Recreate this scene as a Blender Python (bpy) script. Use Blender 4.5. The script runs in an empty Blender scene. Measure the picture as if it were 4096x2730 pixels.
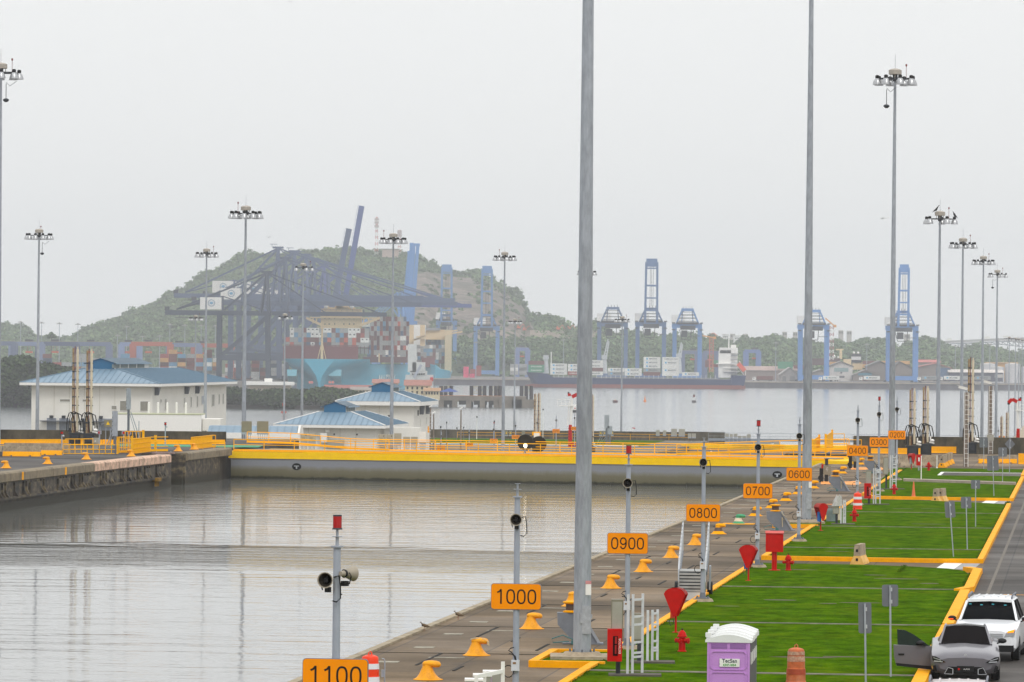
import bpy, math, random
import numpy as np
from mathutils import Vector, Matrix
random.seed(7)
rng = np.random.default_rng(7)
scene = bpy.context.scene
COL = scene.collection
# ---------------------------------------------------------------- camera
F = 20367.0            # focal length in pixels of the 4096 wide photograph
H = 9.4                # eye height above the quay
TA = 0.1125            # tangent of the angle between view and lock axis
AA = math.atan(TA); CA, SA = math.cos(AA), math.sin(AA)
ROLL = math.atan(0.0096)
cam = bpy.data.cameras.new('camera'); cam.lens = F / 4096 * 36; cam.sensor_width = 36
cam.clip_start = 1.0; cam.clip_end = 20000
camo = bpy.data.objects.new('camera', cam); COL.objects.link(camo)
camo.matrix_world = Matrix.Translation((0, 0, H)) @ Matrix.Rotation(math.pi/2 + math.atan(30.2/F), 4, 'X') @ Matrix.Rotation(ROLL, 4, 'Z')
scene.camera = camo
# ---------------------------------------------------------------- world, sun, exposure
w = bpy.data.worlds.new('World'); scene.world = w; w.use_nodes = True
nt = w.node_tree; N = nt.nodes; Lk = nt.links
bg = N['Background']
sky = N.new('ShaderNodeTexSky'); sky.sky_type = 'NISHITA'; sky.sun_disc = False
sky.sun_elevation = math.radians(48); sky.sun_rotation = math.radians(200)
hs = N.new('ShaderNodeHueSaturation'); hs.inputs['Saturation'].default_value = 0.25; hs.inputs['Value'].default_value = 0.3
Lk.new(sky.outputs[0], hs.inputs['Color'])
tc = N.new('ShaderNodeTexCoord'); sp = N.new('ShaderNodeSeparateXYZ'); Lk.new(tc.outputs['Generated'], sp.inputs[0])
cr = N.new('ShaderNodeValToRGB'); Lk.new(sp.outputs['Z'], cr.inputs[0])
e = cr.color_ramp.elements
e[0].position = 0.0; e[0].color = (9.0, 9.1, 9.05, 1)
e[1].position = 1.0; e[1].color = (15.0, 15.2, 15.5, 1)
for p, c in ((0.07, (9.9, 10.0, 9.95)), (0.18, (11.4, 11.45, 11.5)), (0.45, (12.6, 12.7, 12.9))):
    k = e.new(p); k.color = (*c, 1)
mx = N.new('ShaderNodeMixRGB'); mx.inputs[0].default_value = 0.93
Lk.new(hs.outputs[0], mx.inputs[1]); Lk.new(cr.outputs[0], mx.inputs[2])
Lk.new(mx.outputs[0], bg.inputs['Color']); bg.inputs['Strength'].default_value = 0.1
sun = bpy.data.lights.new('sun', 'SUN'); sun.energy = 1.0; sun.angle = math.radians(18); sun.color = (1, 0.97, 0.92)
suno = bpy.data.objects.new('sun', sun); COL.objects.link(suno)
suno.rotation_euler = (math.radians(42), 0, math.radians(20)); suno.location = (0, 0, 300)
scene.view_settings.view_transform = 'Standard'; scene.view_settings.look = 'None'
scene.view_settings.exposure = 0.0; scene.view_settings.gamma = 1.0
scene.render.engine = 'CYCLES'
scene.cycles.volume_bounces = 1; scene.cycles.max_bounces = 8
scene.cycles.volume_step_rate = 4
# ---------------------------------------------------------------- coordinates
def LW(s, t, z=0.0):
    """lock frame: s metres along the lock axis, t metres to its right"""
    return Vector((s*SA + t*CA, s*CA - t*SA, z))
def RAY(x, y):
    dx, dy = x - 2048, y - 1395.2
    c, s = math.cos(ROLL), math.sin(ROLL)
    return (dx*c + dy*s)/F, (-dx*s + dy*c)/F
def GP(x, y, z=0.0):
    rx, ry = RAY(x, y); Y = (H - z)/ry
    return Vector((rx*Y, Y, z))
def DP(x, y, Y):
    rx, ry = RAY(x, y)
    return Vector((rx*Y, Y, H - ry*Y))
CR = dict(A=(600,750,2.851),B=(1100,750,2.851),C=(1100,1250,2.941),D=(0,1300,2.614),E=(0,1700,2.477),F=(1000,1500,2.941),G=(1700,1500,2.941),H=(2050,1000,2.613),I=(2800,1000,2.613),J=(3400,1000,2.613),K=(2400,1550,2.851),L=(3100,1550,3.485),M=(3600,1550,3.484),N=(3000,1900,3.485),O=(3500,1900,3.485),P=(1100,2000,2.1475),Q=(1800,2200,2.958),R=(2200,2100,2.489),S=(2600,2000,3.137),T=(2700,2400,3.361),U=(3400,2250,3.267))
def cc(k, x, y):
    a, b, s = CR[k]; return a + x/s, b + y/s
def G2(k, x, y, z=0.0): return GP(*cc(k, x, y), z)
# ---------------------------------------------------------------- materials
def lin(c):
    if isinstance(c, str): c = [int(c[i:i+2], 16)/255 for i in (0, 2, 4)]
    return tuple(((v+0.055)/1.055)**2.4 if v > 0.04045 else v/12.92 for v in c)
MATS = {}
def M(name, c, rough=0.6, metal=0.0, var=0.12, scale=3.0, dirt=0.0, dirtc='4a4338', stretch=(1, 1, 1), emit=0, bump=0.0, spec=0.3, coat=0.0):
    if name in MATS: return MATS[name]
    m = bpy.data.materials.new(name); m.use_nodes = True; n = m.node_tree.nodes; l = m.node_tree.links
    b = n['Principled BSDF']; c = lin(c) if isinstance(c, str) else c
    b.inputs['Roughness'].default_value = rough; b.inputs['Metallic'].default_value = metal
    b.inputs['Specular IOR Level'].default_value = spec
    if coat: b.inputs['Coat Weight'].default_value = coat; b.inputs['Coat Roughness'].default_value = 0.05
    if emit: b.inputs['Emission Color'].default_value = (*c, 1); b.inputs['Emission Strength'].default_value = emit
    t = n.new('ShaderNodeTexCoord'); mp = n.new('ShaderNodeMapping'); mp.inputs['Scale'].default_value = stretch
    l.new(t.outputs['Object'], mp.inputs[0])
    nz = n.new('ShaderNodeTexNoise'); nz.inputs['Scale'].default_value = scale; nz.inputs['Detail'].default_value = 6
    nz.inputs['Roughness'].default_value = 0.62; l.new(mp.outputs[0], nz.inputs['Vector'])
    r = n.new('ShaderNodeMapRange'); r.inputs[1].default_value = 0.3; r.inputs[2].default_value = 0.7
    r.inputs[3].default_value = 1 - var; r.inputs[4].default_value = 1 + var; l.new(nz.outputs[0], r.inputs[0])
    v = n.new('ShaderNodeVectorMath'); v.operation = 'SCALE'; v.inputs[0].default_value = c; l.new(r.outputs[0], v.inputs['Scale'])
    out = v.outputs[0]
    if dirt:
        n2 = n.new('ShaderNodeTexNoise'); n2.inputs['Scale'].default_value = scale*0.45; n2.inputs['Detail'].default_value = 9; n2.inputs['Roughness'].default_value = 0.7
        l.new(mp.outputs[0], n2.inputs['Vector'])
        r2 = n.new('ShaderNodeMapRange'); r2.inputs[1].default_value = 0.46; r2.inputs[2].default_value = 0.66; r2.inputs[4].default_value = dirt
        l.new(n2.outputs[0], r2.inputs[0])
        mm = n.new('ShaderNodeMixRGB'); l.new(r2.outputs[0], mm.inputs[0]); l.new(out, mm.inputs[1]); mm.inputs[2].default_value = (*lin(dirtc), 1)
        out = mm.outputs[0]
    l.new(out, b.inputs['Base Color'])
    if bump:
        bp = n.new('ShaderNodeBump'); bp.inputs['Strength'].default_value = bump; bp.inputs['Distance'].default_value = 0.05
        l.new(nz.outputs[0], bp.inputs['Height']); l.new(bp.outputs[0], b.inputs['Normal'])
    MATS[name] = m; return m
# ---------------------------------------------------------------- mesh building
class MB:
    def __init__(s): s.v = []; s.f = []; s.mi = []; s.sm = []; s.cur = 0; s.X = None
    def add(s, vs, fs, smooth=False):
        b = len(s.v)
        if s.X is not None: vs = [s.X @ Vector(v) for v in vs]
        s.v.extend([tuple(v) for v in vs])
        for f in fs: s.f.append([b+i for i in f]); s.mi.append(s.cur); s.sm.append(smooth)
        return s
    def box(s, c, d, rz=0.0):
        x, y, z = d[0]/2, d[1]/2, d[2]/2
        vs = [Vector((i*x, j*y, k*z)) for k in (-1, 1) for i, j in ((-1, -1), (1, -1), (1, 1), (-1, 1))]
        if rz: R = Matrix.Rotation(rz, 3, 'Z'); vs = [R @ v for v in vs]
        vs = [v + Vector(c) for v in vs]
        return s.add(vs, [(3,2,1,0),(4,5,6,7),(0,1,5,4),(1,2,6,5),(2,3,7,6),(3,0,4,7)])
    def beam(s, p, q, w, h=None):
        p, q = Vector(p), Vector(q); h = h or w; d = (q-p)
        if d.length < 1e-6: return s
        d.normalize(); u = Vector((0, 0, 1))
        if abs(d.z) > 0.99: u = Vector((0, 1, 0))
        a = d.cross(u).normalized(); b = a.cross(d)
        vs = [o + a*i*w/2 + b*j*h/2 for o in (p, q) for i, j in ((-1, -1), (1, -1), (1, 1), (-1, 1))]
        return s.add(vs, [(3,2,1,0),(4,5,6,7),(0,1,5,4),(1,2,6,5),(2,3,7,6),(3,0,4,7)])
    def cyl(s, p, q, r0, r1=None, n=12, caps=True, smooth=True):
        p, q = Vector(p), Vector(q); r1 = r0 if r1 is None else r1; d = (q-p).normalized()
        u = Vector((1, 0, 0)) if abs(d.x) < 0.9 else Vector((0, 1, 0))
        a = d.cross(u).normalized(); b = d.cross(a)
        vs = []
        for o, r in ((p, r0), (q, r1)):
            for i in range(n):
                t = 2*math.pi*i/n; vs.append(o + a*math.cos(t)*r + b*math.sin(t)*r)
        s.add(vs, [(i, (i+1) % n, n+(i+1) % n, n+i) for i in range(n)], smooth)
        if caps:
            s.add(vs[:n], [tuple(range(n-1, -1, -1))]); s.add(vs[n:], [tuple(range(n))])
        return s
    def lathe(s, prof, c=(0, 0, 0), n=16, smooth=True, capb=True, capt=True, ax='Z'):
        vs = []
        for r, z in prof:
            for i in range(n):
                t = 2*math.pi*i/n
                if ax == 'Z': vs.append((c[0]+r*math.cos(t), c[1]+r*math.sin(t), c[2]+z))
                elif ax == 'Y': vs.append((c[0]+r*math.cos(t), c[1]+z, c[2]+r*math.sin(t)))
                else: vs.append((c[0]+z, c[1]+r*math.cos(t), c[2]+r*math.sin(t)))
        fs = []
        for k in range(len(prof)-1):
            for i in range(n): fs.append((k*n+i, k*n+(i+1) % n, (k+1)*n+(i+1) % n, (k+1)*n+i))
        s.add(vs, fs, smooth)
        if capb: s.add(vs[:n], [tuple(range(n-1, -1, -1))])
        if capt: s.add(vs[-n:], [tuple(range(n))])
        return s
    def tube(s, pts, r, n=6):
        pts = [Vector(p) for p in pts]; rings = []
        for i, p in enumerate(pts):
            d = (pts[min(i+1, len(pts)-1)] - pts[max(i-1, 0)]).normalized()
            u = Vector((0, 0, 1)) if abs(d.z) < 0.9 else Vector((1, 0, 0))
            a = d.cross(u).normalized(); b = a.cross(d)
            rr = r[i] if isinstance(r, (list, tuple)) else r
            rings.append([p + (a*math.cos(2*math.pi*k/n) + b*math.sin(2*math.pi*k/n))*rr for k in range(n)])
        return s.loft(rings)
    def loft(s, rings, smooth=True, caps=True, close=True):
        n = len(rings[0]); vs = [v for r in rings for v in r]; fs = []
        for k in range(len(rings)-1):
            for i in range(n if close else n-1): fs.append((k*n+i, k*n+(i+1) % n, (k+1)*n+(i+1) % n, (k+1)*n+i))
        s.add(vs, fs, smooth)
        if caps: s.add(rings[0], [tuple(range(n-1, -1, -1))]); s.add(rings[-1], [tuple(range(n))])
        return s
    def prism(s, poly, z0, z1):
        n = len(poly)
        vs = [(x, y, z0) for x, y in poly] + [(x, y, z1) for x, y in poly]
        return s.add(vs, [tuple(range(n-1, -1, -1)), tuple(range(n, 2*n))] + [(i, (i+1) % n, n+(i+1) % n, n+i) for i in range(n)])
    def prismy(s, poly, y0, y1):
        """polygon in x,z extruded along y"""
        n = len(poly)
        vs = [(x, y0, z) for x, z in poly] + [(x, y1, z) for x, z in poly]
        return s.add(vs, [tuple(range(n)), tuple(range(2*n-1, n-1, -1))] + [((i+1) % n, i, n+i, n+(i+1) % n) for i in range(n)])
    def prismx(s, poly, x0, x1):
        n = len(poly)
        vs = [(x0, y, z) for y, z in poly] + [(x1, y, z) for y, z in poly]
        return s.add(vs, [tuple(range(n-1, -1, -1)), tuple(range(n, 2*n))] + [(i, (i+1) % n, n+(i+1) % n, n+i) for i in range(n)])
    def quad(s, a, b, c, d): return s.add([a, b, c, d], [(0, 1, 2, 3)])
    def sphere(s, c, r, n=10, sc=(1, 1, 1)):
        return s.lathe([(max(1e-3, math.sin(math.pi*k/n))*r, -math.cos(math.pi*k/n)*r) for k in range(n+1)], c, n+2) if sc == (1, 1, 1) else s.ell(c, (r*sc[0], r*sc[1], r*sc[2]), n)
    def ell(s, c, r, n=10):
        rings = []
        for k in range(n+1):
            a = math.pi*k/n; q = max(1e-3, math.sin(a))
            rings.append([Vector((c[0]+q*r[0]*math.cos(2*math.pi*i/12), c[1]+q*r[1]*math.sin(2*math.pi*i/12), c[2]-math.cos(a)*r[2])) for i in range(12)])
        return s.loft(rings)
    def build(s, name, mat, parent=None, loc=None, rz=0.0, sharp=35):
        me = bpy.data.meshes.new(name); me.from_pydata(s.v, [], s.f)
        for m in (mat if isinstance(mat, (list, tuple)) else [mat]): me.materials.append(m)
        me.polygons.foreach_set('material_index', s.mi); me.polygons.foreach_set('use_smooth', s.sm)
        me.update()
        if any(s.sm): me.set_sharp_from_angle(angle=math.radians(sharp))
        o = bpy.data.objects.new(name, me); COL.objects.link(o)
        if parent: o.parent = parent
        if loc is not None: o.location = loc
        o.rotation_euler.z = rz
        return o
def tag(o, label=None, cat=None, group=None, kind=None):
    if label: o['label'] = label
    if cat: o['category'] = cat
    if group: o['group'] = group
    if kind: o['kind'] = kind
    return o
def thing(name, label, cat, loc=(0, 0, 0), rz=0.0, group=None):
    o = bpy.data.objects.new(name, None); COL.objects.link(o); o.empty_display_size = 0.2
    o.location = loc; o.rotation_euler.z = rz
    return tag(o, label, cat, group)
def dup(root, loc, rz=None, label=None, group=None):
    def cp(o, parent):
        c = o.copy(); COL.objects.link(c)
        if parent: c.parent = parent
        for ch in o.children: cp(ch, c)
        return c
    r = cp(root, None); r.location = loc
    if rz is not None: r.rotation_euler.z = rz
    if label: r['label'] = label
    if group: r['group'] = group
    return r
def text_mesh(txt, size, name, mat, parent, loc, rx=math.pi/2, rz=0.0, depth=0.004, sx=1.0, off=0.0):
    cu = bpy.data.curves.new('txt', 'FONT'); cu.body = txt; cu.size = size; cu.align_x = 'CENTER'; cu.align_y = 'CENTER'
    cu.extrude = depth; cu.offset = off; cu.resolution_u = 4
    o = bpy.data.objects.new('txt', cu); COL.objects.link(o)
    bpy.context.view_layer.update()
    me = bpy.data.meshes.new_from_object(o.evaluated_get(bpy.context.evaluated_depsgraph_get()))
    bpy.data.objects.remove(o); me.name = name
    me.materials.clear(); me.materials.append(mat)
    for v in me.vertices: v.co.x *= sx
    r = bpy.data.objects.new(name, me); COL.objects.link(r); r.parent = parent
    r.location = loc; r.rotation_euler = (rx, 0, rz)
    return r
def _arc(cx, cz, rx, rz, a0, a1, n=14): return [(cx+rx*math.cos(math.radians(a0+(a1-a0)*k/n)), cz+rz*math.sin(math.radians(a0+(a1-a0)*k/n))) for k in range(n+1)]
def _sup(rx, rz): return [(rx*math.copysign(abs(math.cos(t))**.8, math.cos(t)), rz*math.copysign(abs(math.sin(t))**.8, math.sin(t))) for t in [2*math.pi*k/24 for k in range(25)]]
_six = [_arc(0, -.18, .235, .27, 0, 360, 20), [(-.235, -.16)]+_arc(.02, .02, .255, .43, 180, 48, 8)+[(.215, .24)]]
GLY = {'0': [_sup(.25, .45)], '1': [[(.06, -.5), (.06, .5)], [(.06, .48), (-.05, .34), (-.2, .27)]], '8': [_arc(0, .235, .195, .215, 0, 360), _arc(0, -.205, .235, .245, 0, 360)], '6': _six, '9': [[(-x, -z) for x, z in p] for p in _six],
 '7': [[(-.25, .44), (.25, .44), (.1, .2), (-.03, -.1), (-.1, -.5)]], '4': [[(.28, -.2), (-.27, -.2), (.1, .46), (.1, -.5)]], '2': [_arc(0, .2, .235, .25, 165, -20, 10)+[(.02, -.2), (-.17, -.33), (-.24, -.45), (.26, -.45)]], '3': [_arc(-.01, .225, .2, .22, 155, -90, 10), _arc(-.01, -.215, .24, .235, 90, -160, 12)], '5': [[(.22, .45), (-.17, .45), (-.22, .0)]+_arc(0, -.17, .24, .28, 140, -150, 12)]}
def digits(txt, size, mat, parent, loc, adv=.72, sw=.108):
    m = MB(); x0 = -adv*(len(txt)-1)/2
    for i, ch in enumerate(txt):
        for P in GLY[ch]:
            n = len(P); closed = (Vector(P[0])-Vector(P[-1])).length < 1e-4; q = [Vector((x+x0+i*adv, z))*size for x, z in P]; L = []; w = sw*size/2
            for k in range(n):
                a = q[k-1] if k else (q[-2] if closed else q[0]); b = q[k+1] if k < n-1 else (q[1] if closed else q[-1]); d = (b-a).normalized(); o = Vector((-d.y, d.x))*w
                if 0 < k < n-1 and not closed: d1, d2 = (q[k]-a).normalized(), (b-q[k]).normalized(); o *= 1/max(.55, math.cos(d1.angle(d2)/2) if d1.length and d2.length else 1)
                L.append((q[k]+o, q[k]-o))
            for (a, b), (c, d) in zip(L, L[1:]): m.add([(a.x, 0, a.y), (b.x, 0, b.y), (d.x, 0, d.y), (c.x, 0, c.y)], [(0, 1, 2, 3)])
    return m.build('number', mat, parent, loc)
def ordinal(i): return ['first','second','third','fourth','fifth','sixth','seventh','eighth','ninth','tenth','eleventh','twelfth','thirteenth','fourteenth','fifteenth','sixteenth','seventeenth','eighteenth','nineteenth','twentieth','twenty-first','twenty-second','twenty-third','twenty-fourth','twenty-fifth','twenty-sixth','twenty-seventh','twenty-eighth'][i]
# shared materials
YEL = M('orange_yellow_paint', 'f6a800', 0.6, var=0.07, scale=4, dirt=0.22, dirtc='ab700c', spec=.08)
YEL2 = M('yellow_paint', 'f7c800', 0.6, spec=.08, var=0.05, scale=1.2, dirt=0.15, dirtc='c79a12')
YELR = M('railing_yellow', 'f5b200', 0.6, var=0.06, spec=.1)
SIGNO = M('sign_orange', 'f79200', 0.55, var=0.04, scale=2, spec=.08)
BLACK = M('black_plastic', '121214', 0.5)
DARKS = M('dark_steel', '3a3d42', 0.55, 0.3, var=0.2)
GALV = M('galvanised_steel', 'a2a7ae', 0.5, 0.3, var=0.2, scale=7, stretch=(1, 1, 0.25), dirt=0.3, dirtc='6d7078')
GREYP = M('grey_paint', '9aa0ab', 0.45, var=0.07, scale=3)
GREYD = M('steel_grey', '6a6e76', 0.5, 0.2, var=0.1)
RED = M('red_paint', 'bd1008', 0.5, spec=.12, var=0.12, scale=4, dirt=0.15, dirtc='7a1a10')
WHITE = M('white_paint', 'e6e4df', 0.5, var=0.05)
CONC = M('pale_concrete', 'a6967f', 0.85, var=0.25, scale=4, dirt=0.6, dirtc='55503f', bump=0.3)
ALU = M('aluminium', 'c4c7ca', 0.35, 0.6, var=0.08)
GLASSD = M('dark_glass', '090b0e', 0.2, var=0.03, spec=0.1)
BEIGE = M('beige_paint', 'd2c6ae', 0.55, var=0.12, scale=2, dirt=0.35, dirtc='8c6b3d')
RUST = M('rusty_steel', '6b4a35', 0.8, var=0.3)
for _g in (GLASSD,): _g.node_tree.nodes['Principled BSDF'].inputs['IOR'].default_value = 1.18
OLIVE = M('stainless_cabinet', '8a8574', 0.35, 0.4, var=0.1)
CAB = M('steel_cabinet', 'a9a69b', 0.4, 0.5, var=0.08)
RZ = -AA
# ================================================================ SETTING
def nodes_mat(name):
    m = bpy.data.materials.new(name); m.use_nodes = True
    return m, m.node_tree.nodes, m.node_tree.links, m.node_tree.nodes['Principled BSDF']
def water_mat(name, base, wl, amp, band=None, rough=0.03):
    m, n, l, b = nodes_mat(name)
    b.inputs['Base Color'].default_value = (*base, 1); b.inputs['Roughness'].default_value = rough; b.inputs['IOR'].default_value = 1.33
    t = n.new('ShaderNodeTexCoord'); mp = n.new('ShaderNodeMapping'); l.new(t.outputs['Object'], mp.inputs[0])
    mp.inputs['Scale'].default_value = (0.28, 1.0, 1)
    n1 = n.new('ShaderNodeTexNoise'); n1.inputs['Scale'].default_value = 1/wl; n1.inputs['Detail'].default_value = 5; n1.inputs['Roughness'].default_value = 0.55
    l.new(mp.outputs[0], n1.inputs['Vector'])
    n2 = n.new('ShaderNodeTexNoise'); n2.inputs['Scale'].default_value = 0.035/wl; n2.inputs['Detail'].default_value = 3
    l.new(t.outputs['Object'], n2.inputs['Vector'])
    r = n.new('ShaderNodeMapRange'); r.inputs[1].default_value = 0.35; r.inputs[2].default_value = 0.65; r.inputs[3].default_value = 0.45; r.inputs[4].default_value = 1.2
    l.new(n2.outputs[0], r.inputs[0]); amt = r.outputs[0]
    if band:
        sp = n.new('ShaderNodeSeparateXYZ'); l.new(t.outputs['Object'], sp.inputs[0])
        n3 = n.new('ShaderNodeTexNoise'); n3.inputs['Scale'].default_value = 0.12; n3.inputs['Detail'].default_value = 4; l.new(t.outputs['Object'], n3.inputs['Vector'])
        ma = n.new('ShaderNodeMath'); ma.operation = 'MULTIPLY_ADD'; l.new(n3.outputs[0], ma.inputs[0]); ma.inputs[1].default_value = 16; l.new(sp.outputs['Y'], ma.inputs[2])
        c = n.new('ShaderNodeMath'); c.operation = 'SUBTRACT'; l.new(ma.outputs[0], c.inputs[0]); c.inputs[1].default_value = band[0] + 8
        ab = n.new('ShaderNodeMath'); ab.operation = 'ABSOLUTE'; l.new(c.outputs[0], ab.inputs[0])
        r3 = n.new('ShaderNodeMapRange'); r3.interpolation_type = 'SMOOTHSTEP'; r3.inputs[1].default_value = band[1]; r3.inputs[2].default_value = band[1]*0.4
        r3.inputs[3].default_value = 0; r3.inputs[4].default_value = band[2]; l.new(ab.outputs[0], r3.inputs[0])
        ad = n.new('ShaderNodeMath'); ad.operation = 'ADD'; l.new(amt, ad.inputs[0]); l.new(r3.outputs[0], ad.inputs[1]); amt = ad.outputs[0]
    mu = n.new('ShaderNodeMath'); mu.operation = 'MULTIPLY'; l.new(n1.outputs[0], mu.inputs[0]); l.new(amt, mu.inputs[1])
    bp = n.new('ShaderNodeBump'); bp.inputs['Strength'].default_value = 1.0; bp.inputs['Distance'].default_value = amp
    l.new(mu.outputs[0], bp.inputs['Height']); l.new(bp.outputs[0], b.inputs['Normal'])
    return m
ZW, ZB, Z2, Z3 = -2.05, -17.6, -8.5, -15.5
TE, TL = -21.95, -73.7      # right and left chamber edges
def struct(name, mb, mat, loc=(0, 0, 0), rz=0.0):
    o = mb.build(name, mat, None, loc, rz); o['kind'] = 'structure'; return o
mb = MB(); mb.quad((-9000, -600, 0), (9000, -600, 0), (9000, 12000, 0), (-9000, 12000, 0))
struct('bay_water', mb, water_mat('bay_water', (0.12, 0.135, 0.14), 6, 0.75, rough=.12), (0, 0, ZB))
mb = MB(); mb.quad((TL-3, -40, 0), (TE+1, -40, 0), (TE+1, 440, 0), (TL-3, 440, 0))
struct('chamber_water', mb, water_mat('chamber_water', (0.17, 0.172, 0.16), 2.4, 0.075, (272, 17, 13)), (0, 0, ZW), RZ)
# concrete deck with slabs, joints and streaks
def deck_mat(name, c1, c2, c3, joint=True, bw=6.1, bh=3.05):
    m, n, l, b = nodes_mat(name); b.inputs['Roughness'].default_value = 0.75; b.inputs['Specular IOR Level'].default_value = 0.35
    t = n.new('ShaderNodeTexCoord')
    def noise(s, st, d=7, rg=0.6):
        mp = n.new('ShaderNodeMapping'); mp.inputs['Scale'].default_value = st; l.new(t.outputs['Object'], mp.inputs[0])
        z = n.new('ShaderNodeTexNoise'); z.inputs['Scale'].default_value = s; z.inputs['Detail'].default_value = d; z.inputs['Roughness'].default_value = rg
        l.new(mp.outputs[0], z.inputs['Vector']); return z.outputs[0]
    def mr(x, a, bb, c=0, d=1):
        r = n.new('ShaderNodeMapRange'); r.inputs[1].default_value = a; r.inputs[2].default_value = bb; r.inputs[3].default_value = c; r.inputs[4].default_value = d
        l.new(x, r.inputs[0]); return r.outputs[0]
    def mix(f, a, bb):
        x = n.new('ShaderNodeMixRGB')
        (l.new(f, x.inputs[0]) if not isinstance(f, float) else setattr(x.inputs[0], 'default_value', f))
        for i, q in ((1, a), (2, bb)):
            if isinstance(q, str): x.inputs[i].default_value = (*lin(q), 1)
            else: l.new(q, x.inputs[i])
        return x.outputs[0]
    big = noise(0.10, (0.6, 1.0, 1), 8, 0.65)
    streak = noise(0.8, (0.5, 0.22, 1), 6, 0.7)
    fine = noise(6.0, (1, 0.4, 1), 4)
    col = mix(mr(big, 0.38, 0.62), c1, c2)
    col = mix(mr(streak, 0.55, 0.72, 0, 0.6), col, c3)
    wh = noise(1.6, (0.35, 1.6, 1), 9, 0.75)
    col = mix(mr(wh, 0.62, 0.78, 0, 0.45), col, 'a39a88')
    br = n.new('ShaderNodeTexBrick'); l.new(t.outputs['Object'], br.inputs['Vector'])
    br.inputs['Scale'].default_value = 1; br.inputs['Brick Width'].default_value = bh; br.inputs['Row Height'].default_value = bw
    br.inputs['Mortar Size'].default_value = 0.035 if joint else 0.0; br.inputs['Mortar Smooth'].default_value = 0.3; br.offset = 0.0
    br.inputs['Color1'].default_value = (0.68, 0.68, 0.70, 1); br.inputs['Color2'].default_value = (1.25, 1.22, 1.15, 1); br.inputs['Mortar'].default_value = (0.25, 0.24, 0.23, 1)
    mu = n.new('ShaderNodeMixRGB'); mu.blend_type = 'MULTIPLY'; mu.inputs[0].default_value = 0.85
    l.new(col, mu.inputs[1]); l.new(br.outputs[0], mu.inputs[2])
    m2 = n.new('ShaderNodeMixRGB'); m2.blend_type = 'MULTIPLY'; m2.inputs[0].default_value = 1
    l.new(mu.outputs[0], m2.inputs[1]); g = mr(fine, 0.3, 0.7, 0.85, 1.12); l.new(g, m2.inputs[2])
    l.new(m2.outputs[0], b.inputs['Base Color'])
    l.new(mr(big, 0.35, 0.65, 0.5, 0.85), b.inputs['Roughness'])
    return m
APR = deck_mat('apron_concrete', '735c3a', '493a22', '251d10')
ROADM = deck_mat('road_asphalt', '4a443c', '36312c', '221f1c', True, 9.0, 3.2)
DARKD = deck_mat('dark_deck', '403930', '302b26', '1f1c19')
WALLM = deck_mat('stained_concrete', '6a6050', '453f36', '26241f', False)
def lawn_mat():
    m, n, l, b = nodes_mat('lawn_grass'); b.inputs['Roughness'].default_value = 0.9; b.inputs['Specular IOR Level'].default_value = 0.0
    t = n.new('ShaderNodeTexCoord'); mp = n.new('ShaderNodeMapping'); l.new(t.outputs['Object'], mp.inputs[0]); mp.inputs['Scale'].default_value = (1.3, 0.7, 1)
    a = n.new('ShaderNodeTexNoise'); a.inputs['Scale'].default_value = 0.9; a.inputs['Detail'].default_value = 9; a.inputs['Roughness'].default_value = 0.7; l.new(mp.outputs[0], a.inputs['Vector'])
    c = n.new('ShaderNodeValToRGB'); l.new(a.outputs[0], c.inputs[0]); e = c.color_ramp.elements
    e[0].position = 0.34; e[0].color = (*lin('284203'), 1); e[1].position = 0.74; e[1].color = (*lin('59770a'), 1)
    k = e.new(0.5); k.color = (*lin('3e5d03'), 1)
    f = n.new('ShaderNodeTexNoise'); f.inputs['Scale'].default_value = 14; f.inputs['Detail'].default_value = 3; l.new(t.outputs['Object'], f.inputs['Vector'])
    r = n.new('ShaderNodeMapRange'); r.inputs[1].default_value = 0.3; r.inputs[2].default_value = 0.7; r.inputs[3].default_value = 0.72; r.inputs[4].default_value = 1.25; l.new(f.outputs[0], r.inputs[0])
    mu = n.new('ShaderNodeMixRGB'); mu.blend_type = 'MULTIPLY'; mu.inputs[0].default_value = 1; l.new(c.outputs[0], mu.inputs[1]); l.new(r.outputs[0], mu.inputs[2])
    g = n.new('ShaderNodeTexNoise'); g.inputs['Scale'].default_value = .22; g.inputs['Detail'].default_value = 8; g.inputs['Roughness'].default_value = .75; l.new(t.outputs['Object'], g.inputs['Vector'])
    q = n.new('ShaderNodeMapRange'); q.inputs[1].default_value = .5; q.inputs[2].default_value = .7; q.inputs[4].default_value = .55; l.new(g.outputs[0], q.inputs[0])
    mz = n.new('ShaderNodeMixRGB'); l.new(q.outputs[0], mz.inputs[0]); l.new(mu.outputs[0], mz.inputs[1]); mz.inputs[2].default_value = (*lin('6b7210'), 1)
    l.new(mz.outputs[0], b.inputs['Base Color'])
    bp = n.new('ShaderNodeBump'); bp.inputs['Distance'].default_value = 0.03; l.new(f.outputs[0], bp.inputs['Height']); l.new(bp.outputs[0], b.inputs['Normal'])
    return m
LAWN = lawn_mat()
# right quay: one block from the chamber edge outwards
mb = MB(); mb.box(((TE-0.0+90)/2, 220, -6.25), (90-TE, 510, 12.5))
struct('quay_apron', mb, APR, (0, 0, 0), RZ)
mb = MB(); mb.box((TE+0.12, 220, 0.02), (0.26, 510, 0.10))
struct('quay_coping', mb, M('coping', '9d9078', 0.8, var=0.25, scale=1.5, dirt=0.5, dirtc='5c5442'), (0, 0, 0), RZ)
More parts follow.
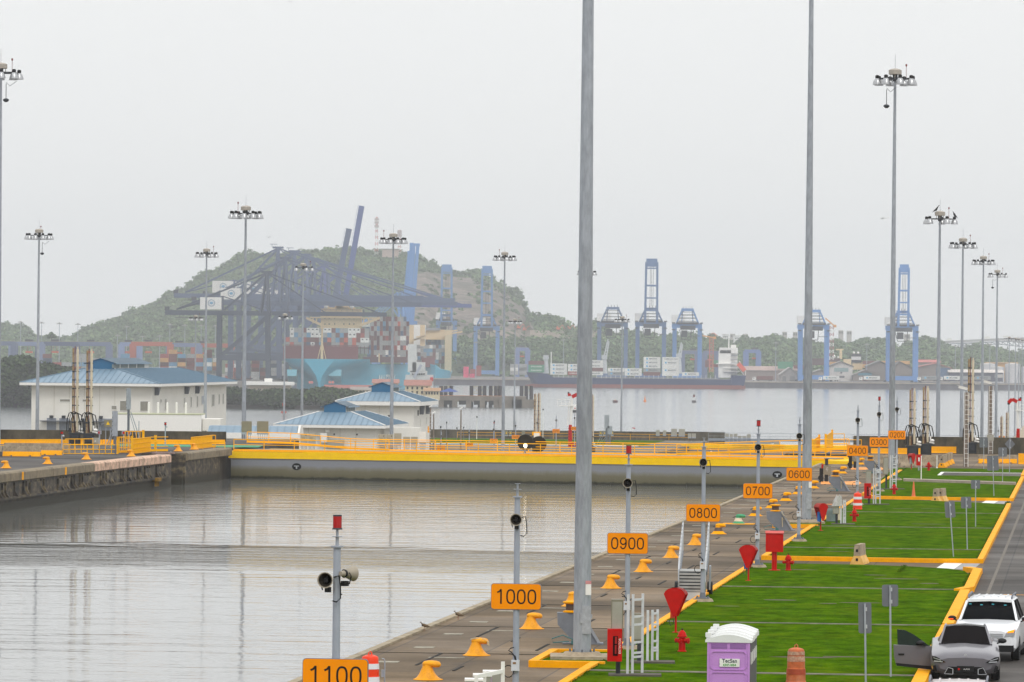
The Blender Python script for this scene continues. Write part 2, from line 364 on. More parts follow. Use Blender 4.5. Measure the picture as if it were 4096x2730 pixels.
# white marker plates set in the deck near the edge
mb = MB()
for k in range(40):
    s = 128 + k*7.6; mb.box((TE+1.45+random.uniform(-.1, .1), s, 0.006), (0.62, 0.75, 0.012))
    if k % 2: mb.box((TE+2.8, s+2.5, 0.005), (1.1, 0.35, 0.010))
struct('deck_marking', mb, M('marker_plate', '958f7e', 0.7, var=0.35, scale=3, dirt=0.7), (0, 0, 0), RZ)
mb = MB()   # dark expansion joint lengths by the bollards
for k in range(30):
    s = 122 + k*15.2
    for t, o, ln in ((-19.6, 0, 6.0), (-16.9, 7.0, 3.6), (-18.2, 11, 2.2)):
        mb.box((t+0.03, s+o, 0.008), (0.09, ln, 0.016))
    mb.box((-18.2, s+3.1, 0.007), (7.0, 0.08, 0.014))
struct('deck_joint', mb, M('joint_tar', '24211d', 0.9), (0, 0, 0), RZ)
# road to the right of the lawn and gutter
mb = MB(); mb.quad((-4.35, 60, 0.004), (-0.2+8, 60, 0.004), (-0.2+8, 425, 0.004), (-4.35, 425, 0.004))
struct('road', mb, ROADM, (0, 0, 0), RZ)
mb = MB(); mb.quad((-3.75, 60, 0.008), (-3.62, 60, 0.008), (-3.62, 425, 0.008), (-3.75, 425, 0.008))
struct('road_seam', mb, M('seam', '6d675e', 0.85, var=0.3, scale=3), (0, 0, 0), RZ)
TG0, TG1 = -14.15, -4.65
def poly_lawn(name, poly, z=0.13):
    mb = MB(); mb.prism(poly, 0.0, z); return struct(name, mb, LAWN, (0, 0, 0), RZ)
def kerb(pts, wd=0.26, h=0.2, mat=YEL):
    if min(p[0] for p in pts) > -6: wd, h = .38, .22
    mb = MB()
    for (t0, s0), (t1, s1) in zip(pts[:-1], pts[1:]):
        d = Vector((t1-t0, s1-s0)); L = d.length; d /= L; nx = Vector((-d.y, d.x))*wd/2
        k = max(1, int(L/3.0))
        for i in range(k):
            a = Vector((t0, s0)) + d*(L*i/k + (0.012 if i else -wd*0.3)); b = Vector((t0, s0)) + d*(L*(i+1)/k + (wd*0.3 if i == k-1 else 0))
            j = random.uniform(-.006, .006)
            mb.prism([tuple(a-nx), tuple(b-nx), tuple(b+nx), tuple(a+nx)][::1], 0.0, h+j)
    return struct('kerb', mb, mat, (0, 0, 0), RZ)
lots = [
 [(TG0, 60), (TG1, 60), (TG1, 200.2), (TG1+0.05, 212), (TG1-0.35, 217.5), (TG1-1.1, 219.6), (TG1-2.8, 221.2), (TG0+5, 222.2), (TG0, 222.6)],
 [(TG0, 229.2), (TG1-1.2, 228.6), (TG1, 228.9), (TG1, 313.6), (TG1-1.1, 316), (TG0+4, 320.5), (TG0, 321.2)],
 [(TG0, 333.5), (TG0+3, 326.2), (TG1, 325.4), (TG1, 383.5), (TG1, 386.5), (TG1-6.3, 386.0), (TG1-6.3, 396.0), (TG1-0.3, 396.3), (TG1, 410), (TG0-1, 410)],
]
for p in lots: poly_lawn('lawn', p)
for a in ((152.2, -15.75, 2.1), (273.5, -15.95, 2.2)):     # islands around the floodlight masts
    s, t, k = a
    poly_lawn('lawn', [(t-0.3, s-2.6), (TG0+0.1, s-2.6), (TG0+0.1, s+3.2), (t+0.0, s+3.2)], 0.14)
    kerb([(TG0+0.1, s-2.7), (t-0.35, s-2.7), (t-0.35, s+3.2), (TG0, s+3.2)])
kerb([(TG0-0.1, 60), (TG0-0.1, 149.4)]); kerb([(TG0-0.1, 155.5), (TG0-0.1, 222.8)])
kerb([(TG0-0.1, 229.0), (TG0-0.1, 270.7)]); kerb([(TG0-0.1, 276.8), (TG0-0.1, 321.4)])
kerb([(TG0-0.1, 333.6), (TG0-0.1, 400)])
kerb([(TG1+0.12, 60), (TG1+0.12, 172.5)]); kerb([(TG1+0.12, 173.5), (TG1+0.12, 198.4)]); kerb([(TG1-0.12, 199.2), (TG1+0.22, 201.0), (TG1+0.2, 217.8), (TG1-0.25, 219.4)])
kerb([(TG0-0.1, 229.0), (TG0+0.5, 228.8), (TG1-1.2, 228.3), (TG1+0.1, 228.6), (TG1+0.12, 313.8)])
kerb([(TG0+0.3, 334), (TG0-0.1, 333), (TG0+0.9, 326.4), (TG0+3.2, 325.9), (TG1+0.1, 325.2), (TG1+0.12, 383.3)])
kerb([(TG1+0.12, 387.3), (TG1+0.12, 397), (TG1+0.12, 410)])
kerb([(TG1-6.2, 386.2), (TG1-6.2, 395.8), (TG1-0.2, 396.1)], mat=WHITE, h=0.16)
mb = MB(); mb.quad((TG1-6.1, 386.3, 0.135), (TG1+0.2, 386.6, 0.135), (TG1+0.2, 395.5, 0.135), (TG1-6.1, 395.5, 0.135))
struct('walkway', mb, ROADM, (0, 0, 0), RZ)
# concrete channels crossing the lawn, bare patches, white paint at lane mouths
CH = M('lawn_channel', '7a7268', 0.9, var=0.35, scale=2.5, dirt=0.7, dirtc='3c4a22')
mb = MB()
for s in (146.3, 173.4, 199.9, 240.6, 270.6, 295.5): mb.box(((TG0+TG1)/2, s, 0.137), (TG1-TG0-0.1, 0.42 if s == 146.3 else 0.34, 0.03))
struct('path', mb, CH, (0, 0, 0), RZ)
mb = MB(); mb.prism([(TG0+1.3, 366.8), (TG1-0.1, 360.6), (TG1-0.1, 362.3), (TG0+1.2, 369)], 0.13, 0.3)
struct('walkway', mb, M('walk_concrete', 'a5968a', 0.85, var=0.15, dirt=0.3), (0, 0, 0), RZ)
mb = MB()
for (s, t, ln, wd) in ((189.6, -11.2, 1.3, .7), (187.6, -9.3, 0.7, .5), (188.4, -8.2, 1.7, .6), (154.3, -8.4, 1.9, .7), (154.9, -7.2, 1.4, .6), (208.9, -7.6, 2.2, .6), (236.6, -11.4, 1.2, .5), (302.5, -10.6, 1.3, .8), (276, -8.3, 2.0, .7), (184.5, -12.8, .9, .4), (205, -6.1, .8, .7), (303, -9.0, 1.4, .5), (244.4, -11.2, 1.7, .6), (216.2, -11.9, 1.5, .5), (212, -8.6, 1.0, .5)):
    pts = [(t+ln/2*math.cos(q)*random.uniform(.8, 1.1), s+wd/2*math.sin(q)*random.uniform(.7, 1.2)) for q in [i*math.pi/5 for i in range(10)]]
    mb.prism(pts, 0.12, 0.136)
struct('ground', mb, M('bare_soil', '564a3c', 0.95, var=0.3, scale=6), (0, 0, 0), RZ)
for s in (225.5, 323.3):
    mb = MB(); mb.prism([(TG1-1.7, s-3.0), (TG1-0.9, s-3.5), (TG1-0.7, s+2.6), (TG1-1.5, s+2.6)], 0.0, 0.012)
    struct('road_marking', mb, WHITE, (0, 0, 0), RZ)
    mb = MB(); mb.prism([(TG1-0.88, s-3.6), (TG1-0.1, s-4.3), (TG1+0.1, s+2.6), (TG1-0.68, s+2.6)], 0.0, 0.012)
    struct('road_marking', mb, M('worn_white', 'a0a0a0', 0.8, var=0.25, dirt=0.5), (0, 0, 0), RZ)
mb = MB(); mb.box((-2.6, 199, 0.012), (0.9, 0.12, 0.008)); struct('road_marking', mb, YEL, (0, 0, 0), RZ)
# grass blades
def blades(n, name, s0, s1, hmin, hmax):
    t = rng.uniform(TG0, TG1, n); s = s0 + (s1-s0)*rng.random(n)**1.4
    ne = n; side = rng.random(ne) < 0.5
    t[:ne] = np.where(side, TG0+rng.normal(0, .05, ne), TG1+rng.normal(-0.02, .06, ne))
    bad = ((s > 222) & (s < 229.5)) | ((s > 320) & (s < 334)) | ((s > 385) & (s < 396.5) & (t > -11))
    s[bad] = rng.uniform(s0, 219, bad.sum())
    for c in (146.3, 173.4, 199.9, 240.6, 270.6): 
        q = abs(s-c) < 0.2; s[q] += 0.5
    edge = (t > TG1-1.5) & (s > 215) & (s < 223); t[edge] -= 3
    a = rng.uniform(0, math.pi, n); hh = rng.uniform(hmin, hmax, n); wd = hh*rng.uniform(0.35, .8, n)
    vv = np.zeros((n, 3, 3)); cx, sx = np.cos(a)*wd, np.sin(a)*wd
    vv[:, 0] = np.stack([t-cx, s-sx, np.full(n, .11)], 1); vv[:, 1] = np.stack([t+cx, s+sx, np.full(n, .11)], 1)
    vv[:, 2] = np.stack([t+rng.normal(0, .03, n), s+rng.normal(0, .03, n), .13+hh], 1)
    me = bpy.data.meshes.new(name); me.vertices.add(3*n); me.loops.add(3*n); me.polygons.add(n)
    me.vertices.foreach_set('co', vv.ravel()); me.loops.foreach_set('vertex_index', np.arange(3*n, dtype=np.int32))
    me.polygons.foreach_set('loop_start', np.arange(0, 3*n, 3, dtype=np.int32)); me.update(); me.materials.append(LAWN)
    o = bpy.data.objects.new(name, me); COL.objects.link(o); o.rotation_euler.z = RZ
    tag(o, 'short mown green grass covering the lots between the yellow kerbs', 'grass', kind='stuff')
blades(24000, 'grass', 118, 408, 0.015, 0.06)
# ================================================================ LEFT QUAY AND GATE
ZL = 0.5
mb = MB()
for t0, t1, s0, s1 in ((-200, TL, -45, 406.0), (-200, TL-3.2, 406.0, 412.5), (-200, TL, 412.5, 433), (-200, TL-0.01, 433, 476)):
    mb.box(((t0+t1)/2, (s0+s1)/2, ZL-6.25), (t1-t0, s1-s0, 12.5))
struct('quay_deck', mb, DARKD, (0, 0, 0), RZ)
def face_mat(name):
    m, n, l, b = nodes_mat(name); b.inputs['Roughness'].default_value = 0.7
    t = n.new('ShaderNodeTexCoord'); sp = n.new('ShaderNodeSeparateXYZ'); l.new(t.outputs['Object'], sp.inputs[0])
    def noise(s, st, d=8, rg=.65):
        mp = n.new('ShaderNodeMapping'); mp.inputs['Scale'].default_value = st; l.new(t.outputs['Object'], mp.inputs[0])
        z = n.new('ShaderNodeTexNoise'); z.inputs['Scale'].default_value = s; z.inputs['Detail'].default_value = d; z.inputs['Roughness'].default_value = rg
        l.new(mp.outputs[0], z.inputs['Vector']); return z.outputs[0]
    a = noise(0.9, (1, 1, 2.2)); c = n.new('ShaderNodeValToRGB'); l.new(a, c.inputs[0]); e = c.color_ramp.elements
    e[0].position = .36; e[0].color = (*lin('1a1713'), 1); e[1].position = .7; e[1].color = (*lin('94835f'), 1)
    k = e.new(.5); k.color = (*lin('473d2f'), 1)
    d = noise(1.6, (1, 1, 0.18)); r = n.new('ShaderNodeMapRange'); r.inputs[1].default_value = .42; r.inputs[2].default_value = .6; r.inputs[3].default_value = 1; r.inputs[4].default_value = .45; l.new(d, r.inputs[0])
    mu = n.new('ShaderNodeMixRGB'); mu.blend_type = 'MULTIPLY'; mu.inputs[0].default_value = 1; l.new(c.outputs[0], mu.inputs[1]); l.new(r.outputs[0], mu.inputs[2])
    # wet, weed covered foot of the wall
    ma = n.new('ShaderNodeMath'); ma.operation = 'MULTIPLY_ADD'; l.new(a, ma.inputs[0]); ma.inputs[1].default_value = -1.2; l.new(sp.outputs['Z'], ma.inputs[2])
    r2 = n.new('ShaderNodeMapRange'); r2.inputs[1].default_value = -2.25; r2.inputs[2].default_value = -1.75; r2.inputs[3].default_value = 1; r2.inputs[4].default_value = 0; l.new(ma.outputs[0], r2.inputs[0])
    m2 = n.new('ShaderNodeMixRGB'); l.new(r2.outputs[0], m2.inputs[0]); l.new(mu.outputs[0], m2.inputs[1]); m2.inputs[2].default_value = (*lin('25220f'), 1)
    l.new(m2.outputs[0], b.inputs['Base Color']); return m
FACE = face_mat('quay_wall_face')
mb = MB()
mb.box((TL+0.2, 180, -3.1), (0.42, 452, 6.3)); mb.box((TL+0.2, 419.3+1.5, -2.9), (0.42, 16.8, 6.7)); mb.box((TL-1.5, 412.3, -2.9), (3.4, 0.4, 6.7)); mb.box((TL-1.4, 406.2, -2.9), (3.2, .4, 6.7))
mb.box((TL-4.0, 409.4, -2.9), (1.6, 6.6, 6.7))
for s in np.arange(300, 405, 1.0):      # buttressed ledge under the coping
    if random.random() < .62: mb.prismy([(TL+.4, -.15), (TL+.52, -.15), (TL+.52, -.75), (TL+.75, -1.1), (TL+.4, -1.1)], s, s+random.uniform(.1, .35))
mb.box((TL+.52, 350, -1.18), (.3, 108, .16))
for s in (352, 362, 371, 379.5, 388, 396, 401): mb.box((TL+.45, s, -.7), (.16, random.uniform(2.0, 4.2), .85))
struct('quay_wall_face', mb, FACE, (0, 0, 0), RZ)
COPG = M('coping_grey', '857862', .8, var=.2, scale=2, dirt=.6, dirtc='4f4638'); COPP = M('coping_pink', 'd8b49a', .8, var=.12, scale=2.5, dirt=.75, dirtc='4a4034')
def coping(name, s0, s1, mat, cut=False):
    mb = MB(); mb.prismy([(TL-.5, ZL+.1), (TL+.5, ZL+.1), (TL+.62, ZL), (TL+.62, ZL-.52), (TL+.38, ZL-.6), (TL-.5, ZL-.6)], s0, s1)
    return struct('quay_coping', mb, mat, (0, 0, 0), RZ)
for i in range(9): coping('c', 373-15.3*(i+1), 373-15.3*i-.08, COPG)
coping('c', 373, 404.8, COPP); coping('c', 412.6, 434.2, COPG)
mb = MB()
for s in (362.0, 347.0): mb.box((TL+.63, s, ZL-.25), (.03, .5, .55))
struct('quay_marking', mb, YEL, (0, 0, 0), RZ)
lad = thing('ladder', 'steel rung ladder in the dark slot of the left quay wall', 'ladder', LW(412.0, TL-1.3), RZ)
mb = MB()
for x in (-.6, .6): mb.box((x, -.12, -.6), (.05, .05, 2.6))
mb.build('rail', GALV, lad)
for k in range(8): m2 = MB(); m2.cyl((-.6, -.12, .45-k*.33), (.6, -.12, .45-k*.33), .035, n=6); m2.build('rung', ALU, lad)
m2 = MB(); m2.prism([(-.9, -.6), (.9, -.5), (.9, .2), (-.9, .2)], .5, .62); m2.build('bent_plate', M('rusty_plate', '9b8078', .7, var=.3, dirt=.5), lad)
fb = MB(); fb.box((0, 0, 0), (.5, 1.3, .28)); fb.box((0, .4, -.3), (.2, .14, .5)); fb.box((0, -.4, -.3), (.2, .14, .5))
tag(fb.build('fender_block', M('mossy_block', '8a6a2c', .9, var=.4), None, LW(398, TL+.7, -1.25), RZ), 'mossy yellow brown block low on the left quay wall near its end', 'fender')
# ---- rolling gate
gate = thing('lock_gate', 'nearer yellow topped grey rolling lock gate across the chamber', 'lock gate', LW(435.0, TL+.4), RZ)
GL, GD = 52.6, 11.0
grot = -math.atan2(9.0, 52.0)
gate.rotation_euler.z = RZ + grot
def gate_mat(name):
    m, n, l, b = nodes_mat(name); b.inputs['Roughness'].default_value = 0.55
    t = n.new('ShaderNodeTexCoord'); sp = n.new('ShaderNodeSeparateXYZ'); l.new(t.outputs['Object'], sp.inputs[0])
    mp = n.new('ShaderNodeMapping'); mp.inputs['Scale'].default_value = (1, 1, .35); l.new(t.outputs['Object'], mp.inputs[0])
    z = n.new('ShaderNodeTexNoise'); z.inputs['Scale'].default_value = .9; z.inputs['Detail'].default_value = 8; z.inputs['Roughness'].default_value = .7; l.new(mp.outputs[0], z.inputs['Vector'])
    ma = n.new('ShaderNodeMath'); ma.operation = 'MULTIPLY_ADD'; l.new(z.outputs[0], ma.inputs[0]); ma.inputs[1].default_value = .5; l.new(sp.outputs['Z'], ma.inputs[2])
    r = n.new('ShaderNodeMapRange'); r.inputs[1].default_value = -1.95; r.inputs[2].default_value = .2; l.new(ma.outputs[0], r.inputs[0])
    c = n.new('ShaderNodeValToRGB'); l.new(r.outputs[0], c.inputs[0]); e = c.color_ramp.elements
    e[0].position = .0; e[0].color = (*lin('1f1e12'), 1); e[1].position = 1; e[1].color = (*lin('828489'), 1)
    for p, q in ((.14, '2c2b18'), (.2, '5c573d'), (.42, '6b6650'), (.52, '78766c'), (.62, '818388')): k = e.new(p); k.color = (*lin(q), 1)
    l.new(c.outputs[0], b.inputs['Base Color']); return m
GM = gate_mat('gate_steel')
mb = MB(); mb.box((GL/2, GD/2, -2.3), (GL, GD, 4.0))
for i in range(24): mb.box((1+i*2.2, -.05, -2.15), (.12, .1, .5))
for x in (17.2, 35.5): mb.box((x, -.012, -.9), (.05, .03, 1.2))
mb.build('skin_plate', GM, gate)
mb = MB(); mb.box((GL/2+1.0, GD/2-.04, -.02), (GL+2.4, GD+.1, .57)); mb.box((GL/2, GD/2, .31), (GL, GD-.3, .05)); mb.box((8.2, -.02, .28), (3.2, .12, .1)); mb.build('top_beam', YEL2, gate)
for x in (6.0, 48.5):
    mb = MB(); pts = [(x+.42*math.cos(a), -.95+.3*math.sin(a)) for a in [i*math.pi/6 for i in range(12)]]; mb.prismy(pts, -.03, .02)
    o = mb.build('towing_recess', BLACK, gate); mb = MB(); mb.box((x, -.05, -.9), (.45, .04, .07)); mb.box((x, -.05, -1.02), (.12, .04, .25)); mb.build('bar', ALU, o)
mb = MB(); mb.box((GL/2, GD/2, .36), (GL, 3.4, .06)); mb.build('walkway', GREYD, gate)
def railing(label, pts, h=1.02, rails=(1.0, .55, .12), gap=2.7, mat=None, toe=0.0, loc=(0, 0, 0), rz=0.0, r=.035, parent=None, name='railing', cat='railing', maxpost=40, group=None):
    mat = mat or YELR
    root = parent or thing(name, label, cat, loc, rz, group)
    holder = root
    mr = MB(); posts = []
    for a, b in zip(pts[:-1], pts[1:]):
        a, b = Vector(a), Vector(b); L = (b-a).length; n = max(1, round(L/gap))
        for q in rails: mr.cyl(a+Vector((0, 0, h*q)), b+Vector((0, 0, h*q)), r if q > .9 else r*.8, n=6)
        if toe: mr.beam(a+Vector((0, 0, toe/2+.02)), b+Vector((0, 0, toe/2+.02)), .02, toe)
        for i in range(n+1):
            p = a.lerp(b, i/n)
            if not posts or (p-posts[-1]).length > .05: posts.append(p)
    ro = mr.build('rails', mat, holder)
    for p in posts[:maxpost]:
        m = MB(); m.beam(p, p+Vector((0, 0, h)), .055); m.build('post', mat, ro if parent else holder)
    return root
railing('', [(0.2, .15, .3), (GL, .15, .3)], parent=gate, toe=.16)
railing('', [(9.5, GD-.3, .3), (GL-.5, GD-.3, .3)], parent=gate, toe=.1, h=1.0, gap=2.9)
# ramp sides of the walkway at the left end of the gate
railing('yellow handrail sloping down to the walkway at the left end of the gate', [(0, 4.2, .95), (4, 4.2, .9), (9.5, 4.2, .5), (13, 4.2, .42)], h=.95, gap=2.6, toe=.18, loc=gate.location, rz=gate.rotation_euler.z)
railing('yellow handrail rising from the walkway at the right end of the gate', [(GL-14, 4.6, .42), (GL-5, 4.6, .85), (GL+1, 4.6, 1.1)], h=.95, gap=2.4, toe=.2, loc=gate.location, rz=gate.rotation_euler.z)
GW = lambda x, y, z=0: gate.location + Matrix.Rotation(gate.rotation_euler.z, 3, 'Z') @ Vector((x, y, z))
# barriers of jersey profile
def jersey(name, label, loc, rz, L=3.0, h=.82, top=CONC, low=YEL, group=None, lowh=.38, cat='concrete barrier'):
    r = thing(name, label, cat, loc, rz, group)
    pr = lambda z: .31 if z < .05 else (.29 if z < .09 else .29-(z-.08)/.3*.14 if z < .38 else .15-(z-.38)*.08)
    def part(z0, z1, e=0.0):
        zs = sorted({z0, z1} | {q for q in (.08, .38) if z0 < q < z1})
        return [(-pr(z)-e, z) for z in zs] + [(pr(z)+e, z) for z in reversed(zs)]
    mb = MB(); mb.prismx([(y, z) for y, z in part(lowh, h)][::-1], -L/2, L/2); mb.build('upper', top, r)
    mb = MB()
    for a, b in ((-L/2, -L/4-.16), (-L/4+.0, L/4-.16), (L/4, L/2)): mb.prismx(part(0, .09)[::-1], a, b)
    mb.prismx(part(.09, lowh)[::-1], -L/2, L/2); mb.build('painted_foot', low, r)
    for s in (-1, 1):
        for q in (.7, .25): mb = MB(); mb.box((s*(L/2+.005), 0, h*q), (.03, .1, .12)); mb.build('link_slot', BLACK, r)
    return r
jg = 'concrete barriers in a line'
def px_at(x, y, z): return GP(x, y, z)
p = GP(88, 1826, ZL); jersey('jersey_barrier', 'grey concrete barrier with orange foot, leftmost on the left quay deck', p, grot*.2, 3.0)
p = GP(206, 1821, ZL); jersey('jersey_barrier', 'short orange footed barrier left of the red topped grey post', p, 0, 1.72, h=.62)
p = GP(-40, 1826, ZL); jersey('jersey_barrier', 'dark barrier cut by the left picture edge beside a bollard', p, 0, 1.9, low=DARKS)
mb = MB(); mb.box((0, 0, .42), (5.4, .35, .84)); tag(mb.build('concrete_wall', CONC, None, GP(150, 1815, ZL), 0), 'low grey concrete wall behind the two orange footed barriers', 'low wall')
def wedge_barrier(label, x0, x1, y, group=None):
    p = GP((x0+x1)/2, y, ZL); W = (x1-x0)/F*p.y
    mb = MB(); mb.prismx([(-.3, 0), (.3, 0), (.22, .12), (.12, .40), (-.12, .40), (-.22, .12)], -W/2, W/2)
    tag(mb.build('orange_barrier', YEL, None, p, 0.0), label, 'barrier', group)
for x0, x1, nm in ((-200, -8, 'orange barrier block at the far left edge, first of the row under the dark wall'), (-4, 76, 'short orange barrier block at the left edge, in front of the dark wall'), (78, 274, 'long orange barrier block behind the yellow rail at left'), (313, 332, 'small orange block between the two beige pipe masts'), (372, 410, 'orange block half hidden behind the yellow caged stair'), (412, 470, 'orange block seen through the bars of the caged stair'), (600, 768, 'long orange barrier block right of the grey lamp post'), (770, 900, 'orange barrier block behind the ramp handrail by the gate')):
    wedge_barrier(nm, x0, x1, 1777)
MOSS = M('mossy_concrete', '5a5345', .9, var=.35, scale=1.2, dirt=.8, dirtc='2c2a24', stretch=(1, 1, .5))
p0, p1 = GP(-900, 1760, ZL), GP(860, 1765, ZL); Ym = 474
a = DP(-700, 1740, Ym); b = DP(905, 1748, Ym)
mb = MB(); mb.box(((a.x+b.x)/2, Ym, ZL+.45), (b.x-a.x, .5, .92)); mb.box(((a.x+b.x)/2, Ym, -4), (b.x-a.x, .49, 8)); tag(mb.build('parapet_wall', MOSS), 'long dark mossy concrete wall behind the orange barriers at left', 'wall')
mb = MB(); a = GP(745, 1786, ZL); mb.box((a.x, a.y+2, ZL+.01), (13, 9, .02)); struct('green_deck_paint', mb, M('green_paint', '3f8f66', .7, var=.1, scale=2))
# yellow railings on the left quay
def prail(label, pts, Yd=None, z=ZL, **k):
    ps = [GP(x, y, z) for x, y in pts]; o = ps[0].copy()
    return railing(label, [p-o for p in ps], loc=o, **k)
prail('low yellow railing running from the left edge in front of the orange blocks', [(-60, 1786), (250, 1784)], h=.55, rails=(1.0, .1), gap=1.5)
prail('yellow railing in front of the pipe masts, right of the grey post', [(252, 1817), (470, 1817)], h=.75, rails=(1.0, .5, .05), gap=.55)
prail('yellow railing behind the pipe mast bases', [(262, 1800), (372, 1799)], h=.9, rails=(1.0, .5, .05), gap=.9)
cage = [(469, 1815), (528, 1817), (604, 1808), (673, 1806)]
prail('yellow stepped railing with close bars beside the bollard on the left quay', [(530, 1817), (604, 1808), (672, 1807)], h=1.22, rails=(1.0, .68, .36, .04), gap=.24, toe=.2)
prail('yellow caged stair railing behind the leaning grey post', [(470, 1813), (520, 1812)], h=1.3, rails=(1.0, .66, .33, .04), gap=.3, toe=.2)
prail('far yellow railing of the caged stair', [(500, 1797), (575, 1796)], h=1.5, rails=(1.0, .6, .3), gap=.5)
prail('yellow ramp railing with rounded end at the left gate landing', [(765, 1800), (848, 1790), (862, 1790)], h=1.05, rails=(1.0, .42, .02), gap=.32, toe=.1)
prail('yellow railing from the landing to the top of the gate', [(812, 1797), (900, 1799)], h=.62, rails=(1.0, .5), gap=1.0)
for x, y, hh, wd, lb in ((471, 1816, 1.35, .18, 'thick yellow post, leftmost of the caged stair'), (528, 1818, 1.45, .17, 'thick yellow post in front of the caged stair'), (573, 1798, 1.6, .2, 'tall thick yellow post behind the caged stair'), (622, 1800, 1.2, .2, 'thick yellow post with a bent rail, right of the caged stair')):
    m = MB(); m.box((0, 0, hh/2), (wd, wd, hh)); m.box((0, 0, hh+.02), (wd+.04, wd+.04, .04)); tag(m.build('post', YELR, None, GP(x, y, ZL)), lb, 'post')
# red-topped warning posts
def warn_post(label, loc, h, zcol=RED):
    r = thing('warning_light_post', label, 'light post', loc)
    m = MB(); m.cyl((0, 0, 0), (0, 0, h), .06, .05, 8); m.box((0, 0, .03), (.3, .3, .06)); m.build('pole', GREYP, r)
    m = MB(); m.cyl((0, 0, h), (0, 0, h+.06), .12, n=10); m.cyl((0, 0, h+.22), (0, 0, h+.26), .12, n=10); m.build('lamp_cage', DARKS, r)
    m = MB(); m.cyl((0, 0, h+.06), (0, 0, h+.22), .1, n=10); m.build('red_lamp', RED, r)
    m = MB(); m.sphere((.12, -.05, h-.12), .09); m.build('sensor', ALU, r); return r
warn_post('grey post with red lamp at the left end of the front yellow railing', GP(247, 1819, ZL), 1.62)
warn_post('grey post with red lamp and round sensor in front of the white wall', GP(661, 1783, ZL), 1.8)
# beige pipe masts
def pipe_mast(label, loc, h, group=None, w=.24, rz=0.0):
    r = thing('pipe_mast', label, 'hydraulic mast', loc, rz, group)
    m = MB(); m.cyl((w*.6, 0, 1.2), (w*.6, 0, h-.1), .12, n=10); m.cyl((w*.6, 0, h-.1), (w*.6, 0, h+.12), .06, n=6); m.build('thick_pipe', BEIGE, r)
    m = MB(); m.cyl((-w, 0, 1.0), (-w, 0, h), .08, n=8); m.build('side_rail', M('beige_dirty', 'a58d68', .6, var=.2, scale=5, dirt=.5, dirtc='5d3b22'), r)
    m = MB(); m.cyl((-w*.35, 0, 1.0), (-w*.35, 0, h+.15), .045, n=6); m.build('brown_pipe', M('brown_pipe', '7a4a2e', .7, var=.3), r)
    n = int((h-2)/.75)
    for k in range(n): m = MB(); m.box((0, -.02, 2+k*.75), (w*2.6, .1, .07)); m.box((-w, -.1, 2+k*.75), (.12, .1, .12)); m.build('clamp', DARKS, r)
    for a, b, hh in ((-.75, -.1, 2.9), (-.55, .35, 2.95), (-.4, .62, 2.85)):
        pts = [(a, -.1, 1.2), (a+.02, -.12, 2.2), (a+.2, -.14, hh-.1), ((a+b)/2, -.16, hh), (b-.1, -.14, hh-.2), (b+.05, -.12, 2.0), (b+.12, -.1, 1.2)]
        m = MB(); m.tube(pts, .05); m.build('black_hose', BLACK, r)
    m = MB(); m.box((.0, 0, .5), (.9, .6, .9)); m.box((0, 0, 1.0), (1.25, .7, .12)); m.box((-.45, -.25, .75), (.1, .1, 1.5)); m.box((.45, -.25, .75), (.1, .1, 1.5)); m.box((0, -.36, .55), (.5, .1, .5)); m.build('base_frame', DARKS, r)
    m = MB(); m.ell((.55, -.3, 1.35), (.22, .18, .14)); m.box((.4, -.35, 1.6), (.12, .12, .3)); m.cyl((.3, -.3, 1.2), (.75, -.35, 1.1), .07, n=8); m.build('valve_block', WHITE, r)
    return r
def mast_at(label, x, ytop, ybase, z=ZL, **k):
    p = GP(x, ybase, z); top = DP(x, ytop, p.y); return pipe_mast(label, p, top.z-z, **k)
mast_at('beige twin pipe mast with black hoses, left of the pair on the left quay', 301, 1393, 1780)
mast_at('beige twin pipe mast with black hoses, right of the pair on the left quay', 357, 1403, 1782)
# flat grey plate posts
def plate_post(label, loc, h, w, plate, brace=True, group=None):
    r = thing('plate_post', label, 'steel post', loc, 0, group)
    m = MB(); m.box((0, .05, h*.5), (w*.5, .12, h)); m.build('column', GREYD, r)
    m = MB(); m.box((0, -.05, h-plate/2), (w, .08, plate)); m.build('plate', GALV, r)
    m = MB()
    for k in range(6): m.cyl((w*.0-w*.42, -.12, h-plate+plate*(k+.5)/6), (-w*.42, -.08, h-plate+plate*(k+.5)/6), .035, n=6)
    m.build('bolt', DARKS, r)
    if brace: m = MB(); m.beam((-w*.2, 0, h*.62), (-w*2.0, .3, 0), .07); m.beam((0, .02, h*.62), (-w*1.5, .35, 0), .06); m.build('brace', GALV, r)
    return r
plate_post('broad grey plate post with a leaning brace, left of the caged stair', GP(459, 1817, ZL), 3.5, .46, 2.05)
p = DP(513, 1790, 458); q = plate_post('tall dark grey steel post behind the caged stair with a brace to the right', Vector((p.x, p.y, ZL)), 5.0, .42, 1.9, brace=False)
m = MB(); m.beam((.2, 0, 2.9), (1.0, .1, .6), .08); m.beam((.12, 0, 2.7), (.8, .1, .4), .06); m.box((.95, 0, 1.1), (.08, .08, 1.9)); m.build('brace', GALV, q)
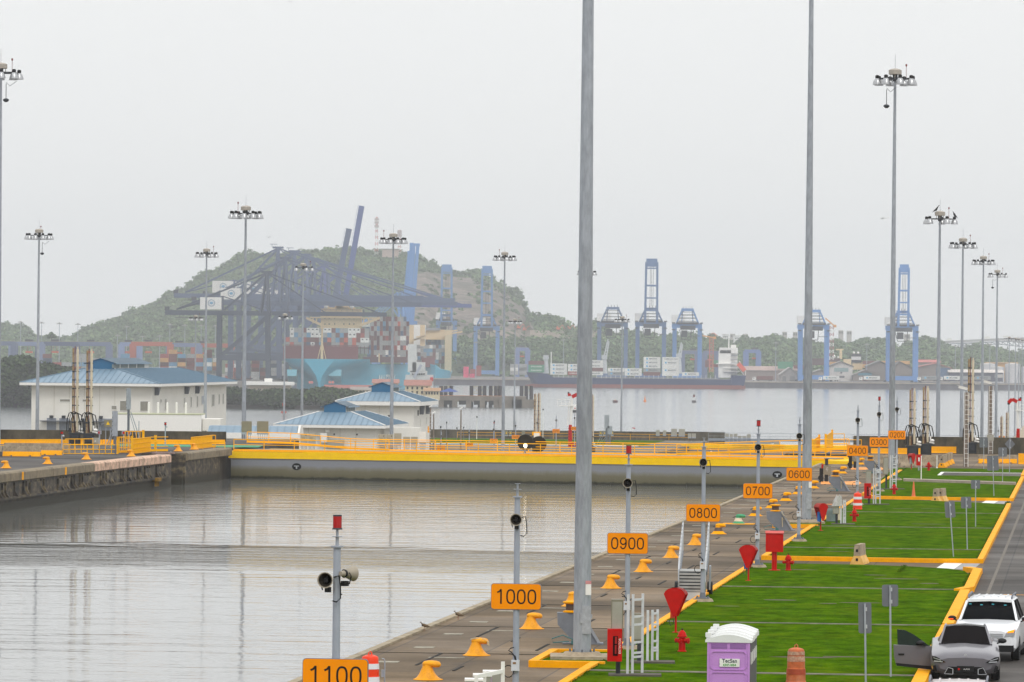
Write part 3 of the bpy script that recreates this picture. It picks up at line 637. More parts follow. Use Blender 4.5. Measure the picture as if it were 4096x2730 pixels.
for x, y, lb in ((432, 1790, 'dark steel cabinet with yellow warning triangle left of the plate post'),):
    r = thing('warning_cabinet', lb, 'cabinet', Vector((DP(x, y, 440).x, 440, ZL)))
    m = MB(); m.box((0, 0, 2.1), (.66, .3, .62)); m.build('case', OLIVE, r)
    m = MB(); m.box((-.2, 0, .9), (.06, .06, 1.8)); m.box((.2, 0, .9), (.06, .06, 1.8)); m.build('legs', GALV, r)
    m = MB(); m.prismy([(-.16, 1.98), (.16, 1.98), (0, 2.28)], -.17, -.16); m.build('warning_triangle', YEL2, r)
    m = MB(); m.tube([(-.7, 0, .6), (-.7, 0, 1.7), (-.6, 0, 2.0), (-.33, 0, 2.1)], .03); m.tube([(.6, 0, .6), (.75, 0, 1.9), (.7, 0, 2.15), (.33, 0, 2.2)], .03); m.build('conduit', GALV, r)
r = thing('control_box', 'small grey control box with a white triangle behind the yellow railing', 'cabinet', Vector((DP(382, 1790, 432).x, 432, ZL)))
m = MB(); m.box((0, 0, .75), (.56, .35, .48)); m.box((0, 0, .25), (.4, .2, .5)); m.build('case', CAB, r); m = MB(); m.prismy([(-.07, .68), (.07, .68), (0, .8)], -.19, -.178); m.build('warning_triangle', WHITE, r)
for x, lb in ((398, 'red and grey valve box left of the warning cabinet'), (495, 'red and grey valve box right of the plate post'), (517, 'twin red valve box beside the tall dark post')):
    p = Vector((DP(x, 1750, 446).x, 446, ZL)); r = thing('valve_box', lb, 'valve box', p)
    m = MB(); m.box((0, 0, .6), (.1, .1, 1.2)); m.box((0, 0, 1.2), (.34, .2, .3)); m.build('case', GREYP, r); m = MB(); m.box((0, -.12, 1.2), (.18, .06, .2)); m.build('red_panel', RED, r)
# ================================================================ FLOODLIGHT MASTS
ZR = RZ
ALUL = M('lamp_aluminium', 'a9aaab', 0.3, 0.85, var=0.15, scale=4); CAPM = M('crown_cover', 'a9a196', 0.6, var=0.08)
def make_mast(hgt=30.9, detail=True):
    r = thing('floodlight_mast', 'x', 'light mast', (0, 0, 0))
    m = MB(); m.lathe([(.27, 0), (.262, 1.5), (.235, 6.5), (.24, 6.52), (.205, 13), (.155, 22), (.10, hgt+1.1)], n=12); m.build('pole', GALV, r, sharp=20)
    m = MB(); m.cyl((0, 0, 0), (0, 0, .05), .42, n=16)
    for k in range(8): a = k*math.pi/4; m.cyl((.36*math.cos(a), .36*math.sin(a), .05), (.36*math.cos(a), .36*math.sin(a), .16), .035, n=6)
    m.build('base_plate', GREYD, r)
    m = MB(); m.prism([(-.95, -.95), (.95, -.95), (.95, .95), (-.95, .95)], -.2, -.0); m.lathe([(.62, .0), (.52, .1)], n=16); m.build('concrete_base', CONC, r).location.z = -.02
    m = MB(); m.lathe([(.02, .5), (.30, .46), (.52, .36), (.52, .02), (.5, 0)], (0, 0, hgt+.75), 10, capb=True)
    for a in (0.4, 2.5, 4.6): m.box((.4*math.cos(a), .4*math.sin(a), hgt+.6), (.05, .05, .4))
    m.build('crown_cover', CAPM, r)
    m = MB(); n = 24
    for k in range(n):
        a, b = 2*math.pi*k/n, 2*math.pi*(k+1)/n; m.beam((1.28*math.cos(a), 1.28*math.sin(a), hgt+.42), (1.28*math.cos(b), 1.28*math.sin(b), hgt+.42), .07)
    for k in range(4): a = k*math.pi/2+.4; m.beam((.15*math.cos(a), .15*math.sin(a), hgt+.42), (1.28*math.cos(a), 1.28*math.sin(a), hgt+.42), .06)
    m.cyl((0, 0, hgt+.2), (0, 0, hgt+.8), .2, n=8); m.build('lamp_ring', DARKS, r)
    return r
def add_lamps(r, hgt, n=8, rot=0.0, R=1.48, beacon=.9):
    for k in range(n):
        a = 2*math.pi*k/n + rot; x, y = R*math.cos(a), R*math.sin(a)
        m = MB(); m.lathe([(.37, -.30), (.365, -.26), (.30, .0), (.2, .17), (.12, .24)], (x, y, hgt+.2), 14, capb=False, capt=False)
        lamp = m.build('floodlight', ALUL, r)
        m = MB(); m.lathe([(.14, .18), (.16, .24), (.16, .42), (.1, .48)], (x, y, hgt+.2), 10); m.box((x*.93, y*.93, hgt+.48), (.1, .1, .1)); m.build('ballast', BLACK, lamp)
        m = MB(); m.cyl((x, y, hgt-.085), (x, y, hgt-.06), .33, n=12); m.build('lens', M('lens', '4a4c48', .2), lamp)
    m = MB(); m.cyl((beacon, .1, hgt+.5), (beacon, .1, hgt+1.45), .02, n=5); m.cyl((beacon, .1, hgt+1.42), (beacon, .1, hgt+1.6), .07, n=8); m.build('beacon', M('beacon_red', '7a2a26', .5), r)
    m = MB(); m.cyl((0, 0, hgt+1.2), (0, 0, hgt+2.35), .012, n=4); m.build('lightning_rod', GREYD, r)
mproto = {}
def mast_var(n, rot, bx):
    key = (n, rot, bx)
    if key not in mproto:
        r = make_mast(); add_lamps(r, 30.9, n, rot, 1.48, bx); mproto[key] = [r, False]
    return key
def mast(x, yhead, Y, zb, label, n=8, rot=.2, bx=.9, base=None, group=None, hang=False):
    key = mast_var(n, rot, bx); root, used = mproto[key]
    p = DP(x, yhead, Y); loc = Vector((p.x, p.y, zb))
    if base is not None: loc = base
    if used: o = dup(root, loc, 0.0)
    else: o = root; o.location = loc; mproto[key][1] = True
    o['label'] = label; o['group'] = group or 'floodlight masts of the locks'
    if hang:
        m = MB(); m.cyl((hang, -1.1, 30.4), (hang, -1.1, 29.2), .03, n=6); m.lathe([(.1, 0), (.24, .12), (.24, .22), (.1, .3)], (hang, -1.1, 28.9), 10); m.tube([(hang, -1.1, 30.5), (hang+.3, -1.1, 30.2), (hang+.8, -.8, 30.6)], .02); m.build('hanging_camera', DARKS, o)
    return o
sx = 1.7408
mast(0, 0, 157, 0, 'massive grey mast in the middle foreground, its base on the grass island beside the apron', base=GP(2328, 2618, .25), rot=.2)
mast(0, 0, 283, 0, 'second nearest tall mast, standing on the middle grass island right of the 0600 sign', base=GP(3226, 2084, .25), rot=.2)
MA = [(2057*sx, 181*sx, 408, 0, 'tall mast with full lamp ring and a hanging camera, standing behind the 0200 sign', 8, .2, .9, -.75),
 (2*sx, 165*sx, 412, 0, 'mast cut by the left picture edge with a hanging camera under its ring', 8, .9, .9, .55),
 (2160*sx, 502*sx, 511, Z2, 'mast with two black vultures perched on its head, right side of the picture', 5, .1, .9, None),
 (2213*sx, 560*sx, 629, Z2, 'mast directly right of the one with the vultures', 8, .5, .9, None),
 (2260*sx, 600*sx, 745, Z2, 'third mast right of the blue crane, standing between taller and shorter neighbours', 8, .9, .8, None),
 (2292*sx, 630*sx, 868, Z2, 'mast with a small camera hanging under its left lamps near the right edge', 5, .1, .9, -.9),
 (565*sx, 492*sx, 516, Z2, 'tallest mast of the left half, in front of the dark container cranes', 10, .25, -.8, None),
 (904*sx, 550*sx, 634, Z2, 'mast in front of the raised light blue crane booms and the small blue roofed houses', 10, .1, -1.2, None),
 (1160*sx, 590*sx, 749, Z2, 'mast left of the massive foreground mast, in front of the rocky hillside', 8, .2, -.8, None),
 (1349*sx, 625*sx, 887, Z2, 'mast mostly hidden behind the massive foreground mast, only two lamps showing', 8, .2, .5, None),
 (90*sx, 540*sx, 629, Z2, 'mast in front of the long white building with a blue roof at left', 10, .1, .2, .5),
 (475*sx, 583*sx, 745, Z2, 'mast at the right end of the large white blue roofed building', 8, .6, 1.0, None),
 (697*sx, 615*sx, 868, Z2, 'mast in front of the blue container ship bow, left of its yellow foremast', 5, .1, 1.2, None),
 (1184*sx, 739*sx, 1226, Z3, 'short looking mast by the concrete pier, right of a taller mast', 8, .2, .9, None),
 (1430*sx, 735*sx, 1102, Z3, 'mast in front of the dark blue cargo ship, right of the massive foreground mast', 8, .5, .9, None),
 (450*sx, 731*sx, 1207, Z3, 'small distant mast left of the dark crane legs, over the big blue roof', 8, .2, .9, None),
 (655*sx, 728*sx, 1118, Z3, 'distant mast standing at the left edge of the big blue ship', 5, .1, .9, None),
 (4038, 1329, 1552, ZB, 'leftmost of the four distant masts bunched at the right edge', 10, .3, .9, None),
 (4063, 1335, 1640, ZB, 'second from left of the four distant masts bunched at the right edge', 8, .3, .9, None),
 (4077, 1341, 1740, ZB, 'third from left of the four distant masts bunched at the right edge', 8, .5, .9, None),
 (4090, 1344, 1830, ZB, 'rightmost of the four distant masts bunched at the right edge', 8, .1, .9, None)]
for x, y, Y, zb, lb, n, rot, bx, hg in MA: mast(x, y, Y, zb, lb, n, rot, bx, hang=hg or False)
# access cover and notice on the foreground mast
for root_loc, lb in ((GP(2328, 2618, .25), 0), (GP(3226, 2084, .25), 1)):
    o = [q for q in COL.objects if q.name.startswith('floodlight_mast') and (q.location-root_loc).length < .01][0]
    m = MB(); m.box((.12, -.265, 1.05), (.26, .03, .85)); m.box((-.03, -.29, 1.1), (.06, .05, .3)); m.box((.27, -.27, 1.15), (.05, .05, .12)); m.build('access_cover', M('cover_worn', 'a9acb2', .45, .3, var=.2, scale=6, dirt=.3, dirtc='7a7d84'), o)
    m = MB(); m.box((.17, -.262, 2.0), (.17, .006, .42)); nt_ = m.build('notice', WHITE, o)
    m = MB(); m.box((.17, -.267, 2.17), (.17, .004, .1)); m.build('notice_heading', M('notice_pink', 'c98a8a', .6), nt_)
# ================================================================ DISTANCE SIGNS
def post_body(r, zt, speakers=1, beacon=False, cable=True, box=True):
    m = MB(); m.cyl((0, 0, .12), (0, 0, zt), .085, .07, 14); m.cyl((0, 0, zt), (0, 0, zt+.03), .12, n=12); m.build('pole', GREYP, r)
    m = MB(); m.box((0, 0, .14), (.5, .5, .03)); m.cyl((0, 0, .14), (0, 0, .34), .13, .09, 12)
    for i in (-.2, .2):
        for j in (-.2, .2): m.cyl((i, j, .1), (i, j, .2), .03, n=6)
    m.build('base_plate', GREYD, r)
    m = MB(); m.prism([(-.43, -.4), (.43, -.4), (.43, .4), (-.43, .4)], -.25, .0); m.lathe([(.42, 0), (.34, .12)], n=14); m.build('footing', CONC, r)
    m = MB(); m.cyl((0, 0, zt+.03), (0, 0, zt+.2), .033, n=8); m.cyl((0, 0, zt+.2), (0, 0, zt+.212), .1, n=8); m.cyl((0, 0, zt+.2), (0, 0, zt+.34), .025, n=8)
    if not beacon: m.cyl((0, 0, zt+.34), (0, 0, zt+.352), .07, n=8)
    m.build('spigot', GALV, r)
    if beacon:
        z = zt+.34; b = MB(); b.lathe([(.105, z), (.09, z+.03), (.02, z+.04), (.02, z+.25), (.085, z+.25), (.085, z+.28)], n=12); bo = b.build('lamp_frame', DARKS, r)
        b = MB(); b.cyl((0, 0, z+.03), (0, 0, z+.25), .085, n=12); b.build('red_lamp', M('lamp_red', '9c0d0d', .2, coat=.3, emit=.15), bo)
    for k in range(speakers):
        rz = (-.12, 2.5)[k] if speakers == 2 else 0.0
        if speakers == 1: off = Vector((0, -.1, zt-.55))
        else: off = Vector((-.16, -.1, zt-.62)) if k == 0 else Vector((.17, .0, zt-.5))
        X = Matrix.Translation(off) @ Matrix.Rotation(rz, 4, 'Z')
        b = MB(); b.X = X; b.lathe([(.045, .14), (.07, .02), (.14, -.16), (.155, -.2), (.14, -.2), (.06, -.02), (.03, .06)], ax='Y', n=16, capb=True, capt=True); h = b.build('loudspeaker', M('speaker_horn', '9a9181', .5, var=.15), r)
        b = MB(); b.X = X; b.lathe([(.045, -.15), (.07, -.02), (.085, .05), (.02, .06)], ax='Y', n=12); b.box((0, .02, -.19), (.1, .12, .1)); b.build('driver', BLACK, h)
        b = MB(); b.X = X; b.lathe([(.128, -.188), (.05, -.0)], ax='Y', n=14, capb=False); b.build('throat', M('throat', '2b2620', .8), h)
        if cable:
            b = MB(); b.X = X; b.tube([(.1, .05, .05), (.22, 0, .08), (.25, 0, -.1), (.26, -.02, -.35), (.18, -.02, -.42), (.1, 0, -.4)], .014); b.tube([(-.1, .0, .02), (-.15, 0, -.05), (-.1, 0, -.2)], .012); b.build('cable', BLACK, h)
    if box:
        b = MB(); b.box((0, -.11, 1.35), (.2, .1, .27)); q = b.build('junction_box', M('pale_box', 'c9ccd2', .5), r)
        b = MB(); b.box((-.02, -.163, 1.41), (.08, .004, .05)); b.build('plate', M('box_label', '8a6a4a', .6), q)
        b = MB(); b.tube([(.0, -.12, 1.48), (-.03, -.14, 1.6), (-.1, -.14, 1.68), (-.17, -.14, 1.72), (-.12, -.14, 1.78), (-.04, -.12, 1.8)], .016); b.tube([(.02, -.13, 1.48), (.0, -.15, 1.58), (-.08, -.15, 1.63), (-.16, -.14, 1.64)], .016)
        ring = [(-.17+.13*math.cos(t), -.13, 1.2+.15*math.sin(t)) for t in [i*2*math.pi/14 for i in range(15)]]; b.tube(ring, .015); b.build('cable_loop', BLACK, q)
def rrect(w, h, r, n=4):
    pts = []
    for cx, cz, a0 in ((w/2-r, h/2-r, 0), (-w/2+r, h/2-r, 90), (-w/2+r, -h/2+r, 180), (w/2-r, -h/2+r, 270)):
        for k in range(n+1): a = math.radians(a0+90*k/n); pts.append((cx+r*math.cos(a), cz+r*math.sin(a)))
    return pts
def sign_post(num, loc, label, zt=5.75, speakers=1, beacon=False, rz=RZ, wd=1.245, ht=.63, zs=3.35, box=True, lod=0):
    r = thing('distance_sign', label, 'distance sign', loc, rz, 'numbered orange distance signs')
    post_body(r, zt, speakers, beacon, box=box)
    m = MB(); m.prismy([(x, z+zs) for x, z in rrect(wd+.02, ht+.02, .07)][::-1], -.10, -.02); m.box((-.35, .02, zs), (.06, .06, ht)); m.box((.35, .02, zs), (.06, .06, ht)); e = m.build('sign_case', GREYD, r)
    m = MB(); m.prismy([(x, z+zs) for x, z in rrect(wd, ht, .07)][::-1], -.112, -.10); p = m.build('sign_face', SIGNO, e)
    digits(num, .37, M('sign_black', '15120e', .6), e, (0, -.1155, zs))
    return r
S0 = 188.6; TP = -14.5
def sp_loc(k):      # k hundreds of feet from the 0800 sign towards the camera
    Y = 188.1 - k*30.25; X = Y*.1150 - 14.5
    return Vector((X, Y, .12))
bc = {'1100': True, '0900': True, '0700': True, '0300': True, '0500': False}
for num, k in (('1100', 3), ('1000', 2), ('0900', 1), ('0800', 0), ('0700', -1), ('0600', -2), ('0500', -3), ('0400', -4), ('0300', -5), ('0200', -6)):
    if num == '0500': continue
    sign_post(num, sp_loc(k), 'orange sign reading %s on a grey pole, %s' % (num, {'1100': 'nearest, with twin loudspeakers', '1000': 'left of the massive mast', '0900': 'above the tall white frame', '0800': 'in front of the aluminium gangway', '0700': 'behind a phone hood', '0600': 'covering the second tall mast', '0400': 'right of the yellow swing barriers', '0300': 'behind the ladder frames', '0200': 'farthest, in front of a tall mast'}[num]), speakers=2 if num == '1100' else 1, beacon=num in bc, zt={'1100': 5.45, '1000': 5.55}.get(num, 5.7), zs={'1100': 3.0, '1000': 3.07}.get(num, 3.28))
# far chamber signs on the left bank and the right lower quay
for num, x, y in (('0700', 1764.6, 1793), ('0600', 1877, 1779), ('0500', 1975.5, 1764), ('0400', 2063, 1749), ('0300', 2149, 1736), ('0200', 2225, 1724.5), ('0100', 2299, 1715)):
    Y = 1.245*F/{'0700': 32.5, '0600': 32, '0500': 31, '0400': 30.5, '0300': 29.6, '0200': 29, '0100': 28.5}[num]; p = DP(x, y, Y)
    zb = p.z-3.35
    sign_post(num, Vector((p.x, p.y, zb)), 'small orange sign reading %s beyond the gate, %s' % (num, {'0700': 'leftmost', '0600': 'second from the left', '0500': 'left of a mast', '0400': 'left of the black discs', '0300': 'above the lit black disc', '0200': 'left of the davit crane', '0100': 'beside the red davit crane'}[num]), beacon=num in ('0500',), box=False)
for num, x, y in (('1200', 4006, 1751.5), ('1300', 3993, 1765.5), ('1400', 3979, 1778.5), ('1500', 3964, 1793), ('1600', 3942, 1807)):
    p = DP(x, y, 1.245*F/(27+.5*(16-int(num[:2]))*0+.6*(int(num[:2])-12))); sign_post(num, Vector((p.x, p.y, p.z-3.35)), 'tiny orange sign reading %s near the right edge, %s' % (num, {'1200': 'topmost of five', '1300': 'second from the top', '1400': 'middle one', '1500': 'second from the bottom', '1600': 'lowest, left of a brown pole'}[num]), box=False)
# ================================================================ BOLLARDS
def bollard_mesh():
    R = []
    def ring(cx, cz, rx, ry, tilt=0.0, n=16):
        return [Vector((cx+rx*math.cos(a)*math.cos(tilt), ry*math.sin(a), cz+rx*math.cos(a)*math.sin(tilt))) for a in [2*math.pi*i/n for i in range(n)]]
    R = [ring(0, 0, .40, .36), ring(0, .03, .37, .33), ring(-.01, .08, .30, .27), ring(-.02, .16, .235, .215), ring(-.025, .26, .185, .17), ring(-.02, .34, .155, .15), ring(-.01, .44, .14, .14)]
    return R
def make_bollard(neck=None):
    r = thing('mooring_bollard', 'x', 'bollard', (0, 0, 0))
    R = bollard_mesh(); m = MB(); m.loft(R, True)
    m.loft([[Vector((x, q*1.45*math.cos(a), z+q*.92*math.sin(a))) for a in [2*math.pi*i/14 for i in range(14)]] for x, z, q in ((-.165, .44, .015), (-.15, .44, .06), (-.10, .447, .09), (0, .452, .105), (.12, .45, .108), (.24, .442, .104), (.32, .432, .085), (.355, .428, .045), (.365, .427, .01))], True)
    m.build('casting', YEL if neck is None else neck[0], r, sharp=60)
    m = MB(); m.lathe([(.42, 0), (.43, .012), (.40, .02)], n=18)
    m.build('base_flange', YEL if neck is None else neck[0], r)
    if neck:
        m = MB(); m.loft([[v*1.0 + Vector((math.copysign(.006, v.x-q[0].x*0), 0, 0)) + (Vector((0, math.copysign(.006, v.y), 0))) for v in q] for q in R[3:6]], True, caps=False); m.build('rusty_neck', neck[1], r)
    return r
YW = M('yellow_worn', 'f0a208', .5, var=.1, scale=5, dirt=.45, dirtc='6b4318')
B0 = make_bollard(); B1 = make_bollard((YEL, M('dark_neck', '5a4c46', .7, var=.3, scale=8))); B2 = make_bollard((M('green_bollard', '3f9a6c', .5, var=.1), M('cream_bollard', 'd8cdb4', .6, var=.1)))
BR = [('P', 1315, 1545, 0, 'with rope marks, nearest to the camera'), ('Q', 315, 1250, 0, 'with a pale rope lying over its head'), ('Q', 965, 935, 0, 'directly right of the pole of the 1000 sign'), ('R', 225, 812, 0, 'half hidden behind the massive mast'), ('R', 607, 632, 0, 'first right of the massive mast'), ('R', 930, 468, 0, 'just right of the pole of the 0900 sign'), ('R', 1210, 328, 0, 'left of the aluminium gangway'), ('S', 570, 567, 0, 'behind the handrail of the aluminium gangway'), ('S', 862, 430, 1, 'next beyond the pole of the 0800 sign'), ('S', 1115, 306, 2, ''), ('S', 1325, 203, 1, 'behind the pole of the 0700 sign'), ('S', 1530, 103, 1, 'right behind the nearer grey capstan with yellow drum'), ('N', 500, 362, 1, 'third beyond the green bollard'), ('N', 670, 270, 1, 'half hidden by the 0600 pole'), ('N', 885, 188, 1, 'right of the second tallest mast'), ('L', 840, 1255, 1, 'beside the olive control cabinet'), ('L', 940, 1200, 1, 'with a long neck left of the 0400 sign pole'), ('L', 1190, 1075, 1, 'just right of the 0400 sign pole')]
for i, (k, x, y, v, lb) in enumerate(BR):
    root = (B0, B1, B2)[v]; p = G2(k, x, y)
    if v == 2: B2.location = p; B2.rotation_euler.z = RZ*.5; tag(B2, 'green and cream mooring bollard standing on an orange base plate', 'bollard', None); continue
    lab = 'yellow mooring bollard %s' % lb
    if root.get('used'): o = dup(root, p, RZ*.5)
    else: o = root; o.location = p; o.rotation_euler.z = RZ*.5
    o['label'] = lab; o['group'] = 'yellow bollards along the right apron'
    if i in (0, 1):
        for c in o.children:
            if c.name.startswith('casting'): c.data = c.data.copy(); c.data.materials[0] = YW
        root['used'] = 1
    else: root['used'] = 1
for q in list(COL.objects):
    if 'used' in q: del q['used']
m = MB(); m.box((0, 0, .02), (1.7, 1.1, .04)); tag(m.build('base_plate', YEL, None, G2('S', 1115, 306), RZ), 'flat orange base plate under the green and cream bollard', 'base plate')
BLm = [(60, 430, 'at the far left corner of the left quay'), (472, 388, 'second from the left edge on the left quay'), (855, 343, 'third from the left edge on the left quay'), (1300, 313, 'in front of the yellow caged stair on the left quay'), (1765, 262, 'left of the two on the pier head by the gate'), (1925, 245, 'right of the two on the pier head by the gate')]
for x, y, lb in BLm:
    o = dup(B0, G2('E', x, y, ZL+.02), math.pi+RZ*.5, 'yellow mooring bollard %s' % lb, 'yellow bollards along the left quay')
m = MB(); m.tube([(-.18, -.1, .5), (-.05, -.12, .53), (.1, -.06, .51), (.2, -.1, .52), (.33, -.1, .45), (.36, -.12, .33)], .018); m.tube([(-.1, .05, .51), (.05, -.1, .525), (.22, .0, .505), (.37, -.04, .42), (.38, -.06, .3)], .016)
tag(m.build('rope', M('rope', 'c3b492', .9), None, G2('Q', 315, 1250), RZ*.5), 'pale frayed rope draped over the second yellow bollard', 'rope')
# ================================================================ HYDRANTS
def make_hydrant():
    r = thing('fire_hydrant', 'x', 'hydrant', (0, 0, 0))
    m = MB(); m.lathe([(.14, 0), (.14, .03), (.105, .04), (.1, .44), (.155, .45), (.155, .49), (.13, .5), (.115, .57), (.07, .63), (.03, .66)], n=16); m.build('body', RED, r)
    m = MB(); m.cyl((0, 0, .66), (0, 0, .71), .03, n=6); m.build('top_nut', BLACK, r)
    for a, rr in ((-.5, .075), (2.6, .06), (-2.0, .06)):
        m = MB(); d = Vector((math.cos(a), math.sin(a), 0)); m.cyl(d*.08+Vector((0, 0, .34)), d*.2+Vector((0, 0, .34)), rr, n=12); m.cyl(d*.2+Vector((0, 0, .34)), d*.225+Vector((0, 0, .34)), rr*1.25, n=12); m.cyl(d*.22+Vector((0, 0, .34)), d*.26+Vector((0, 0, .34)), .025, n=6); m.build('outlet', RED, r)
    return r
HY = make_hydrant(); first = True
for k, x, y, lb in (('R', 1315, 1262, 'nearest red fire hydrant, on the grass below the red phone hood'), ('S', 1735, 885, 'red fire hydrant beside the square red box on a post'), ('N', 1455, 650, 'red fire hydrant under the striped orange barrel'), ('N', 2010, 272, 'red fire hydrant left of the small orange cone'), ('M', 400, 1160, 'farthest red fire hydrant, in front of the long concrete barrier')):
    p = G2(k, x, y, .13)
    if first: o = HY; o.location = p; o['label'] = lb; o['group'] = 'red hydrants on the lawn'; first = False
    else: dup(HY, p, 0.3, lb, 'red hydrants on the lawn')
# ================================================================ RED PHONE HOODS
def hood(label, loc, s=1.0, rz=0.0, phone='1a5fae', slim=True):
    r = thing('phone_hood', label, 'phone hood', loc, rz, 'red phone hoods')
    m = MB(); m.cyl((0, 0, 0), (0, 0, .75*s), .035, n=10); m.box((0, 0, .01), (.2, .2, .02)); m.build('post', RED, r)
    a0 = [(-.36, 1.24), (-.30, 1.34), (-.2, 1.41), (-.07, 1.45), (.07, 1.45), (.2, 1.41), (.30, 1.34), (.36, 1.24), (.05, .52), (-.05, .52)]
    m = MB(); m.prismy([(x*s, z*s) for x, z in a0][::-1], .13, .16); m.prismy([(x*s, z*s) for x, z in a0][::-1], -.19, -.16); m.build('side_panel', RED, r)
    m = MB()
    for (x0, z0), (x1, z1) in zip(a0[:7], a0[1:8]): m.add([(x0*s, -.2, z0*s), (x1*s, -.2, z1*s), (x1*s, .17, z1*s), (x0*s, .17, z0*s)], [(0, 1, 2, 3), (3, 2, 1, 0)])
    m.build('curved_top', M('red_pale', 'c84a42', .5, var=.15), r)  # top sheet in a paler red than the panels
    m = MB(); m.box((-.1, 0, .72), (.14, .16, .5)); m.build('phone', M('phone_'+phone, phone, .4), r)
    m = MB(); m.tube([(-.14, -.03, .5), (-.22, -.04, .35), (-.16, -.04, .22), (-.05, -.04, .3), (-.1, -.02, .5)], .014); m.build('cord', BLACK, r)
    return r
hood('red fan shaped phone hood with an orange handset, nearest to the hydrant', G2('R', 1252, 1072, .13), 1.02, rz=-.3, phone='d0441e')
hood('red fan shaped phone hood with a blue handset by the 0700 pole', G2('S', 1235, 1015, .13), 1.0, rz=-.3)
hood('red phone hood turned open to the left, right of the second mast', G2('N', 985, 778, .13), .98, rz=.75)
hood('red phone hood behind the lawn beside a red hose box, farthest away', G2('M', 160, 1150, .1), .9, rz=.9, phone='9aa0a5')
# square red box on post
r = thing('red_cabinet', 'square red box on a thick red post beside the lane', 'cabinet', G2('S', 1560, 885, .13), RZ*.6)
m = MB(); m.cyl((0, 0, 0), (0, 0, .8), .11, n=16); m.cyl((0, 0, 0), (0, 0, .03), .26, n=12); m.build('post', RED, r)
m = MB(); m.prismx([(-.2, .78), (.2, .78), (.2, 1.63), (-.2, 1.55)][::-1], -.37, .37); m.build('case', RED, r)
m = MB(); m.prismx([(-.24, 1.56), (.23, 1.64), (.23, 1.665), (-.24, 1.585)][::-1], -.39, .39); m.build('lid', M('red_pale', 'c84a42'), r)  # lid in the same paler red as the hood tops
# ================================================================ CABINET RACKS
def rack(label, loc, rz=0.0, h=2.3, redbox=True, w=.6, cab=True, wrap=False, ladder=True):
    r = thing('cabinet_rack', label, 'equipment rack', loc, rz)
    m = MB(); m.box((0, 0, -.05), (w+.9, .9, .2)); m.build('plinth', M('dark_plinth', '5b564e', .9, var=.3, dirt=.5), r)
    m = MB(); 
    q_ = lambda x: (x*.7, (x+w/2)*1.1)
    for x in (-w/2, -w/2+.2, w/2): m.box((*q_(x), h/2), (.075, .075, h))
    for z in (h*.93, h*.72, h*.62, h*.4, h*.27, h*.22): m.beam((*q_(-w/2+.2), z), (*q_(w/2), z), .05, .06)
    m.build('white_frame', M('frame_grey_white', 'c9cacd', .5), r)
    if cab:
        m = MB(); m.box((-w/2-.22, .08, h*.68), (.34, .3, h*.52)); c = m.build('steel_case', OLIVE, r)
        m = MB(); m.box((-w/2-.22, -.075, h*.68), (.28, .012, h*.46)); m.build('door', CAB, c)
        m = MB(); m.cyl((-w/2-.18, .08, 0), (-w/2-.18, .08, h*.42), .07, n=10); m.build('conduit', DARKS, r)
    if redbox:
        m = MB(); m.box((-w/2-.28, -.24, h*.38), (.42, .26, .92)); c = m.build('hose_box', RED, r)
        m = MB(); m.box((-w/2-.26, -.374, h*.38-.02), (.14, .012, .56)); q = m.build('window', GLASSD, c)
        m = MB(); m.box((-w/2-.245, -.384, h*.38+.14), (.06, .01, .2)); m.box((-w/2-.25, -.383, h*.38-.12), (.05, .01, .25)); m.build('extinguisher', M('ext_red', 'a01a14', .3), q)
        text_mesh('EXTINTOR', .09, 'lettering', WHITE, c, (-w/2-.13, -.372, h*.38-.02), rz=0.0).rotation_euler = (math.pi/2, -math.pi/2, 0)
    if wrap:
        m = MB(); m.loft([[Vector((-.35+.1*q+.3*math.cos(a)*(1-.25*q)-.05*q, .22*math.sin(a), h*.75+q*.28+.06*math.sin(5*a+q*4))) for a in [i*math.pi/5 for i in range(10)]] for q in (0, .5, 1, 1.6, 2.0)]); m.build('plastic_wrap', M('plastic_wrap', 'b9b7b2', .25, var=.2, scale=9), r)
    return r
rack('tall white frame with steel case and red hose box, nearest to the camera', G2('R', 845, 1500, .13), RZ*.2, 2.3)
rack('low white frame with a steel case beside the nearest hydrant', G2('R', 1020, 1372, .13), RZ*.2, 1.55, redbox=False, w=.42)
rack('white frame with a case wrapped in torn plastic, near the second mast', G2('N', 1300, 690, .13), RZ*.2, 1.3, redbox=False, w=.35, wrap=True)
rack('white ladder like frame with a red hose box behind the orange barrel', G2('N', 1770, 415, .13), RZ*.3, 2.2)
rack('farther ladder frame with an olive case left of the mast by the 0200 sign', G2('L', 1650, 1420, .13), RZ*.3, 2.3, redbox=False)
# the red hose box standing alone far away
r = thing('hose_box', 'upright red hose box with a window right of the farthest phone hood', 'hose box', G2('M', 262, 1165, .1))
m = MB(); m.box((0, 0, .25), (.1, .1, .5)); m.build('stand', GREYP, r); m = MB(); m.box((0, 0, .85), (.4, .25, .85)); c = m.build('case', RED, r); m = MB(); m.box((0, -.13, .9), (.12, .01, .3)); m.build('window', WHITE, c)
# bench with winch
r = thing('winch_bench', 'grey winch unit with an orange board on top beside the lawn', 'winch', G2('N', 1130, 655, .1))
m = MB(); m.box((0, 0, .32), (.5, .4, .62)); m.lathe([(.2, -.25), (.2, .25)], (0, 0, .55), 12, ax='X'); m.build('winch_body', M('winch_grey', '6c7a78', .5, var=.2), r)
m = MB(); m.box((-.02, 0, .95), (.95, .35, .05)); m.build('board', M('board_orange', 'd8906a', .6), r)
m = MB(); m.cyl((.42, 0, .1), (.42, 0, .75), .14, n=12); m.build('cylinder', BEIGE, r); m = MB(); m.box((0, 0, -.02), (.95, .7, .1)); m.build('slab', CONC, r)
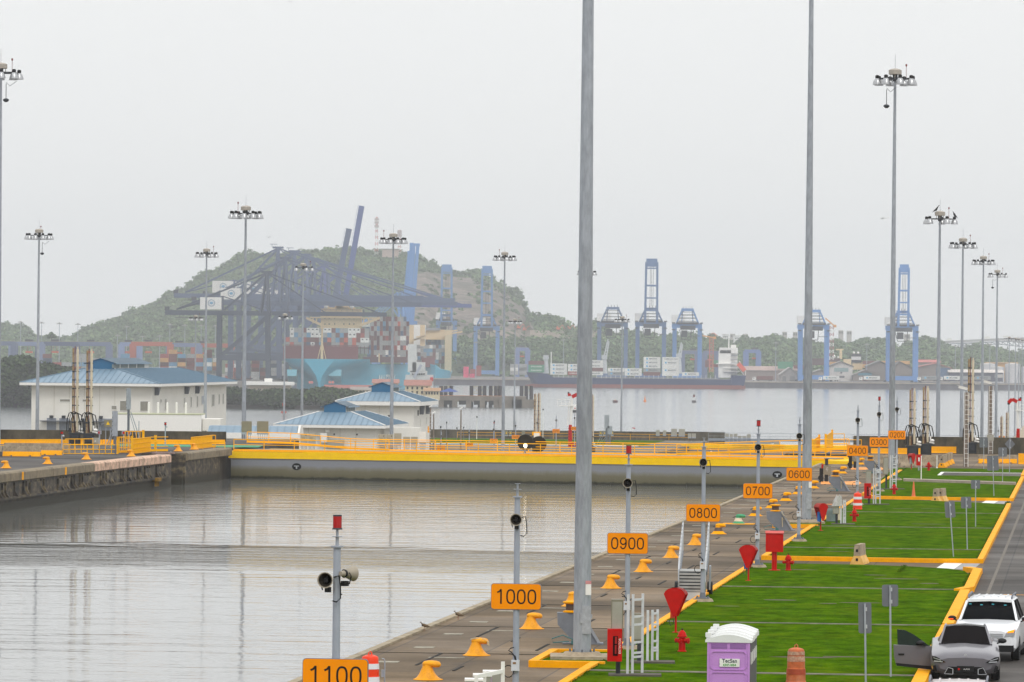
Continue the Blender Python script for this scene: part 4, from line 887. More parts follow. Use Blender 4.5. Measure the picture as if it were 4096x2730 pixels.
# ================================================================ CAPSTANS
def make_capstan():
    r = thing('mooring_capstan', 'x', 'capstan', (0, 0, 0))
    m = MB(); m.prismy([(-.58, 1.0), (.28, 1.0), (.72, .04), (.0, .04), (-.22, .25), (-.56, .62)], -.22, .22); m.box((.25, 0, .02), (1.3, .7, .05)); m.build('pedestal', M('capstan_grey', '74787f', .5, var=.1), r)
    m = MB(); m.beam((.18, -.25, 1.0), (.78, -.25, .02), .05, .09); m.build('edge_plate', GALV, r)
    m = MB(); m.lathe([(.27, 0), (.28, .04), (.2, .07)], (-.12, 0, 1.0), 16); m.lathe([(.2, 0), (.28, .04), (.28, .08), (.18, .1)], (-.12, 0, 1.27), 16); m.build('drum_flange', YEL, r)
    m = MB(); m.cyl((-.12, 0, 1.05), (-.12, 0, 1.3), .19, n=14); m.build('drum', M('drum_dark', '51423a', .6, var=.3), r)
    m = MB(); m.tube([(.2, -.28, 1.0), (.3, -.3, .8), (.42, -.3, .75), (.33, -.3, .55), (.22, -.3, .7), (.24, -.3, .2)], .022); m.build('rope', M('rope', 'c3b492', .9), r)
    m = MB(); m.box((-.05, -.45, .07), (.16, .1, .13)); m.tube([(-.05, -.42, .15), (-.4, -.45, .3), (-.75, -.45, .18), (-.7, -.45, .06), (-.2, -.42, .1)], .02); m.build('foot_switch', M('teal', '3f6f70', .5), r)
    return r
CP = make_capstan(); first = True
for k, x, y, lb in (('S', 1600, 385, 'grey mooring capstan with yellow drum, left of the square red box'), ('L', 870, 1450, 'grey mooring capstan with a coiled rope left of the 0400 sign pole'), ('R', 250, 1185, 'grey mooring capstan half hidden behind the massive foreground mast'), ('L', 1350, 1200, 'farthest grey capstan, behind the 0300 sign pole')):
    p = G2(k, x, y); 
    if first: o = CP; o.location = p; o.rotation_euler.z = 0; first = False
    else: o = dup(CP, p, 0)
    o['label'] = lb; o['group'] = 'mooring capstans along the apron'
# control stands with hazard plates
def ctrl(label, loc, s=1.0):
    r = thing('control_stand', label, 'control cabinet', loc)
    m = MB(); m.box((0, 0, .78*s), (.52*s, .35, .6*s)); c = m.build('steel_case', OLIVE, r)
    for i, (a, b) in enumerate(((-.06, .1), (.04, .12), (-.06, 0), (.04, .02), (0, -.1))): m = MB(); m.box((a, -.18, .82*s+b), (.05, .01, .04)); m.build('button', WHITE, c)
    m = MB(); m.box((-.38*s, -.05, .45*s), (.25, .4, .9*s)); m.lathe([(.2, -.1), (.2, .1)], (-.42*s, -.2, .3), 12, ax='Y'); m.build('motor', BLACK, r)
    m = MB(); m.cyl((-.3*s, -.05, .9*s), (-.3*s, -.05, 1.15*s), .09, n=10); m.build('red_cap', RED, r)
    for i in range(4): m = MB(); m.cyl((-.15+.1*i, 0, .05), (-.15+.1*i, 0, .5*s), .025, n=6); m.build('pipe', BLACK, r)
    m = MB(); m.cyl((.0, .6, 0), (.0, .6, 1.5*s), .12, n=10); m.box((0, .6, 1.5*s), (.34, .34, .06)); m.build('drum', DARKS, r)
    return r
ctrl('olive control cabinet with black motor and red cap, beside a yellow bollard', G2('L', 725, 1320), 1.1)
ctrl('farther olive control cabinet with red cap behind the 0400 sign', G2('L', 1125, 1130), 1.15)
for k, pts, lb in (('L', ((640, 1315), (740, 1312), (850, 1350), (640, 1352)), 'orange deck plate with black seam left of the capstan rope'), ('L', ((965, 1318), (1160, 1310), (1205, 1335), (1165, 1362), (960, 1355)), 'orange deck plate in front of the 0400 sign pole'), ('L', ((1055, 1118), (1290, 1118), (1300, 1152), (1060, 1148)), 'orange deck plate beside the farther control cabinet'), ('L', ((1470, 1115), (1535, 1140), (1470, 1158)), 'orange triangular deck plate by the ladder frame')):
    P = [G2(k, x, y) for x, y in pts]; c = sum(P, Vector())/len(P); m = MB(); m.prism([((p-c).x, (p-c).y) for p in P][::-1], 0, .02); r = m.build('deck_plate', M('plate_orange', 'f09a3e', .6, var=.1, dirt=.25), None, c); tag(r, lb, 'deck plate')
    m = MB(); m.beam((-.9, .9*0+.6, .022), (.1, -.6, .022), .07, .006); m.build('seam', BLACK, r)
# ================================================================ DRUMS, CONES
def drum(label, loc, stripes, body, h=1.0, rz=0.0, handle=True):
    r = thing('traffic_drum', label, 'traffic barrel', loc, rz)
    prof = [(.285, 0), (.285, .06), (.27, .08), (.268, .24), (.26, .25), (.258, .42), (.25, .43), (.248, .6), (.24, .61), (.238, .78), (.23, .79), (.225, .93), (.20, .965), (.1, 1.0), (.02, 1.01)]
    m = MB(); m.lathe([(a, z*h) for a, z in prof], n=20); m.build('barrel', body, r)
    for z0, z1, mt in stripes: m = MB(); m.lathe([(.288-.055*z0, z0*h), (.288-.055*z1, z1*h)], n=20, capb=False, capt=False); m.build('stripe', mt, r)
    m = MB(); m.tube([(-.05, 0, .99*h), (-.035, 0, 1.07*h), (0, 0, 1.1*h), (.035, 0, 1.07*h), (.05, 0, .99*h)], .018); m.build('handle', body, r)
    return r
ORD = M('drum_orange', 'ee3d10', .45, var=.06); OLD = M('drum_faded', 'c06236', .7, var=.25, scale=5, dirt=.35, dirtc='a98d78'); RFL = M('reflective_white', 'e2e2e4', .35, var=.04); RFO = M('worn_stripe', 'b5917b', .7, var=.4, scale=12, dirt=.6, dirtc='b5532c')
drum('clean orange and white striped barrel behind a hydrant on the lawn', G2('N', 1500, 488, .1), [(.26, .4, RFL), (.62, .77, RFL)], ORD)
p = DP(1481, 2619, 139); drum('orange and white barrel beside the 1100 sign on the apron', Vector((p.x, p.y, 0)), [(.26, .41, RFL), (.62, .77, RFL)], ORD)
m = MB(); m.tube([(.32, 0, .9), (.37, 0, .9), (.4, 0, .85), (.4, 0, .2), (.4, 0, 0)], .02); m.box((.36, 0, .5), (.1, .06, .2)); tag(m.build('bent_pipe', GALV, None, Vector((p.x, p.y, 0))), 'thin bent steel pipe standing right of the barrel near the 1100 sign', 'pipe')
p = DP(3185, 2605, 142.6); drum('faded dirty orange barrel on the lawn beside the toilets', Vector((p.x, p.y, .1)), [(.80, .9, RFO), (.62, .77, RFO), (.26, .41, M('stripe_red', 'a8482c', .7, var=.3))], OLD)
r = thing('traffic_cone', 'small faded orange cone standing on the far lawn', 'traffic cone', G2('M', 190, 1520, .13))
m = MB(); m.lathe([(.13, 0), (.12, .03), (.03, .95), (.01, .96)], n=14); m.build('cone', M('cone_orange', 'dd6f45', .6, var=.1), r); m = MB(); m.box((0, 0, .01), (.3, .3, .03)); m.build('foot', M('cone_orange', 'dd6f45'), r)
# ================================================================ PORTABLE TOILETS
def toilet(label, loc, rz=0.0):
    r = thing('portable_toilet', label, 'portable toilet', loc, rz, 'purple portable toilets in a row')
    PU = M('toilet_purple', 'c08ace', .45, var=.05, scale=2); DG = M('toilet_grey', '4b4c52', .5); W = 1.06
    m = MB(); m.box((0, .56, 1.05), (W, 1.1, 2.06)); m.box((0, .56, .04), (W+.06, 1.16, .1)); m.build('shell', DG, r)
    m = MB(); m.box((0, .0, 1.05), (W-.1, .04, 1.98)); m.box((-W/2+.025, -.0, 1.05), (.05, .07, 2.04)); m.box((W/2-.025, -.0, 1.05), (.05, .07, 2.04)); f = m.build('rear_panel', PU, r)
    for x in (-.235, .235):
        m = MB(); m.box((x, -.022, 1.93), (.4, .02, .12)); m.build('vent', M('vent_purple', '8f62a0', .6), f)
    m = MB()
    for z0, z1, c in ((1.35, 1.8, .06), (.85, 1.28, .05), (.3, .8, .05)):
        P = [(-.44, z0+c), (-.44, z1-c), (-.44+c, z1), (.44-c, z1), (.44, z1-c), (.44, z0+c), (.44-c, z0), (-.44+c, z0)]
        for a, b in zip(P, P[1:]+P[:1]): m.beam((a[0], -.025, a[1]), (b[0], -.025, b[1]), .035, .03)
    m.build('moulded_rib', PU, f)
    m = MB(); m.box((.03, -.045, 1.52), (.5, .012, .2)); q = m.build('label_plate', WHITE, f)
    text_mesh('TecSan', .13, 'lettering', M('txt_dark', '33404c', .6), q, (.03, -.053, 1.565), off=.002); text_mesh('6347-3054', .075, 'lettering', M('txt_green', '3f9a3a', .6), q, (.03, -.053, 1.465), off=.0015)
    m = MB(); A = [(-W/2-.05+ (W+.1)*i/10, 2.08+.14*math.sin(math.pi*i/10)) for i in range(11)]
    for j, (y0, y1, dz) in enumerate(((-.05, .3, 0), (.3, .62, .05), (.62, .95, .09), (.95, 1.16, .04))):
        m.prismy([(x, z+dz) for x, z in A] + [(W/2+.05, 2.02), (-W/2-.05, 2.02)], y0, y1)
    m.box((-W/2+.02, .1, 2.2), (.14, .22, .1)); m.box((-W/2+.06, .5, 2.26), (.14, .22, .1)); m.build('roof', M('roof_white', 'dedfdd', .5, var=.03), r)
    for y in (.25, .7): m = MB(); m.box((W/2+.015, y, 1.62), (.02, .05, .3)); m.build('side_vent', WHITE, r)
    return r
base = DP(2915, 2578, 126.5); bz = Vector((base.x, base.y, .13))
for i, nm in enumerate(('front', 'middle', 'rearmost')): toilet('%s purple portable toilet with white roof and dark grey sides on the lawn' % nm, bz + Vector((.11*i, 1.25*i, 0)), RZ)
# ================================================================ SIGN BACKS
def sign_back(label, k, bx, by, tx, ty, w, h, diamond=False, z=.13):
    p = G2(k, bx, by, z); t = DP(*cc(k, tx, ty), p.y)
    r = thing('road_sign', label, 'road sign', p, 0, 'grey backs of road signs on the lawn'); d = t-p
    m = MB(); m.beam((0, 0, 0), d, .05); m.build('post', GALV, r)
    R = Matrix.Rotation(math.atan2(d.x, d.z), 4, 'Y'); X = Matrix.Translation(d-(R @ Vector((0, 0, h*.46)))) @ R
    m = MB(); m.X = X
    if diamond: m.prismy([(0, -h/2), (w/2, 0), (0, h/2), (-w/2, 0)][::-1], .03, .045)
    else: m.prismy(rrect(w, h, .06)[::-1], .03, .045)
    pl = m.build('panel', M('sign_back', '6f7278', .5, .2, var=.1, scale=2), r)
    for zz in (.28, -.28): m = MB(); m.X = X; m.box((.035, .0, zz*h), (.045, .06, .1)); m.build('clip', ALU, pl)
    return r
SB = [('O', 1095, 1140, 1040, 380, .46, .74, 'leftmost of three grey sign backs on the middle lawn, panel tall and narrow'), ('O', 1288, 1045, 1270, 315, .49, .54, 'middle of three grey sign backs on the middle lawn'), ('O', 1403, 720, 1403, 78, .49, .47, 'grey sign back seen over the lane kerb, rightmost of the three'), ('U', 207, 1620, 195, 540, .36, .86, 'nearest grey sign back, tall narrow panel at the lower right'), ('U', 533, 1495, 525, 305, .46, .62, 'grey sign back with wide panel beyond the nearest one'), ('M', 1310, 1515, 1292, 960, .74, .98, 'grey sign back behind the walkway kerb near the road'), ('M', 1430, 1325, 1432, 845, .62, .66, 'square grey sign back by the far end of the lawn'), ('M', 1168, 1140, 1168, 705, .66, .8, 'grey sign back beside the brown ladder pole')]
for k, bx, by, tx, ty, w_, h_, lb in SB: sign_back(lb, k, bx, by, tx, ty, w_, h_)
sign_back('diamond shaped grey sign back near the right edge', 'M', 1525, 1210, 1535, 712, .8, .95, True)
# jersey barriers on the lawn and lane ends
def jb(label, k, x, y, rz, L=1.2, h=.95, z=.1, low=YEL, **kw): return jersey('jersey_barrier', label, G2(k, x, y, z), rz, L, h, CONC, low, **kw)
CREAM = M('worn_yellow', 'e0b060', .7, var=.2)
jb('concrete barrier standing end on across the nearer lane kerb', 'N', 1530, 1240, math.pi/2-.2, 1.9, .88, 0, CREAM)
jb('left of two concrete barriers end on at the second lane', 'O', 865, 383, math.pi/2-.25, 1.5, .85, 0, CREAM); jb('right of two concrete barriers end on at the second lane', 'O', 935, 378, math.pi/2-.25, 1.5, .85, 0, CREAM)
for i, (x, y, lb) in enumerate(((595, 1118, 'front'), (625, 1100, 'second'), (665, 1082, 'third'), (700, 1065, 'rear'))): jb('%s one of four leaning concrete barriers at the lawn end' % lb, 'M', x, y, math.pi/2-.25, 1.2, .95, .05)
for x0, x1, y, lb, low in ((20, 250, 1105, 'long pale concrete barrier behind the red hydrant, left part', CONC), (262, 515, 1105, 'long pale concrete barrier behind the red hydrant, right part', CONC), (1110, 1360, 1060, 'concrete barrier with orange foot left of a sign back at right', YEL), (1365, 1610, 1060, 'concrete barrier with orange foot right of the walkway sign backs', YEL)):
    a = G2('M', x0, y); b = G2('M', x1, y); jersey('jersey_barrier', lb, (a+b)/2, 0, (b-a).length, .95 if low is CONC else .72, CONC, low)
for x0, x1, lb in ((1220, 1575, 'left'), (1725, 1770, 'right')):
    a = G2('L', x0, 1075); b = G2('L', x1, 1075); jersey('jersey_barrier', 'grey concrete barrier behind the 0300 sign pole, %s one' % lb, (a+b)/2, 0, (b-a).length, .8, CONC, CONC)
for k, x0, x1, y, hh, lb in (('L', 1355, 1585, 922, .4, 'orange painted block behind the 0300 sign'), ('L', 1720, 1860, 930, .45, 'orange painted block left of a pipe mast base'), ('M', 240, 315, 932, .45, 'short orange block between the pipe masts'), ('M', 385, 755, 915, .5, 'long orange block below the parapet at right'), ('M', 1655, 1728, 1070, .75, 'orange block cut by the right picture edge')):
    a = G2(k, x0, y); b = G2(k, x1, y); m = MB(); W = (b-a).length; m.prismx([(-.28, 0), (.28, 0), (.2, .12), (.12, hh*1.2), (-.12, hh*1.2), (-.2, .12)], -W/2, W/2); tag(m.build('orange_barrier', YEL, None, (a+b)/2), lb, 'barrier')
for k, x, y0, y1, lb in (('M', 295, 1320, 955, 'thin white post standing on the far walkway'), ('M', 515, 1132, 948, 'thin white post at the far lawn end')):
    p = G2(k, x, y0, .1); t = DP(*cc(k, x, y1), p.y); m = MB(); m.cyl((0, 0, 0), (0, 0, t.z-p.z), .035, n=8); m.cyl((0, 0, 0), (0, 0, .12), .09, .05, 8); tag(m.build('white_post', WHITE, None, p), lb, 'post')
# ================================================================ GANGWAY TRAILER
p = G2('S', 525, 1262); r = thing('boarding_gangway', 'wheeled aluminium gangway with handrails parked behind the 0800 sign pole', 'gangway', p, RZ*.55)
W = 1.0
m = MB(); m.prismx([(0, .3), (.03, 1.06), (1.8, 1.06), (1.8, .8), (.6, .6), (.6, .3)], -W/2, W/2); [m.beam((x_, 1.7, .95), (x_, 5.2, 1.6), .06, .14) for x_ in (-W/2, W/2)]; m.build('ramp_body', GREYD, r)
m = MB(); m.box((0, -.01, .68), (W, .04, .76)); m.build('slat_gap_shade', DARKS, r)  # added dark sheet, puts the shade between the slats into colour
for i in range(6): m = MB(); m.box((0, -.06, .37+i*.125), (W*.98, .08, .08)); m.build('slat', M('slat_alu', 'a5a6a4', .5, .3, var=.2), r)
m = MB(); m.box((0, -.06, .16), (W+.04, .04, .3)); m.build('front_panel', M('front_alu', 'c9c9c6', .5, .2, var=.1), r)
m = MB(); m.box((0, .9, 1.09), (W*.96, 1.8, .03)); m.build('deck', M('deck_alu', 'a2a29e', .6, .2, var=.1), r)
for s in (-1, 1):
    m = MB(); x = s*W/2; m.tube([(x, .02, .35), (x, -.08, .7), (x, .0, 1.15), (x, .35, 1.5), (x, 5.2, 2.75)], .03); m.cyl((x, .3, 1.3), (x, 5.2, 2.3), .022, n=6); m.cyl((x, 5.2, 1.6), (x, 5.2, 2.8), .03, n=6); rr = m.build('handrail', ALU, r)
    for i in range(10): y = .4+i*.52; m = MB(); m.cyl((x, y, 1.05+y*.135), (x, y, 1.45+y*.27), .02, n=6); m.build('baluster', ALU, rr)
for s in (-1, 1): m = MB(); m.lathe([(.1, -.1), (.3, -.1), (.3, .1), (.1, .1)], (s*.62, 2.6, .3), 16, ax='X'); m.build('wheel', BLACK, r)
m = MB(); m.box((.62, 2.6, .75), (.06, .9, .9)); m.build('mudguard', GALV, r)
# aluminium boxes at the bottom edge near the 1000 pole
for i, (x, y, lb) in enumerate(((290, 1545, 'left'), (385, 1490, 'middle'), (500, 1450, 'right'))):
    xx, yy = cc('Q', x, y); p = DP(xx, yy, 121-i*-1.5); m = MB(); m.box((0, 0, p.z/2-.1), (.42, .5, p.z)); r = tag(m.build('equipment_case', CAB, None, Vector((p.x, p.y, 0.1))), 'steel case with pale lid at the bottom edge, %s of three' % lb, 'cabinet'); m = MB(); m.box((0, 0, p.z-.08), (.46, .55, .05)); m.build('lid', WHITE, r); m = MB(); m.box((.215, 0, p.z-.3), (.01, .45, .3)); m.build('purple_side', M('toilet_purple', 'c08ace'), r)
xx, yy = cc('Q', 627, 1375); p = DP(xx, yy, 120); r = thing('guard_rail', 'white painted guard rail at the bottom edge left of the 1000 pole', 'frame', Vector((p.x, p.y, 0.1)))
m = MB(); m.box((0, 0, p.z/2), (.09, .09, p.z)); m.box((-.62, -.9, p.z/2-.13), (.09, .09, p.z-.25)); m.box((-.42, -.6, p.z/2-.1), (.07, .07, p.z-.2)); m.build('upright_bar', WHITE, r); m = MB(); m.beam((0, 0, p.z-.22), (-.62, -.9, p.z-.3), .06, .09); m.build('top_bar', WHITE, r)
# ladder poles near the right edge
def ladder_pole(label, x, ytop, ybase, w=.28, side=1, cam_=True, zb=.0):
    p = GP(x, ybase, zb); t = DP(x, ytop, p.y); h = t.z-p.z
    r = thing('camera_pole', label, 'camera pole', p)
    m = MB(); m.lathe([(w*.62, 0), (w*.5, h)], n=10); m.build('concrete_pole', M('brown_pole', '7f7266', .85, var=.15, scale=3), r)
    m = MB()
    for s in (-1, 1): m.box((s*w*.55+side*w*.2, -.25, h*.5), (.04, .04, h))
    m.build('ladder_rail', WHITE, r)
    for k in range(int(h/.4)): m = MB(); m.cyl((-w*.55+side*w*.2, -.25, .3+k*.4), (w*.55+side*w*.2, -.25, .3+k*.4), .018, n=5); m.build('rung', WHITE, r)
    if cam_:
        m = MB(); m.X = Matrix.Translation((-.25, -.1, h+.35)) @ Matrix.Rotation(.25, 4, 'Y'); m.box((0, 0, 0), (.75, .22, .2)); m.box((-.1, 0, .11), (.85, .26, .03)); m.build('camera_housing', WHITE, r); m = MB(); m.beam((0, 0, h), (.05, 0, h+.3), .08); m.build('bracket', GALV, r)
    return r
ladder_pole('camera pole with white ladder standing at the end of the far lawn', 3861, 1570, 1868)
ladder_pole('brown camera pole with a steel box and side rungs near the right edge', *[(lambda a: a[0])((cc('M', 1252, 0),)) [0]], 1545, 1812, .34) if False else ladder_pole('brown camera pole with side rungs right of the lawn end', 3959, 1545, 1816, .34)
m = MB(); m.box((0, 0, 0), (.6, .4, .55)); tag(m.build('pole_box', CAB, None, DP(3959, 1751, 455) + Vector((0, -.6, 0))), 'steel box fixed on the brown camera pole near the right edge', 'box')
# pipe masts on the right quay
for x, yt, yb, lb in ((3650, 1560, 1830, 'beige pipe mast with hose loops behind the 0200 sign'), (3703, 1550, 1822, 'beige pipe mast right of the one behind the 0200 sign'), (3883, 1437, 1816, 'tallest beige pipe mast with hoses beside the white ladder'), ):
    mast_at(lb, x, yt, yb, z=0)
for x, yt, lb in ((2141, 1577, 'thin beige pipe mast beyond the gate, left of a close pair'), (2156, 1575, 'thin beige pipe mast beyond the gate, right of a close pair'), (2370, 1582, 'thin pipe mast seen right behind the massive foreground mast'), (4007, 1668, 'small distant beige pipe mast near the right edge'), (4029, 1652, 'small distant pale pipe mast beside the bunched masts')):
    p = DP(x, 1780, 880); t = DP(x, yt, 880); pipe_mast(lb, Vector((p.x, p.y, Z2)), t.z-Z2, w=.2)
# railings and plates around the right gate landing
def rr(label, pts, z=0, **k):
    ps = [G2('L', x, y, z) for x, y in pts]; o = ps[0].copy(); return railing(label, [p-o for p in ps], loc=o, **k)
rr('yellow railing of the right gate landing behind the 0400 sign, front', [(775, 1030), (1005, 1028)], h=1.5, rails=(1.0, .7, .4, .06), gap=2.6, toe=.15)
rr('yellow railing of the right gate landing behind the 0400 sign, rear', [(790, 960), (965, 958)], h=2.0, rails=(1.0, .72, .45), gap=2)
rr('yellow railing right of the 0400 sign on the far landing', [(1000, 880), (1205, 878)], h=1.0, rails=(1.0, .5, .06), gap=2.2)
def leaf(label, pts, h):
    ps = [G2('L', x, y) for x, y in pts]; o = ps[0].copy(); a, b = Vector((0, 0, 0)), ps[1]-o
    r = thing('swing_barrier', label, 'swing barrier', o); m = MB()
    for q in (0, .05, .1): pass
    m.beam(a+Vector((0, 0, h*.5)), b+Vector((0, 0, h*.5)), .05, h*.9); m.build('leaf_panel', YELR, r)
    for q in (.25, .5, .75, .98): m = MB(); m.beam(a+Vector((0, -.05, h*q)), b+Vector((0, -.05, h*q)), .06); m.build('bar', YELR, r)
    for e in (a, b): m = MB(); m.box(e+Vector((0, 0, h*.55)), (.2, .2, h*1.1)); m.build('end_post', YELR, r)
    return r
leaf('yellow swing barrier leaf left of the gap at the right gate end', [(515, 985), (615, 915)], 1.55)
leaf('yellow swing barrier leaf right of the gap at the right gate end', [(705, 945), (795, 870)], 1.75)
m = MB(); m.box((0, 0, .3), (5.2, 3.0, .6)); tag(m.build('hinged_ramp', DARKS, None, G2('L', 610, 1012)), 'dark steel ramp in the gap between the yellow swing barriers', 'ramp')
# black floodlight discs on the gate walkway
def disc(label, p, lit):
    r = thing('round_floodlight', label, 'floodlight', p); m = MB(); m.lathe([(.66, .0), (.69, -.03), (.69, -.1), (.66, -.12), (.05, -.06)], (0, 0, 0), 28, ax='Y'); m.build('black_disc', BLACK, r)
    m = MB(); m.cyl((0, .1, -1.4), (0, .05, -.2), .04, n=6); m.cyl((-.3, .1, -1.4), (0, .05, -.6), .025, n=6); m.build('stand', DARKS, r)
    if lit: m = MB(); m.prismy([(x-.0, z-.28) for x, z in rrect(.26, .26, .05)], -.2, -.13); m.build('lamp', M('lamp_glow', 'fff4dc', .3, emit=6), r); m = MB(); m.box((0, -.1, -.5), (.2, .2, .12)); m.tube([(0, -.1, -.55), (-.05, -.2, -.9), (.1, -.3, -1.15), (.6, -.5, -1.3)], .02); m.build('lamp_bracket', ALU, r)
    return r
p = DP(2102, 1770, 437.5); disc('large black disc with a bright lamp on the gate walkway', p, True)
p = DP(2155, 1777, 444); disc('second black disc partly hidden behind the lit one', p, False)
r = thing('camera_case', 'pale camera case on a yellow frame above the black discs', 'camera case', DP(2147, 1742, 447)); m = MB(); m.box((0, 0, 0), (.5, .3, .4)); m.build('case', WHITE, r); m = MB(); m.box((-.05, .25, .15), (.7, .1, .3)); m.build('yellow_frame', YELR, r); m = MB(); m.box((0, .2, -.9), (.08, .08, 1.4)); m.build('stand', YELR, r)
# steel cabinets standing on the gate walkway
def cabinet(label, x0, x1, y0, y1, Yd, legs=.5, mat=CAB, group='steel cabinets behind the gate railing', but=False):
    c = DP((x0+x1)/2, (y0+y1)/2, Yd); W = (x1-x0)/F*Yd; Hh = (y1-y0)/F*Yd
    r = thing('steel_cabinet', label, 'cabinet', c, 0, group); m = MB(); m.box((0, .15, 0), (W, .35, Hh)); m.build('case', mat, r)
    m = MB(); m.box((0, -.03, 0), (W*.9, .012, Hh*.9)); d = m.build('door', mat, r)
    if but:
        for i in range(3):
            for j in range(3): m = MB(); m.box((-W*.25+i*W*.15, -.045, -Hh*.2+j*Hh*.12), (W*.06, .01, Hh*.04)); m.build('indicator', BLACK, d)
        m = MB(); m.box((W*.25, -.045, Hh*.3), (W*.12, .01, Hh*.1)); m.build('switch', BLACK, d)
    m = MB(); m.box((0, .1, -Hh/2-.1), (W, .3, .2)); m.build('plinth', GREYP, r)
    for i in range(5): m = MB(); m.beam((-W*.4+i*W*.2, .1, -Hh/2-.2), (-W*.35+i*W*.17, .1, -Hh/2-.2-legs), .03); m.build('cable', BLACK, r)
    return r
gy = 452
for x0, x1, y0, y1, lb, but in ((28, 0, 0, 0, '', 0),)[1:] + ((1202, 1231, 1735, 1769, 'cabinet with indicator lamps left of its twin, before the small white house', 1), (1234, 1263, 1735, 1769, 'cabinet with indicator lamps, right one of the left pair', 1), (1514, 1542, 1738, 1774, 'first steel cabinet right of the house corner, with indicator lamps', 1), (1545, 1573, 1738, 1774, 'second steel cabinet right of the house corner, with indicator lamps', 1), (1577, 1606, 1734, 1775, 'third and taller plain cabinet right of the house corner', 0), (1613, 1640, 1748, 1774, 'low shiny cabinet, left of two at the house end', 0), (1644, 1671, 1748, 1774, 'low shiny cabinet, right of two at the house end', 0), (1678, 1704, 1728, 1768, 'tall white cabinet at the right end of the cabinet row', 0)):
    cabinet(lb, x0, x1, y0, y1, gy, mat=WHITE if 'white cabinet' in lb else CAB, but=but)
cabinet('large tall stainless cabinet above the gate railing, left one', 966, 1007, 1686, 1730, gy, mat=OLIVE); cabinet('large tall stainless cabinet above the gate railing, right one', 1028, 1074, 1686, 1730, gy, mat=OLIVE)
# birds
def wader(label, loc, rz=0.0, s=1.0, dark='3d3226'):
    r = thing('bird', label, 'bird', loc, rz)
    B = M('bird_brown', '6b5a45', .8, var=.3, scale=20); D = M('bird_dark', dark, .8)
    m = MB(); R = []
    for x, z, rx in ((-.2, .13, .008), (-.14, .15, .03), (-.06, .17, .055), (.02, .19, .06), (.08, .215, .045), (.11, .25, .028), (.125, .28, .026), (.15, .295, .022), (.165, .295, .008), (.195, .29, .003)):
        R.append([Vector((x*s, rx*.8*math.cos(a)*s, z*s+rx*math.sin(a)*s)) for a in [i*math.pi/5 for i in range(10)]])
    m.loft(R); m.build('body', B, r)
    m = MB(); m.cyl((.0, .02, 0), (.01, .02, .15*s), .006, n=5); m.cyl((.03, -.02, 0), (.02, -.02, .15*s), .006, n=5); m.build('legs', M('bird_leg', '8a5a4a'), r)
    m = MB(); m.ell((.085*s, 0, .2*s), (.03*s, .036*s, .045*s), 6); m.build('dark_breast', D, r)
    return r
wader('brown wading bird standing with drooping tail near the quay edge, nearest one', G2('P', 1288, 1128), math.pi+.3, 1.0)
wader('brown and black wading bird at the quay edge, farther one', G2('P', 1578, 1030), math.pi+.1, 1.0)
def vulture(label, p, s=1.0, rz=0.0):
    r = thing('vulture', label, 'bird', p, rz); m = MB(); R = []
    for x, z, q in ((-.42, -.12, .02), (-.3, 0, .06), (-.12, .12, .13), (.05, .28, .15), (.13, .42, .09), (.17, .5, .05), (.22, .55, .045), (.26, .55, .02), (.31, .52, .008)): R.append([Vector((x*s, q*math.cos(a)*s, (z+q*math.sin(a))*s)) for a in [i*math.pi/5 for i in range(10)]])
    m.loft(R); m.build('body', BLACK, r); m = MB(); m.cyl((.0, .05, 0), (.0, .05, .2*s), .02, n=5); m.cyl((.0, -.05, 0), (.0, -.05, .2*s), .02, n=5); m.build('legs', BLACK, r)
q = [o for o in COL.objects if 'two black vultures' in str(o.get('label', ''))][0].location
vulture('black vulture leaning on the cover of a mast head', q+Vector((-.35, -.2, 32.1)), 1.0); vulture('black vulture upright on the rightmost lamp of the same mast head', q+Vector((1.45, -.1, 31.55)), .9, math.pi*.75)
# ================================================================ CARS
def sect(y, pts):   # pts from bottom centre outwards to top centre (x, z), mirrored
    L = [Vector((x, y, z)) for x, z in pts]; R = [Vector((-x, y, z)) for x, z in reversed(pts)]
    return L + R
def wheel(r, x, y, rad=.36, w=.24, alloy=None):
    s = 1 if x > 0 else -1
    m = MB(); m.lathe([(rad*.6, -w/2), (rad*.93, -w/2), (rad, -w/2+.03), (rad, w/2-.03), (rad*.93, w/2), (rad*.6, w/2)], (x, y, rad), 24, ax='X'); t = m.build('wheel', M('tyre', '17181a', .8), r)
    m = MB(); m.lathe([(.01, 0), (rad*.6, 0)], (x+s*w*.38, y, rad), 20, ax='X', capb=False, capt=False)
    for k in range(5): a = 2*math.pi*k/5; m.beam((x+s*w*.42, y, rad), (x+s*w*.42, y+rad*.55*math.cos(a), rad+rad*.55*math.sin(a)), .04, .07)
    m.build('rim', alloy or ALU, t)
def xz(pts, y, off=.0): return [Vector((x, y+off, z)) for x, z in pts]
